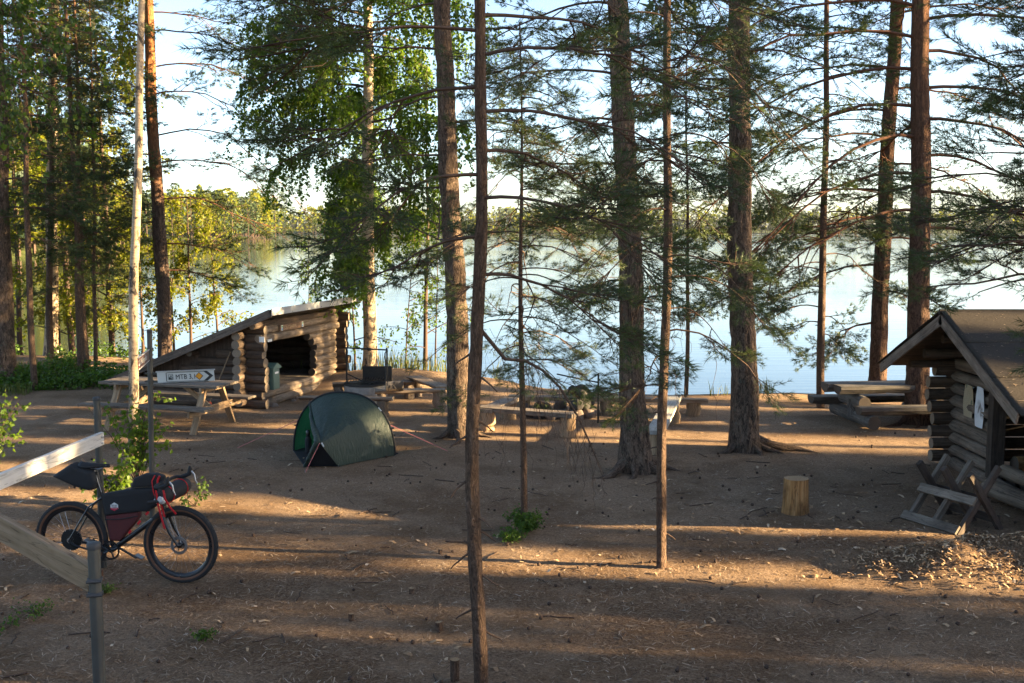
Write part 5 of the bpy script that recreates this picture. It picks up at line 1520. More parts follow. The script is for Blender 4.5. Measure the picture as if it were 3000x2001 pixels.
# notices on the gable wall
for (y0, y1, z0, z1, mat, name, lab) in [(13.98, 13.72, 0.80, 1.22, M_paper, 'notice', 'faded printed notice'), (13.62, 13.40, 0.72, 1.24, M_signface, 'notice', 'white notice with a dark photograph')]:
    m = MB(); n_ = 7
    xs = np.linspace(0, 1, n_); P = np.zeros((n_, 5, 3))
    for i in range(n_):
        for j in range(5):
            P[i, j] = (WX - 0.10 - 0.012 * math.sin(xs[i] * 3 + j), y0 + (y1 - y0) * xs[i], z0 + (z1 - z0) * j / 4)
    uv = np.stack([np.broadcast_to(xs[:, None], (n_, 5)), np.broadcast_to(np.linspace(0, 1, 5)[None], (n_, 5))], -1)
    grid(m, P[:, ::-1].copy(), uv=uv[:, ::-1].copy())
    q = NT(name + '_print')
    tcn = q.coord('UV')
    if mat is M_paper:
        br = q.n('TexBrick'); q.l(tcn, br.inputs[0]); br.inputs['Scale'].default_value = 1.0
        br.inputs['Brick Width'].default_value = 0.42; br.inputs['Row Height'].default_value = 0.035; br.inputs['Mortar Size'].default_value = 0.012
        ln = q.ramp(q.noise(q.coord('UV', (22, 1, 1)), 2.2, 2), [(0.42, 0), (0.5, 1)])
        col = q.mix(q.math('MULTIPLY', br.outputs['Fac'], 1.0), (0.16, 0.13, 0.09), (0.42, 0.34, 0.22))
        col = q.mix(q.ramp(q.voro(tcn, 2.4), [(0.18, 0.8), (0.22, 0)]), col, (0.07, 0.10, 0.06))
        q.fin(col, 0.6)
    else:
        col = q.ramp(q.noise(tcn, 2.4, 3, 0.5, 0.8), [(0.36, (0.09, 0.08, 0.075)), (0.46, (0.55, 0.57, 0.6))])
        sp = q.n('SeparateXYZ'); q.l(tcn, sp.inputs[0])
        msk = q.ramp(sp.outputs[1], [(0.2, 0), (0.3, 1), (0.6, 1), (0.7, 0)])
        q.fin(q.mix(msk, (0.60, 0.63, 0.66), col), 0.35)
    so_ = m.build(name, q.m, ws, smooth=True, label=lab)
# firewood in the doorway
fw = 0
for row in range(5):
    for kk in range(7):
        y = 12.98 - 0.26 * kk + (0.12 if row % 2 else 0) + ro.uniform(-0.03, 0.03)
        z = 0.13 + 0.20 * row + ro.uniform(-0.015, 0.015)
        if row > 2 and kk < row - 1: continue
        x0 = 6.30 + ro.uniform(-0.12, 0.15) + 0.09 * row
        r_ = ro.uniform(0.085, 0.115)
        p0 = V3(x0, y, z)
        tw = thing('firewood_log', p0, 'round firewood log stacked inside the woodshed doorway', 'firewood', 'firewood stacked in the woodshed')
        log(tw, p0, V3(x0 + 1.1, y + ro.uniform(-0.05, 0.05), z), r_, [[M_birch, M_enddark], [M_yellowwood, M_enddark], [M_bark_thin, M_enddark]][fw % 3], 'round', n=14, sub=5); fw += 1
p0 = V3(5.80, 12.42, 0.10)
for (pa, pb, r_, mt, lab) in [((5.78, 12.60, 0.16), (6.05, 10.9, 0.14), 0.10, M_log, 'grey trunk lying along the woodshed sill'), ((6.0, 12.65, 0.34), (6.2, 11.0, 0.32), 0.09, M_log, 'peeled trunk lying above the grey trunk at the woodshed')]:
    tw = thing('fallen_log', pa, lab, 'log')
    log(tw, pa, pb, r_, [mt, M_enddark], 'round', n=16)

# ------------------------------------------------------------------ saw-buck
A0 = G(2650, 1520); A1 = G(2812, 1570)
ld = unit(A1 - A0); wd = unit(V3(-ld[1], ld[0], 0)); wd = wd if wd[0] > 0 else -wd
sb = thing('saw_buck', (A0 + A1) / 2, 'grey wooden saw-buck of crossed legs beside the woodshed', 'saw-buck')
Ls = float(np.linalg.norm(A1 - A0))
def SB(l, w, z): return A0 + ld * l * Ls + wd * w + zz_ * z
for l in (0.06, 0.5, 0.96):
    board(sb, SB(l, 0.0, -0.01), SB(l, 0.60, 0.68), 0.075, 0.05, M_greywood if l != 0.96 else M_dark, 'leg', up=ld)
    board(sb, SB(l + 0.055, 0.62, -0.01), SB(l + 0.055, 0.10, 0.66), 0.075, 0.05, M_dark, 'leg', up=ld)
for w, z in ((0.02, 0.055), (0.27, 0.34)):
    board(sb, SB(-0.02, w - 0.035, z), SB(0.98, w - 0.035, z), 0.035, 0.105, M_greywood, 'rail', up=unit(wd * 0.6 + zz_ * 0.69))
board(sb, SB(0.0, 0.60, 0.10), SB(1.02, 0.60, 0.10), 0.03, 0.09, M_dark, 'rail')
board(sb, SB(0.0, 0.42, 0.33), SB(1.02, 0.42, 0.33), 0.03, 0.08, M_dark, 'rail')

# ------------------------------------------------------------------ tent
TL = G(861, 1322); TR = G(1157, 1334)
tm = (TL + TR) / 2
te = thing('tent', V3(tm[0], tm[1], 0), 'dark green one-person tent with a single hoop and open left door', 'tent')
hd = unit(TR - TL); hw = np.linalg.norm(TR - TL) / 2
fd = unit(V3(-0.20, -1, 0))                       # towards the near end
HT = 0.90
def hoop(a):
    """a = 0 at the right foot, pi at the left foot"""
    return tm + hd * (hw * np.sign(math.cos(a)) * abs(math.cos(a)) ** 0.86) + zz_ * (HT * math.sin(a) ** 0.92)
near_c = G(934, 1378); near_c[2] = 0
apex = V3(near_c[0], near_c[1], 0.38) + hd * 0.02
cr_ = G(991, 1367); cl_ = G(892, 1368)
far_c = tm + (tm - V3(near_c[0], near_c[1], 0)) * 1.0; far_c[2] = 0
far_apex = far_c + zz_ * 0.36
def panel(curveA, curveB, nu, nv, wr=0.012, seed=1, sag=0.03, name='fly', mat=None):
    us = np.linspace(0, 1, nu); vs_ = np.linspace(0, 1, nv)
    P = np.zeros((nu, nv, 3))
    for i, u in enumerate(us):
        a = np.asarray(curveA(u)); b = np.asarray(curveB(u))
        for j, v in enumerate(vs_):
            P[i, j] = a + (b - a) * v
    U, Vv = np.meshgrid(us, vs_, indexing='ij')
    du = np.gradient(P, axis=0); dv = np.gradient(P, axis=1)
    nr = np.cross(du, dv); nr /= np.maximum(np.linalg.norm(nr, axis=2, keepdims=True), 1e-9)
    if (nr[..., 2].mean()) < 0: nr = -nr
    wrk = (np.abs(vnoise(U * 15 + 3 * vnoise(U * 3, Vv * 3, seed + 2), Vv * 2.2, seed) * 2 - 1) - 0.4) * np.sin(np.clip(Vv * 1.05, 0, 1) * math.pi) ** 0.7
    wrk2 = (np.abs(vnoise(U * 36, Vv * 3.5, seed + 7) * 2 - 1) - 0.4) * np.clip(Vv * 1.6 - 0.2, 0, 1) * np.clip((1 - Vv) * 6, 0, 1)
    P = P + nr * (wr * wrk + wr * 0.45 * wrk2 - sag * np.sin(Vv * math.pi) * np.sin(np.clip(U, 0, 1) * math.pi * 0.9 + 0.15))[..., None]
    m = MB(); grid(m, P, uv=np.stack([U, Vv], -1))
    return m.build(name, mat or M_fly, te, smooth=True)
A_L = rad(128)                                    # where the open door edge leaves the hoop
def near_edge(u):
    # target edge at the near end: apex for most of the hoop, then down to the right corner
    if u < 0.62: return apex
    f = (u - 0.62) / 0.38
    return apex + (cr_ - apex) * f
panel(lambda u: hoop(A_L * (1 - u)), near_edge, 46, 34, seed=3)
panel(lambda u: hoop(math.pi * (1 - u)), lambda u: far_c + hd * ((u - 0.5) * 0.8) + zz_ * 0.36 * max(0, 1 - abs(u - 0.5) * 2.2), 40, 16, seed=9, mat=M_fly_lit, name='far_fly')
# gathered door fabric between hoop, apex and left ground corner
S = [hoop(A_L), hoop(A_L) * 0.6 + apex * 0.4 + V3(-0.02, 0, -0.05), apex + V3(-0.03, 0.02, 0.02), apex * 0.5 + cl_ * 0.5 + V3(-0.02, 0, -0.0), cl_ + zz_ * 0.01]
tt = np.linspace(0, 1, 26); Sx = np.stack([np.interp(tt, np.linspace(0, 1, 5), [s[i] for s in S]) for i in range(3)], 1)
m = MB(); dsp = 0.02 * (np.random.RandomState(2).rand(26, 11) - 0.5); dsp[:, -1] = dsp[:, 0]
tube(m, Sx, 0.014 + 0.028 * np.sin(tt * 3.0), 10, disp=dsp); m.build('rolled_door', M_fly, te, smooth=True)
m = MB(); tube(m, [hoop(a_) + zz_ * 0.006 - fd * 0.0 for a_ in np.linspace(0.0, math.pi, 44)], 0.014, 8); m.build('pole_sleeve', M_black, te, smooth=True)
# small near end: black sheet painting the dark inside of the open vent; inner tent
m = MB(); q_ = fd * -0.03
m.add([apex + q_, cl_ + q_, cr_ + q_], [[0, 1, 2]]); m.build('end_vent_dark', M_black, te)
m = MB(); ic = tm + fd * 0.32
m.add([ic - hd * 0.42, ic + hd * 0.5, ic + hd * 0.34 + zz_ * 0.40, ic - hd * 0.22 + zz_ * 0.42], [[0, 1, 2, 3]]); m.build('inner_tent', M_inner, te)
m = MB(); gsh = [TL + zz_ * 0.012, cl_ + zz_ * 0.012, cr_ + zz_ * 0.012, TR + zz_ * 0.012, far_c + hd * 0.4 + zz_ * 0.012, far_c - hd * 0.4 + zz_ * 0.012]
m.add(gsh, [[0, 1, 2, 3, 4, 5]]); m.build('groundsheet', M_black, te)
m = MB(); tube(m, [TL + zz_ * 0.01, cl_ + zz_ * 0.015], 0.008, 5); m.build('edge_tape', M_black, te)
for name, pa, pb in [('guy_line', apex, G(894, 1385)), ('guy_line', hoop(rad(150)), TL + V3(-0.9, 0.25, 0.0)), ('guy_line', hoop(rad(28)), TR + V3(0.75, 0.3, 0.0)), ('guy_line', far_apex, far_c + V3(0.3, 0.8, 0))]:
    m = MB(); tube(m, [pa, pb], 0.0045, 5); m.build(name, M_pink, te)
for p_, d_ in [(hoop(rad(24)), hd), (hoop(rad(156)), -hd), (TR + zz_ * 0.03, hd)]:
    m = MB(); tube(m, [p_, p_ + d_ * 0.05], [0.02, 0.006], 6); m.build('tab', M_black, te)
for p_ in (cl_, cr_, TL, TR, G(894, 1385)):
    m = MB(); tube(m, [p_ + V3(0, 0, -0.05), p_ + V3(0, 0, 0.03)], 0.006, 5); m.build('peg', M_metal, te)
m = MB(); wbox(m, hoop(rad(47)) + V3(0, -0.012, 0.0), (0.07, 0.006, 0.016), beamR(hoop(rad(44)) - hoop(rad(50)))); m.build('label_tab', M_paper, te)
m = MB(); wbox(m, apex + V3(0.045, -0.02, -0.02), (0.06, 0.006, 0.016), beamR(V3(0.5, 0, -1))); m.build('label_tab', M_paper, te)
# bottle in the tent door
bt = G(904, 1330) + V3(0, 0, 0.012)
t = thing('bottle', bt, 'dark water bottle standing in the open door of the tent', 'bottle')
m = MB(); lathe(m, [(0, 0), (0.045, 0.005), (0.05, 0.02), (0.05, 0.20), (0.035, 0.24), (0.022, 0.26)], bt, 16); m.build('body', M_black, t, smooth=True)
m = MB(); lathe(m, [(0.03, 0.255), (0.033, 0.27), (0.033, 0.33), (0.02, 0.345), (0, 0.345)], bt, 14); m.build('cap', M_gloss, t, smooth=True)

# ------------------------------------------------------------------ bicycle
RH = G(216, 1691); FH = G(540, 1708)
bx_ = unit(V3(FH[0] - RH[0], FH[1] - RH[1], 0)); by_ = np.cross(zz_, bx_)      # by_ points away from the camera
B0 = V3(RH[0], RH[1], gz(RH) + 0.0)
bk = thing('bicycle', B0, 'black gravel bicycle loaded with frame bag, saddle bag and handlebar roll', 'bicycle')
WB = 1.043
def BP(cx, cy, y=0.0):
    """place on the bicycle's mid plane measured from the photograph, y metres to its far side"""
    x = (cx - 515) / 1242; z = 0.352 + (985 + 0.0386 * (cx - 515) - cy) / 1242
    return B0 + bx_ * x + zz_ * z + by_ * y
def B(x, y, z): return B0 + bx_ * x + by_ * y + zz_ * z
def bpoly(pts): return [((cx - 515) / 1242, 0.352 + (985 + 0.0386 * (cx - 515) - cy) / 1242) for cx, cy in pts]
def ring(parent, c, R, r, mat, name, n=72, k=10, prof=None, smooth=True, knob=0.0):
    m = MB(); th = np.linspace(0, 2 * math.pi, n + 1); ph = np.linspace(0, 2 * math.pi, k + 1)
    rr = np.full(n + 1, r)
    P = np.zeros((n + 1, k + 1, 3))
    for i, a_ in enumerate(th):
        rd = bx_ * math.cos(a_) + zz_ * math.sin(a_)
        for j, b_ in enumerate(ph):
            e = knob if (i % 2 == 0 and -0.9 < (b_ if b_ < math.pi else b_ - 6.283) < 0.9) else 0.0
            P[i, j] = c + rd * (R + (r + e) * math.cos(b_)) + by_ * (r + 0 * e) * math.sin(b_) * 1.05
    grid(m, P)
    return m.build(name, mat, parent, smooth=smooth)
for cx0 in (0.0, WB):
    c = B(cx0, 0, 0.352)
    wh = ring(bk, c, 0.328, 0.0225, M_rubber, 'wheel', 120, 10, smooth=False, knob=0.0025)
    ring(wh, c, 0.318, 0.0212, M_tan, 'sidewall', 72, 10)
    m = MB()
    for pr_ in ([(0.302, -0.013), (0.272, -0.011), (0.262, 0.0), (0.272, 0.011), (0.302, 0.013)],):
        lathe(m, pr_, c, 72, by_)
    m.build('rim', M_gloss, wh, smooth=True)
    m = MB()
    for i in range(28):
        a_ = i / 28 * 6.283; a2 = a_ + (0.9 if i % 2 else -0.9)
        s_ = 0.022 if (i // 2) % 2 else -0.022
        p0 = c + (bx_ * math.cos(a2) + zz_ * math.sin(a2)) * 0.024 + by_ * s_
        p1 = c + (bx_ * math.cos(a_) + zz_ * math.sin(a_)) * 0.268
        tube(m, [p0, p1], 0.0011, 3, False)
    m.build('spokes', M_metal, wh)
    m = MB(); lathe(m, [(0, -0.05), (0.012, -0.05), (0.028, -0.03), (0.016, -0.02), (0.016, 0.02), (0.028, 0.03), (0.012, 0.05), (0, 0.05)], c, 14, by_); m.build('hub', M_gloss, wh, smooth=True)
    m = MB(); s_ = -0.034 if cx0 > 0 else 0.034
    th = np.linspace(0, 6.283, 37); P = np.zeros((37, 2, 3))
    for i, a_ in enumerate(th):
        rd = bx_ * math.cos(a_) + zz_ * math.sin(a_)
        P[i, 0] = c + rd * 0.056 + by_ * s_; P[i, 1] = c + rd * (0.080 + 0.003 * math.cos(a_ * 12)) + by_ * s_
    grid(m, P); ds = m.build('brake_disc', M_metal, wh); so = ds.modifiers.new('thick', 'SOLIDIFY'); so.thickness = 0.002
    if cx0 > 0:
        m = MB()
        for i in range(6):
            a_ = i / 6 * 6.283
            tube(m, [c + (bx_ * math.cos(a_) + zz_ * math.sin(a_)) * 0.02 + by_ * s_, c + (bx_ * math.cos(a_ + 0.5) + zz_ * math.sin(a_ + 0.5)) * 0.06 + by_ * s_], 0.004, 4)
        m.build('disc_arms', M_gloss, wh)
BBp = BP(1010, 1090)
ST = BP(893, 455); HTb = BP(1635, 665); HTt = BP(1590, 420)
m = MB()
tube(m, [BBp, ST], [0.018, 0.016], 10); tube(m, [ST + (BBp - ST) * 0.06, HTt + (HTb - HTt) * 0.2], [0.017, 0.019], 10); tube(m, [BBp, HTb], [0.026, 0.023], 12)
tube(m, [HTb + (HTt - HTb) * -0.05, HTt], [0.026, 0.023], 12)
for s_ in (-1, 1):
    tube(m, [ST + (BBp - ST) * 0.08 + by_ * 0.012 * s_, BP(760, 600, 0.04 * s_), B(0, 0.058 * s_, 0.352)], [0.009, 0.008, 0.008], 8)
    tube(m, [BBp + by_ * 0.03 * s_, BP(830, 1108, 0.05 * s_), BP(600, 1035, 0.058 * s_), B(0, 0.058 * s_, 0.352)], [0.013, 0.010, 0.009, 0.009], 8)
lathe(m, [(0, -0.045), (0.026, -0.045), (0.026, 0.045), (0, 0.045)], BBp, 16, by_)
fr_ = m.build('frame', M_gloss, bk, smooth=True)
for (ca, cb_) in [((1245, 870), (1215, 905)), ((1360, 760), (1325, 800)), ((1460, 660), (1425, 692))]:
    m = MB(); a_ = BP(*ca); b_ = BP(*cb_); beam(m, a_ - by_ * 0.0235, b_ - by_ * 0.0235, 0.004, 0.02, up=zz_); m.build('red_lettering', M_red, fr_)
m = MB()
for s_ in (-1, 1):
    tube(m, [HTb + by_ * 0.02 * s_, BP(1655, 740, 0.052 * s_), BP(1720, 890, 0.056 * s_), B(WB, 0.056 * s_, 0.352)], [0.022, 0.018, 0.014, 0.010], 10)
tube(m, [BP(1645, 700, -0.055), BP(1645, 690, 0.055)], 0.019, 8)
m.build('fork', M_gloss, bk, smooth=True)
m = MB(); tube(m, [ST, BP(845, 195)], [0.0145, 0.0135], 10); m.build('seat_post', M_gloss, bk, smooth=True)
# saddle
m = MB(); n_ = 12; xs = np.linspace(0, 1, n_); P = np.zeros((n_, 9, 3))
for i, x in enumerate(xs):
    w_ = np.interp(x, [0, 0.15, 0.4, 0.6, 1], [0.05, 0.072, 0.055, 0.028, 0.018])
    zc = 1.06 + np.interp(x, [0, 0.3, 1], [0.012, 0.0, 0.0])
    for j in range(9):
        a_ = -1 + 2 * j / 8
        P[i, j] = B((660 + 340 * x - 515) / 1242, a_ * w_, zc - 0.03 * abs(a_) ** 2.4)
grid(m, P); sa = m.build('saddle', M_black, bk, smooth=True); so = sa.modifiers.new('thick', 'SOLIDIFY'); so.thickness = 0.012
m = MB()
for s_ in (-1, 1): tube(m, [B(0.16, 0.022 * s_, 1.04), B(0.24, 0.022 * s_, 1.015), B(0.31, 0.022 * s_, 1.015), B(0.37, 0.012 * s_, 1.045)], 0.0035, 6)
m.build('rails', M_metal, sa)
# drop bar with hoods
m = MB()
bc = BP(1640, 330)
tube(m, [HTt, BP(1585, 375), bc], [0.02, 0.018, 0.017], 10); m.build('stem', M_gloss, bk, smooth=True)
m = MB()
for s_ in (-1, 1):
    tube(m, [bc, bc + by_ * 0.15 * s_, bc + by_ * 0.20 * s_ + bx_ * 0.02, bc + by_ * 0.215 * s_ + bx_ * 0.075 - zz_ * 0.005, bc + by_ * 0.225 * s_ + bx_ * 0.10 - zz_ * 0.05, bc + by_ * 0.235 * s_ + bx_ * 0.075 - zz_ * 0.11, bc + by_ * 0.245 * s_ - bx_ * 0.03 - zz_ * 0.125], 0.0155, 9)
m.build('handlebar', M_black, bk, smooth=True)
for s_ in (-1, 1):
    m = MB(); h0 = bc + by_ * 0.212 * s_ + bx_ * 0.06
    tube(m, [h0, h0 + bx_ * 0.04 + zz_ * 0.012, h0 + bx_ * 0.075 + zz_ * 0.03, h0 + bx_ * 0.085 + zz_ * 0.075, h0 + bx_ * 0.083 + zz_ * 0.10], [0.017, 0.02, 0.021, 0.018, 0.010], 10)
    ho = m.build('hood', M_black, bk, smooth=True)
    m = MB(); l0 = h0 + bx_ * 0.095 + zz_ * 0.055
    tube(m, [l0, l0 + bx_ * 0.028 - zz_ * 0.03, l0 + bx_ * 0.035 - zz_ * 0.08, l0 + bx_ * 0.055 - zz_ * 0.115], [0.009, 0.009, 0.007, 0.005], 7); m.build('brake_lever', M_metal, ho, smooth=True)
# drive train
ch = MB(); th = np.linspace(0, 6.283, 81); P = np.zeros((81, 2, 3)); cc = BBp - by_ * 0.048
for i, a_ in enumerate(th):
    rd = bx_ * math.cos(a_) + zz_ * math.sin(a_)
    P[i, 0] = cc + rd * 0.070; P[i, 1] = cc + rd * (0.084 + (0.004 if i % 2 else 0))
grid(ch, P); co = ch.build('chainring', M_gloss, bk); so = co.modifiers.new('thick', 'SOLIDIFY'); so.thickness = 0.004
m = MB()
for i in range(4):
    a_ = i / 4 * 6.283 + 0.4; tube(m, [cc, cc + (bx_ * math.cos(a_) + zz_ * math.sin(a_)) * 0.072], 0.008, 6)
m.build('spider', M_gloss, co)
for (cx, cy, s_) in [(815, 955, -1), (1235, 1225, 1)]:
    e = BP(cx, cy, 0.075 * s_); s0 = BBp + by_ * 0.065 * s_
    m = MB(); beam(m, s0, e, 0.014, 0.026, up=by_); ck = m.build('crank', M_gloss, bk, bevel=0.005)
    m = MB(); wbox(m, e + by_ * 0.05 * s_, (0.075, 0.06, 0.016), beamR(unit(bx_ * 0.9 - zz_ * 0.4), zz_)); m.build('pedal', M_metal, ck, bevel=0.003)
m = MB()
for i, r_ in enumerate([0.098, 0.088, 0.076, 0.064, 0.052, 0.04, 0.03]):
    P = np.zeros((49, 2, 3))
    for j, a_ in enumerate(np.linspace(0, 6.283, 49)):
        rd = bx_ * math.cos(a_) + zz_ * math.sin(a_); c_ = B(0, -0.012 - 0.0055 * i, 0.352)
        P[j, 0] = c_ + rd * r_ * 0.78; P[j, 1] = c_ + rd * (r_ + (0.003 if j % 2 else -0.001))
    grid(m, P)
cs = m.build('cassette', M_iron, bk); so = cs.modifiers.new('thick', 'SOLIDIFY'); so.thickness = 0.002
m = MB(); tube(m, [B(0, -0.05, 0.27), B(0.012, -0.055, 0.23), B(0.05, -0.05, 0.165)], [0.014, 0.012, 0.010], 8); lathe(m, [(0, -0.008), (0.022, -0.006), (0.022, 0.006), (0, 0.008)], B(0.055, -0.045, 0.16), 12, by_); m.build('rear_derailleur', M_metal, bk, smooth=True)
m = MB()
tube(m, [B(0.0, -0.035, 0.352 + 0.06), BBp - by_ * 0.048 + zz_ * 0.084], 0.0035, 4); tube(m, [B(0.06, -0.04, 0.142), BBp - by_ * 0.048 - zz_ * 0.083], 0.0035, 4); m.build('chain', M_iron, bk)
# bags
def bag(name, pts, thick, mat, bulge=0.35, y=0.0, parent=None):
    m = MB(); prism(m, bpoly(pts), B0 + by_ * y, bx_, zz_, thick, bulge); o_ = m.build(name, mat, parent or bk, smooth=False)
    sm = o_.modifiers.new('bevel', 'BEVEL'); sm.width = 0.012; sm.segments = 3; sm.limit_method = 'ANGLE'; sm.angle_limit = rad(25)
    return o_
fb = bag('frame_bag', [(905, 460), (1230, 405), (1560, 385), (1595, 560), (1470, 655), (1350, 660), (945, 705), (915, 560)], 0.065, M_black)
lp = bag('lower_pocket', [(948, 705), (1350, 660), (1345, 730), (1110, 995), (992, 992)], 0.058, M_maroon, parent=fb)
m = MB(); tube(m, [BP(955, 742, -0.042), BP(1150, 735, -0.043), BP(1345, 702, -0.042)], 0.005, 6); m.build('zip', M_black, lp)
hexp = [(1072, 548), (1117, 573), (1117, 618), (1072, 643), (1028, 618), (1028, 573)]
m = MB(); prism(m, bpoly(hexp), B0 - by_ * 0.0458, bx_, zz_, 0.003); bd = m.build('badge', M_paper, fb)
m = MB(); prism(m, bpoly([(1117, 606), (1117, 618), (1072, 643), (1028, 618), (1028, 606)]), B0 - by_ * 0.0482, bx_, zz_, 0.002); m.build('badge_base', plain_mat('badge_red', (0.45, 0.02, 0.05), 0.5), bd)
text(bd, 'PALLAS', BP(1072, 586, -0.0492), bx_, zz_, 0.020, M_signink, 'badge_lettering', 'CENTER', 0.0004, 0.9)
text(bd, 'YLLÄS', BP(1072, 604, -0.0492), bx_, zz_, 0.020, M_signink, 'badge_lettering', 'CENTER', 0.0004, 0.9)
text(bd, 'OUTDOORS', BP(1072, 616, -0.0502), bx_, zz_, 0.010, M_signface, 'badge_lettering', 'CENTER', 0.0004, 0.9)
tb = bag('top_tube_bag', [(1262, 392), (1295, 285), (1420, 235), (1560, 228), (1650, 262), (1655, 340), (1560, 372)], 0.055, M_black)
sp_ = bag('saddle_bag', [(345, 250), (430, 195), (575, 108), (700, 150), (845, 200), (872, 330), (862, 392), (785, 415), (600, 360)], 0.11, M_black)
for (a_, b_) in [((590, 350), (572, 400)), ((668, 375), (650, 420))]:
    m = MB(); beam(m, BP(*a_), BP(*b_), 0.016, 0.003, up=by_); m.build('strap_end', M_black, sp_)
m = MB(); tube(m, [BP(835, 195, -0.017), BP(905, 440, -0.017)], 0.004, 6); m.build('seat_post_edge', M_metal, bk)
hr = MB(); rc = BP(1745, 430)
tube(hr, [rc - by_ * 0.24, rc - by_ * 0.22, rc - by_ * 0.1, rc + by_ * 0.1, rc + by_ * 0.22, rc + by_ * 0.24], [0.035, 0.066, 0.076, 0.076, 0.066, 0.035], 18)
hb = hr.build('handlebar_roll', M_black, bk, smooth=True)
m = MB(); tube(m, [rc - by_ * 0.25 - zz_ * 0.02, rc - by_ * 0.225 - zz_ * 0.02], [0.022, 0.045], 12); m.build('roll_end', M_bagwhite, hb, smooth=True)
for y_ in (-0.14, 0.12):
    m = MB(); tube(m, [rc + by_ * y_ + (bx_ * math.cos(a_) + zz_ * math.sin(a_)) * 0.079 for a_ in np.linspace(0, 6.283, 24)], 0.004, 5); m.build('strap', M_red, hb)
def strap(pts, w=0.016, name='strap'):
    P_ = [BP(*p_) for p_ in pts]; m = MB()
    for a_, b_ in zip(P_[:-1], P_[1:]): beam(m, a_, b_, w, 0.003, up=by_)
    m.build(name, M_red, hb)
strap([(1800, 340, -0.27), (1812, 430, -0.27), (1860, 530, -0.26), (1918, 612, -0.24)])
strap([(1700, 350, -0.25), (1712, 540, -0.23), (1740, 680, -0.22), (1768, 780, -0.22)])
strap([(1650, 520, -0.10), (1655, 620, -0.07), (1668, 705, -0.06)], 0.02)
strap([(1560, 245, -0.04), (1525, 310, -0.045), (1540, 420, -0.05), (1580, 560, -0.05)], 0.01)
m = MB(); tube(m, [BP(1618, 250, -0.045), BP(1595, 300, -0.05), BP(1590, 360, -0.05)], 0.009, 6); m.build('strap', M_red, tb)
m = MB(); tube(m, [BP(1640, 480, -0.14), BP(1645, 500, -0.16)], [0.02, 0.03], 8); m.build('roll_lining', M_bagwhite, hb, smooth=True)
m = MB()
for s_ in (-1, 1): tube(m, [bc + by_ * 0.10 * s_, BP(1700, 420, 0.05 * s_), BP(1640, 560, 0.03 * s_), HTb + by_ * 0.025 * s_], 0.0025, 5)
m.build('cables', M_black, bk)

bk.scale = (1.04, 1.04, 1.04)
# ------------------------------------------------------------------ handrail at the left
pn = At(274, 1589, 5.4); pf = At(283, 1163, 10.0)
hrl = thing('handrail', (pn[0], pn[1], 0), 'handrail of steel posts with one bleached and one brown timber rail', 'handrail')
for p_, v_ in ((pn, 0.001), (pf, 0.003)):
    ps = MB(); z0 = gz(p_) - 0.3
    nn = 24; th = np.linspace(0, 2 * math.pi, nn + 1); fl = np.where(np.arange(nn + 1) % 6 == 0, -0.0035, 0.0)
    tube(ps, [(p_[0], p_[1], z0), (p_[0], p_[1], 0.8), (p_[0], p_[1], p_[2] - 0.02)], 0.0325, nn, disp=np.broadcast_to(fl, (3, nn + 1)))
    po = ps.build('post', M_steel, hrl, smooth=True)
    m = MB(); lathe(m, [(0.034, -0.035), (0.0355, -0.03), (0.0355, -0.006), (0.030, 0), (0, 0)], p_, 20); m.build('cap', M_steeld, po, smooth=True)
    if p_ is pn:
        for zz0 in (-0.20, -0.275):
            m = MB(); lathe(m, [(0.036, -0.012), (0.039, -0.010), (0.039, 0.010), (0.036, 0.012)], p_ + V3(0, 0, zz0), 20); cl0 = m.build('clamp', M_steeld, po, smooth=True)
            m = MB(); tube(m, [p_ + V3(-0.03, -0.045, zz0), p_ + V3(0.045, -0.03, zz0)], 0.009, 8); m.build('bolt', M_steeld, cl0)
# the white rail: from the far post towards the camera
r1 = At(299, 1284, 9.93); r0 = At(-160, 1478, 7.3)
board(hrl, r0, r1, 0.045, 0.125, M_white, 'rail', bevel=0.008, label='bleached whitish upper rail')
for dz_ in (-0.03, 0.028):
    for sx0 in (0.03,):
        m = MB(); dr_ = unit(r1 - r0); lathe(m, [(0, 0.012), (0.012, 0.008), (0.013, 0)], r1 - dr_ * 0.05 + V3(0.023, -0.015, dz_), 8, (0.8, -0.6, 0)); m.build('bolt', M_metal, hrl)
# the brown rail: to the near post
q1 = At(262, 1690, 5.47); q0 = At(-260, 1400, 6.9)
board(hrl, q0, q1 + unit(q1 - q0) * 0.03, 0.045, 0.15, M_brownrail, 'rail', bevel=0.006, label='brown lower rail ending at the near post')

# ------------------------------------------------------------------ signpost
sp0 = At(446, 1530, 11.8); sp0[2] = gz(sp0)
spt = At(438, 966, 11.8)
sg = thing('signpost', sp0, 'grey steel signpost with a bike route arrow and a small brown sign', 'signpost')
dpost = unit(spt - sp0)
m = MB(); tube(m, [sp0 - zz_ * 0.3, spt - dpost * 0.03], 0.029, 20); po = m.build('post', M_steel, sg, smooth=True)
m = MB(); tube(m, [spt - dpost * 0.035, spt], 0.0315, 20); m.build('cap', M_steeld, po)
def spz(v): return At(441, v, 11.8)
sa_, sb_ = At(455, 1118, 11.76), At(635, 1111, 11.62)
ax = unit(sb_ - sa_); az_ = unit(np.cross(ax, zz_)); az_ = az_ if az_[1] < 0 else -az_      # az_ faces the camera
ay = unit(np.cross(az_, ax)); ay = ay if ay[2] > 0 else -ay
ctr_ = At(544, 1103, 11.70)
LW, LH = 0.69, 0.118
Rs = np.stack([ax, ay, az_], 1)
m = MB(); wbox(m, ctr_, (LW, LH, 0.006), Rs); arm = m.build('route_sign', M_signface, sg, bevel=0.002)
m = MB(); wbox(m, ctr_ + ay * (LH / 2 + 0.006), (LW + 0.02, 0.012, 0.022), Rs); m.build('sign_rail', M_zinc, arm)
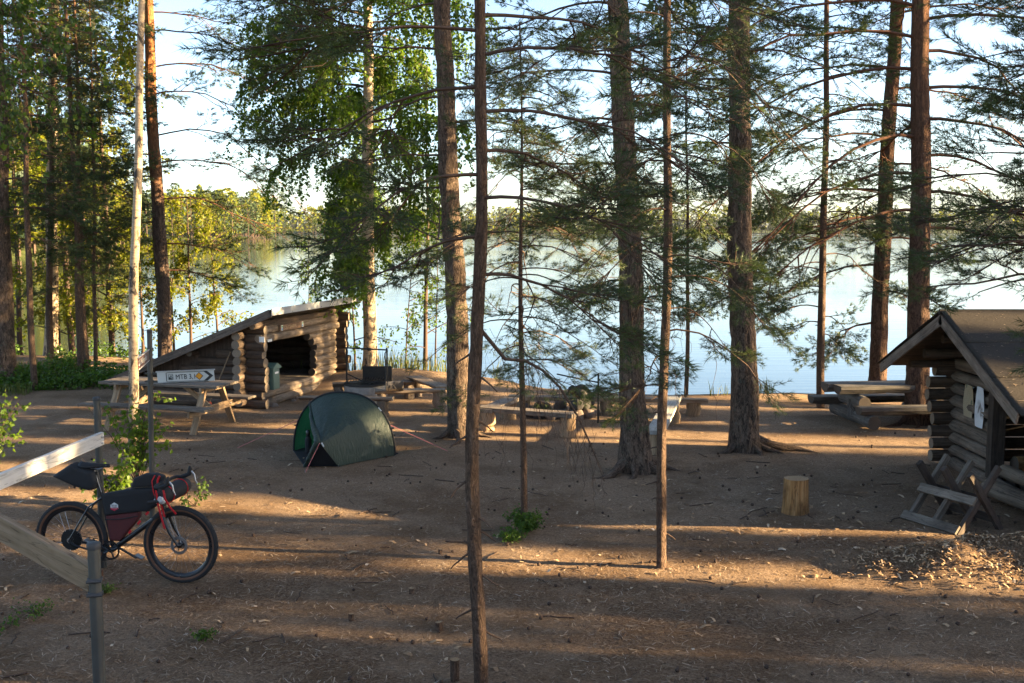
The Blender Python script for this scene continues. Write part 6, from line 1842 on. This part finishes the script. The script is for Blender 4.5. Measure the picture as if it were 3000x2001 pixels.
m = MB(); wbox(m, ctr_ - ay * (LH / 2 + 0.004), (LW * 0.8, 0.008, 0.018), Rs); m.build('sign_rail', M_steeld, arm)
F_ = ctr_ + az_ * 0.0045
def sq(x, y): return F_ + ax * x + ay * y
def flat(pts, name, mat, off=0.0):
    m = MB(); prism(m, pts, F_ + az_ * off, ax, ay, 0.0016); m.build(name, mat, arm)
# border: left arc bar, top and bottom lines, chevron head
for (x0, x1, y0, y1) in [(-0.228, 0.235, 0.048, 0.053), (-0.228, 0.235, -0.053, -0.048), (-0.236, -0.228, -0.048, 0.048)]:
    flat([(x0, y0), (x1, y0), (x1, y1), (x0, y1)], 'border', M_signink)
flat([(0.215, -0.056), (0.262, -0.056), (0.335, 0.0), (0.262, 0.056), (0.215, 0.056), (0.285, 0.0)], 'chevron', M_signink, 0.0006)
flat([(0.115, 0), (0.165, -0.044), (0.215, 0), (0.165, 0.044)], 'diamond_border', M_signink)
flat([(0.123, 0), (0.165, -0.037), (0.207, 0), (0.165, 0.037)], 'diamond', M_signorange, 0.0012)
text(arm, 'MTB 3,1', sq(-0.122, -0.027) + az_ * 0.0005, ax, ay, 0.079, M_signink, 'lettering', 'LEFT', 0.0008, 0.92)
# cyclist pictogram in a frame
for (x0, x1, y0, y1) in [(-0.208, -0.150, 0.026, 0.030), (-0.208, -0.150, -0.030, -0.026), (-0.208, -0.204, -0.026, 0.026), (-0.154, -0.150, -0.026, 0.026)]:
    flat([(x0, y0), (x1, y0), (x1, y1), (x0, y1)], 'pictogram_frame', M_signink)
flat([(-0.204, -0.026), (-0.154, -0.026), (-0.172, -0.016), (-0.190, 0.000), (-0.204, -0.004)], 'pictogram_hill', M_signink)
m = MB()
for (cx, cy) in [(-0.186, 0.004), (-0.163, -0.012)]:
    tube(m, [sq(cx + 0.0075 * math.cos(a_), cy + 0.0075 * math.sin(a_)) for a_ in np.linspace(0, 6.283, 13)], 0.0016, 4)
tube(m, [sq(-0.186, 0.004), sq(-0.176, 0.002), sq(-0.163, -0.012)], 0.0018, 4); tube(m, [sq(-0.186, 0.016), sq(-0.174, 0.012), sq(-0.166, 0.002)], 0.003, 4)
tube(m, [sq(-0.164, 0.016), sq(-0.162, 0.018)], 0.005, 6)
m.build('pictogram_rider', M_signink, arm)
for v_ in (1094, 1117):
    m = MB(); p_ = spz(v_); tube(m, [p_ - zz_ * 0.014, p_ + zz_ * 0.014], 0.036, 16); c0_ = m.build('clamp', M_steel, po)
    m = MB(); tube(m, [p_ + V3(-0.06, -0.01, 0), p_ + V3(-0.03, -0.01, 0)], 0.010, 8); beam(m, p_ + V3(0.03, -0.012, 0), p_ + V3(0.14, -0.03, 0.002), 0.006, 0.022); m.build('bracket', M_steel, c0_)
# brown sign pointing towards the camera at the left
s0 = At(436, 1040, 11.75); s1 = At(404, 1066, 10.95)
ax2 = unit(s0 - s1); ay2 = unit(zz_ - ax2 * ax2[2]); az2 = np.cross(ax2, ay2)
if az2[0] < 0: pass
ctr2 = (s0 + s1) / 2
R2_ = np.stack([ax2, ay2, az2], 1)
LW2 = float(np.linalg.norm(s1 - s0))
m = MB(); wbox(m, ctr2, (LW2, 0.115, 0.006), R2_); a2_ = m.build('brown_sign', M_signbrown, sg)
for yy in (-0.06, 0.06):
    m = MB(); wbox(m, ctr2 + ay2 * yy, (LW2, 0.008, 0.02), R2_); m.build('sign_rail', M_zinc, a2_)
fdir = az2 if np.dot(az2, V3(0, 0, CAM_H) - ctr2) > 0 else -az2
tx2 = ax2 if np.dot(np.cross(ax2, ay2), fdir) > 0 else -ax2
text(a2_, '2,5 Selänpolku', ctr2 + fdir * 0.004 - tx2 * LW2 * 0.45 - ay2 * 0.027, tx2, ay2, 0.085, M_signface, 'lettering', 'LEFT', 0.0006, LW2 * 0.9 / 0.60)
for dz_ in (0.06, -0.06):
    m = MB(); p_ = spz(1038) + zz_ * dz_; tube(m, [p_ - zz_ * 0.012, p_ + zz_ * 0.012], 0.036, 16); m.build('clamp', M_steel, po)
# low rusty stub behind the near post
p_ = G(297, 1700); p_[2] = gz(p_)
t = thing('stake', p_, 'short rusty brown stake at the foot of the far rail post', 'stake')
m = MB(); tube(m, [p_ - zz_ * 0.05, p_ + zz_ * 0.10], 0.02, 8); m.build('stem', plain_mat('rust', (0.13, 0.055, 0.028), 0.9, var=0.3), t)

# ------------------------------------------------------------------ shrubs, saplings, ground cover
def shrub(label, base, n, H, spread, seed, mat=None, leafsize=0.05, per=26, name='birch_sapling', cat='shrub', group=None, up=0.9, stemr=0.006):
    rg = np.random.RandomState(seed)
    t = thing(name, base, label, cat, group)
    W, Lf, C = MB(), MB(), []
    for i in range(n):
        a_ = rg.uniform(0, 6.28); l = H * rg.uniform(0.5, 1.1)
        tp = base + V3(math.cos(a_) * spread * rg.uniform(0.2, 1), math.sin(a_) * spread * rg.uniform(0.2, 1), l * up)
        m0 = base + (tp - base) * 0.5 + V3(0, 0, 0.1 * l)
        P = np.array([base + V3(rg.normal(0, 0.03), rg.normal(0, 0.03), -0.03), m0, tp])
        u = np.linspace(0, 1, 7); Q = np.stack([np.interp(u, [0, 0.5, 1], P[:, k_]) for k_ in range(3)], 1)
        tube(W, Q, stemr * (1 - 0.7 * u), 4, False)
        for j in range(4):
            f = rg.uniform(0.25, 0.95); q = np.array([np.interp(f, u, Q[:, k_]) for k_ in range(3)])
            e = q + unit(rg.normal(size=3) + [0, 0, 0.3]) * l * 0.28
            tube(W, [q, e], [stemr * 0.4, stemr * 0.2], 3, False)
            ff = rg.uniform(0.1, 1, per // 5)[:, None]; C.append(q + (e - q) * ff + rg.normal(0, 0.015, (len(ff), 3)))
        ff = rg.uniform(0.25, 1, per // 3); C.append(np.stack([np.interp(ff, u, Q[:, k_]) for k_ in range(3)], 1) + rg.normal(0, 0.03, (len(ff), 3)))
    C = np.concatenate(C); C = C[C[:, 2] > base[2] + 0.02]
    add_leaves(Lf, C, leafsize, rg, 0.25)
    W.build('stems', M_twig, t, smooth=True); Lf.build('leaves', mat or M_leaf, t)
    return t
p_ = G(395, 1412); p_[2] = gz(p_)
shrub('bright birch sapling growing round the foot of the white birch', p_ + V3(0.05, -0.1, 0), 17, 1.3, 0.55, 71, M_leaf, 0.07, 36)
p_ = G(560, 1480); p_[2] = gz(p_)
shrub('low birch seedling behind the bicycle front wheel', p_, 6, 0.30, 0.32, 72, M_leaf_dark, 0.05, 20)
p_ = G(330, 1480); p_[2] = gz(p_)
shrub('leafy seedling tuft behind the bicycle saddle', p_, 12, 0.6, 0.4, 75, M_leaf, 0.065, 28)
p_ = G(-40, 1370); p_[2] = gz(p_)
shrub('green bush at the left edge below the slim pines', p_, 22, 1.0, 0.65, 73, M_leaf, 0.06, 40, name='leafy_bush')
p_ = G(1538, 1556); p_[2] = gz(p_)
shrub('bilberry tuft at the foot of the young thin pine', p_, 60, 0.22, 0.26, 74, M_berry, 0.03, 30, name='bilberry_tuft', stemr=0.003)
p_ = G(1500, 1585); p_[2] = gz(p_)
shrub('flat bilberry tuft in front of the young thin pine', p_, 30, 0.12, 0.22, 76, M_berry, 0.028, 24, name='bilberry_tuft', stemr=0.003)
for u_, v_, sd_, lab in [(598, 1873, 81, 'tiny green weed on the needle floor near the camera'), (20, 1840, 82, 'weeds at the left edge below the handrail'), (110, 1800, 83, 'weeds between the rail post and the left edge'), (310, 1740, 84, 'tiny weed beside the rail post')]:
    p_ = G(u_, v_); p_[2] = gz(p_)
    shrub(lab, p_, 14, 0.09, 0.12 if sd_ not in (82, 83) else 0.3, sd_, M_berry, 0.022, 18, name='weed', cat='plant', stemr=0.002)

def scatter(n, x0, x1, y0, y1, rg, dens=None):
    X = rg.uniform(x0, x1, n * 3); Y = rg.uniform(y0, y1, n * 3)
    if dens is not None:
        k_ = rg.rand(n * 3) < dens(X, Y); X, Y = X[k_], Y[k_]
    return X[:n], Y[:n]
# bilberry carpet on the left bank
rg = np.random.RandomState(91)
X, Y = scatter(9000, -13, -4.9, 20.5, 26.0, rg, lambda x, y: ((fbm(x * 0.6, y * 0.6, 8) > 0.44) & (y > 21.3 + 0.6 * (x + 9) * 0.35)).astype(float))
C = np.stack([X, Y, terr(X, Y) + rg.uniform(0.02, 0.26, len(X)) * (0.4 + vnoise(X * 1.5, Y * 1.5, 4))], 1)
C = np.repeat(C, 2, 0) + rg.normal(0, 0.06, (len(C) * 2, 3)); 
m = MB(); add_leaves(m, C, 0.07, rg, 0.0)
tag(m.build('bilberry_carpet', M_berry), 'green bilberry undergrowth on the bank left of the lean-to', kind='stuff')
# grass along the bank
def blades(n, x0, x1, y0, y1, h, rg, dens=None, wmul=1.0):
    X, Y = scatter(n, x0, x1, y0, y1, rg, dens); n = len(X)
    b = np.stack([X, Y, terr(X, Y)], 1); a_ = rg.uniform(0, 6.28, n); w = 0.005 * wmul
    l = h * rg.uniform(0.4, 1.2, n)
    d = np.stack([np.cos(a_), np.sin(a_), 0 * a_], 1); s_ = np.stack([-d[:, 1], d[:, 0], 0 * a_], 1)
    V = np.stack([b - s_ * w, b + s_ * w, b + d * (l * 0.15)[:, None] + V3(0, 0, 1) * (l * 0.6)[:, None] + s_ * w * 0.8, b + d * (l * 0.15)[:, None] + V3(0, 0, 1) * (l * 0.6)[:, None] - s_ * w * 0.8, b + d * (l * 0.42)[:, None] + V3(0, 0, 1) * l[:, None]], 1)
    idx = np.arange(n)[:, None] * 5
    m = MB(); t_ = np.repeat(rg.rand(n), 5)
    m.add(V.reshape(-1, 3), np.concatenate([idx + [0, 1, 2], idx + [0, 2, 3], idx + [3, 2, 4]]), None, 0, t_)
    return m
m = blades(600, -4.6, -0.3, 22.3, 23.6, 0.45, rg, lambda x, y: (vnoise(x * 2, y * 2, 3) > 0.42).astype(float), 1.6)
tag(m.build('shore_grass', M_grass), 'tall grass along the bank behind the fire ring', kind='stuff')
m = blades(2600, -12.5, -5.5, 20.6, 23.5, 0.22, rg, lambda x, y: (vnoise(x * 1.2, y * 1.2, 6) > 0.5).astype(float), 1.6)
tag(m.build('bank_grass', M_grass), 'short grass on the bank left of the lean-to', kind='stuff')
m = blades(200, 3.2, 6.0, 20.4, 20.8, 0.30, rg, lambda x, y: (vnoise(x * 3, y * 3, 9) > 0.6).astype(float), 1.6)
tag(m.build('reed_tufts', M_grass), 'few grass tufts at the water edge left of the log table', kind='stuff')

# ------------------------------------------------------------------ litter on the ground
def litter_mat(name, stops, rough=0.85):
    q = NT(name); q.fin(q.ramp(q.attr('tint'), stops), rough, spec=0.2); return q.m
M_litter = litter_mat('needle_litter', [(0.0, (0.06, 0.038, 0.025)), (0.35, (0.19, 0.122, 0.075)), (0.7, (0.34, 0.24, 0.155)), (0.9, (0.44, 0.34, 0.24)), (1.0, (0.55, 0.47, 0.38))])
M_chip = litter_mat('wood_chip', [(0.0, (0.10, 0.06, 0.035)), (0.3, (0.25, 0.155, 0.085)), (0.6, (0.42, 0.28, 0.16)), (0.93, (0.50, 0.38, 0.26)), (1.0, (0.60, 0.55, 0.48))])
def chips(X, Y, Z, L, W, rg, tilt=0.25, tint=None, th=None, bend=0.12):
    n = len(X)
    a_ = rg.uniform(0, 6.28, n)
    d = np.stack([np.cos(a_), np.sin(a_), rg.normal(0, tilt, n)], 1); d /= np.linalg.norm(d, axis=1, keepdims=True)
    s_ = np.stack([-np.sin(a_), np.cos(a_), rg.normal(0, tilt, n)], 1); s_ /= np.linalg.norm(s_, axis=1, keepdims=True)
    up_ = np.cross(d, s_); up_ *= np.sign(up_[:, 2:3])
    c = np.stack([X, Y, Z], 1); L = L[:, None]; W = W[:, None]
    V = np.stack([c - d * L / 2 - s_ * W / 2, c - d * L / 2 + s_ * W / 2, c + up_ * L * bend + s_ * W / 2, c + d * L / 2 + s_ * W * 0.3, c + d * L / 2 - s_ * W * 0.4, c + up_ * L * bend - s_ * W / 2], 1)
    idx = np.arange(n)[:, None] * 6
    m = MB(); t_ = np.repeat(rg.rand(n) if tint is None else tint, 6)
    if bend == 0: m.add(V.reshape(-1, 3), idx + [0, 1, 3, 4], None, 0, t_)
    else: m.add(V.reshape(-1, 3), np.concatenate([idx + [0, 1, 2, 5], idx + [5, 2, 3, 4]]), None, 0, t_)
    return m
def infront(X, Y): return (np.abs(X) < 0.52 * Y + 0.4)
n_ = 110000
X = rg.uniform(-7.5, 7.5, n_); Y = 5.6 + 13.5 * rg.uniform(0, 1, n_) ** 1.25
k_ = infront(X, Y) & (rg.rand(n_) < 0.35 + 0.9 * (vnoise(X * 1.1, Y * 1.1, 31)))
X, Y = X[k_], Y[k_]
m = chips(X, Y, terr(X, Y) + 0.004 + 0.006 * rg.rand(len(X)), rg.uniform(0.03, 0.08, len(X)), rg.uniform(0.003, 0.008, len(X)), rg, 0.15, np.clip(rg.beta(1.6, 1.9, len(X)), 0, 1), bend=0)
tag(m.build('needle_litter', M_litter), 'fallen pine needles and twigs covering the ground', kind='stuff')
X = rg.uniform(-6.5, 7.5, 5200); Y = 5.8 + 12 * rg.uniform(0, 1, 5200)
w_ = 0.12 + 0.9 * np.exp(-((X - 3.6) / 2.2) ** 2 - ((Y - 11.0) / 1.7) ** 2)
k_ = infront(X, Y) & (rg.rand(5200) < w_); X, Y = X[k_], Y[k_]
m = chips(X, Y, terr(X, Y) + 0.008, rg.uniform(0.03, 0.10, len(X)), rg.uniform(0.008, 0.035, len(X)), rg, 0.15, np.clip(rg.beta(1.4, 1.6, len(X)), 0, 1))
tag(m.build('scattered_chips', M_chip), 'bark flakes and pale wood chips scattered over the ground', kind='stuff')
X = rg.uniform(-6, 6.5, 900); Y = rg.uniform(6, 17, 900); k_ = infront(X, Y); X, Y = X[k_][:260], Y[k_][:260]
m = MB()
for x, y in zip(X, Y):
    r_ = rg.uniform(0.013, 0.022); lathe(m, [(0, -r_), (r_ * .8, -r_ * .5), (r_, 0), (r_ * .6, r_ * .7), (0, r_ * 1.1)], (x, y, float(terr(x, y)) + r_ * 0.7), 7, unit(rg.normal(size=3)))
tag(m.build('pine_cones', plain_mat('pine_cone', (0.06, 0.036, 0.024), 0.9, var=0.4, scale=50)), 'dark pine cones strewn over the ground', kind='stuff')
# sticks
m = MB()
for i in range(150):
    x, y = rg.uniform(-5, 6), rg.uniform(6.2, 16)
    if abs(x) > 0.5 * y: continue
    a_ = rg.uniform(0, 6.28); l = rg.uniform(0.08, 0.35); k = 5; tt = np.linspace(-0.5, 0.5, k)
    px = x + np.cos(a_) * l * tt + rg.normal(0, 0.008, k); py = y + np.sin(a_) * l * tt + rg.normal(0, 0.008, k)
    tube(m, np.stack([px, py, terr(px, py) + 0.008], 1), rg.uniform(0.003, 0.007), 5)
tag(m.build('sticks', M_twig, smooth=True), 'broken twigs lying on the ground', kind='stuff')

# needles and leaves fallen on the shed roof
n_ = 1500
X = rg.uniform(5.2, 9.4, n_); Y = YR - 2.0 * rg.uniform(0, 1, n_) ** 1.3
m = chips(X, Y, ZR - np.abs(Y - YR) * 0.42 + 0.028, rg.uniform(0.03, 0.07, n_), rg.uniform(0.004, 0.012, n_), rg, 0.1, np.clip(rg.beta(1.8, 1.6, n_), 0, 1), bend=0)
m.build('roof_litter', M_litter, ws, kind='stuff')
# ------------------------------------------------------------------ heap of wood chips
hc = V3(4.5, 9.98, 0.0)
def heap(x, y):
    dx = (x - hc[0]); dy = (y - hc[1])
    a_ = 0.30 * np.exp(-(dx - 0.25) ** 2 / 0.75 - dy ** 2 / 0.26) + 0.08 * np.exp(-(dx + 0.7) ** 2 / 0.35 - (dy + 0.05) ** 2 / 0.22) + 0.22 * np.exp(-(dx - 1.3) ** 2 / 0.5 - (dy + 0.35) ** 2 / 0.3)
    return a_ * (0.75 + 0.5 * vnoise(x * 4, y * 4, 5)) + 0.03 * (fbm(x * 9, y * 9, 6) - 0.5) * np.clip(a_ * 12, 0, 1) - 0.02
xs = np.linspace(hc[0] - 2.2, hc[0] + 2.6, 110); ys = np.linspace(hc[1] - 1.3, hc[1] + 1.1, 70)
A_x, A_y = np.meshgrid(xs, ys, indexing='ij'); Zh = terr(A_x, A_y) + heap(A_x, A_y)
t = thing('wood_chip_heap', hc, 'low heap of bark and wood chips at the right in the bright sun bar', 'chip heap')
m = MB(); grid(m, np.stack([A_x, A_y, Zh], -1)); m.build('mound', M_ground, t, smooth=True)
n_ = 12000
X = rg.uniform(hc[0] - 1.9, hc[0] + 2.3, n_); Y = rg.uniform(hc[1] - 1.1, hc[1] + 0.9, n_)
hh = heap(X, Y); k_ = rg.rand(n_) < np.clip(hh * 9, 0, 1); X, Y, hh = X[k_], Y[k_], hh[k_]
m = chips(X, Y, terr(X, Y) + hh + 0.012, rg.uniform(0.015, 0.075, len(X)), rg.uniform(0.004, 0.02, len(X)), rg, 0.4, np.clip(rg.beta(1.3, 2.0, len(X)), 0, 1))
m.build('chips', M_chip, t, kind='stuff')

# ------------------------------------------------------------------ the evening air over the lake
q = NT('evening_air')
vol = q.n('VolumePrincipled')
vol.inputs['Color'].default_value = (0.86, 0.93, 1.0, 1)
vol.inputs['Density'].default_value = 0.00003
vol.inputs['Anisotropy'].default_value = 0.2
q.t.nodes.remove(q.b)
q.l(vol.outputs[0], q.out.inputs['Volume'])
m = MB(); wbox(m, (0, 830, 18), (2960, 1860, 50))
tag(m.build('haze', q.m), 'thin bluish evening haze over the lake', kind='stuff')
bpy.context.view_layer.update()
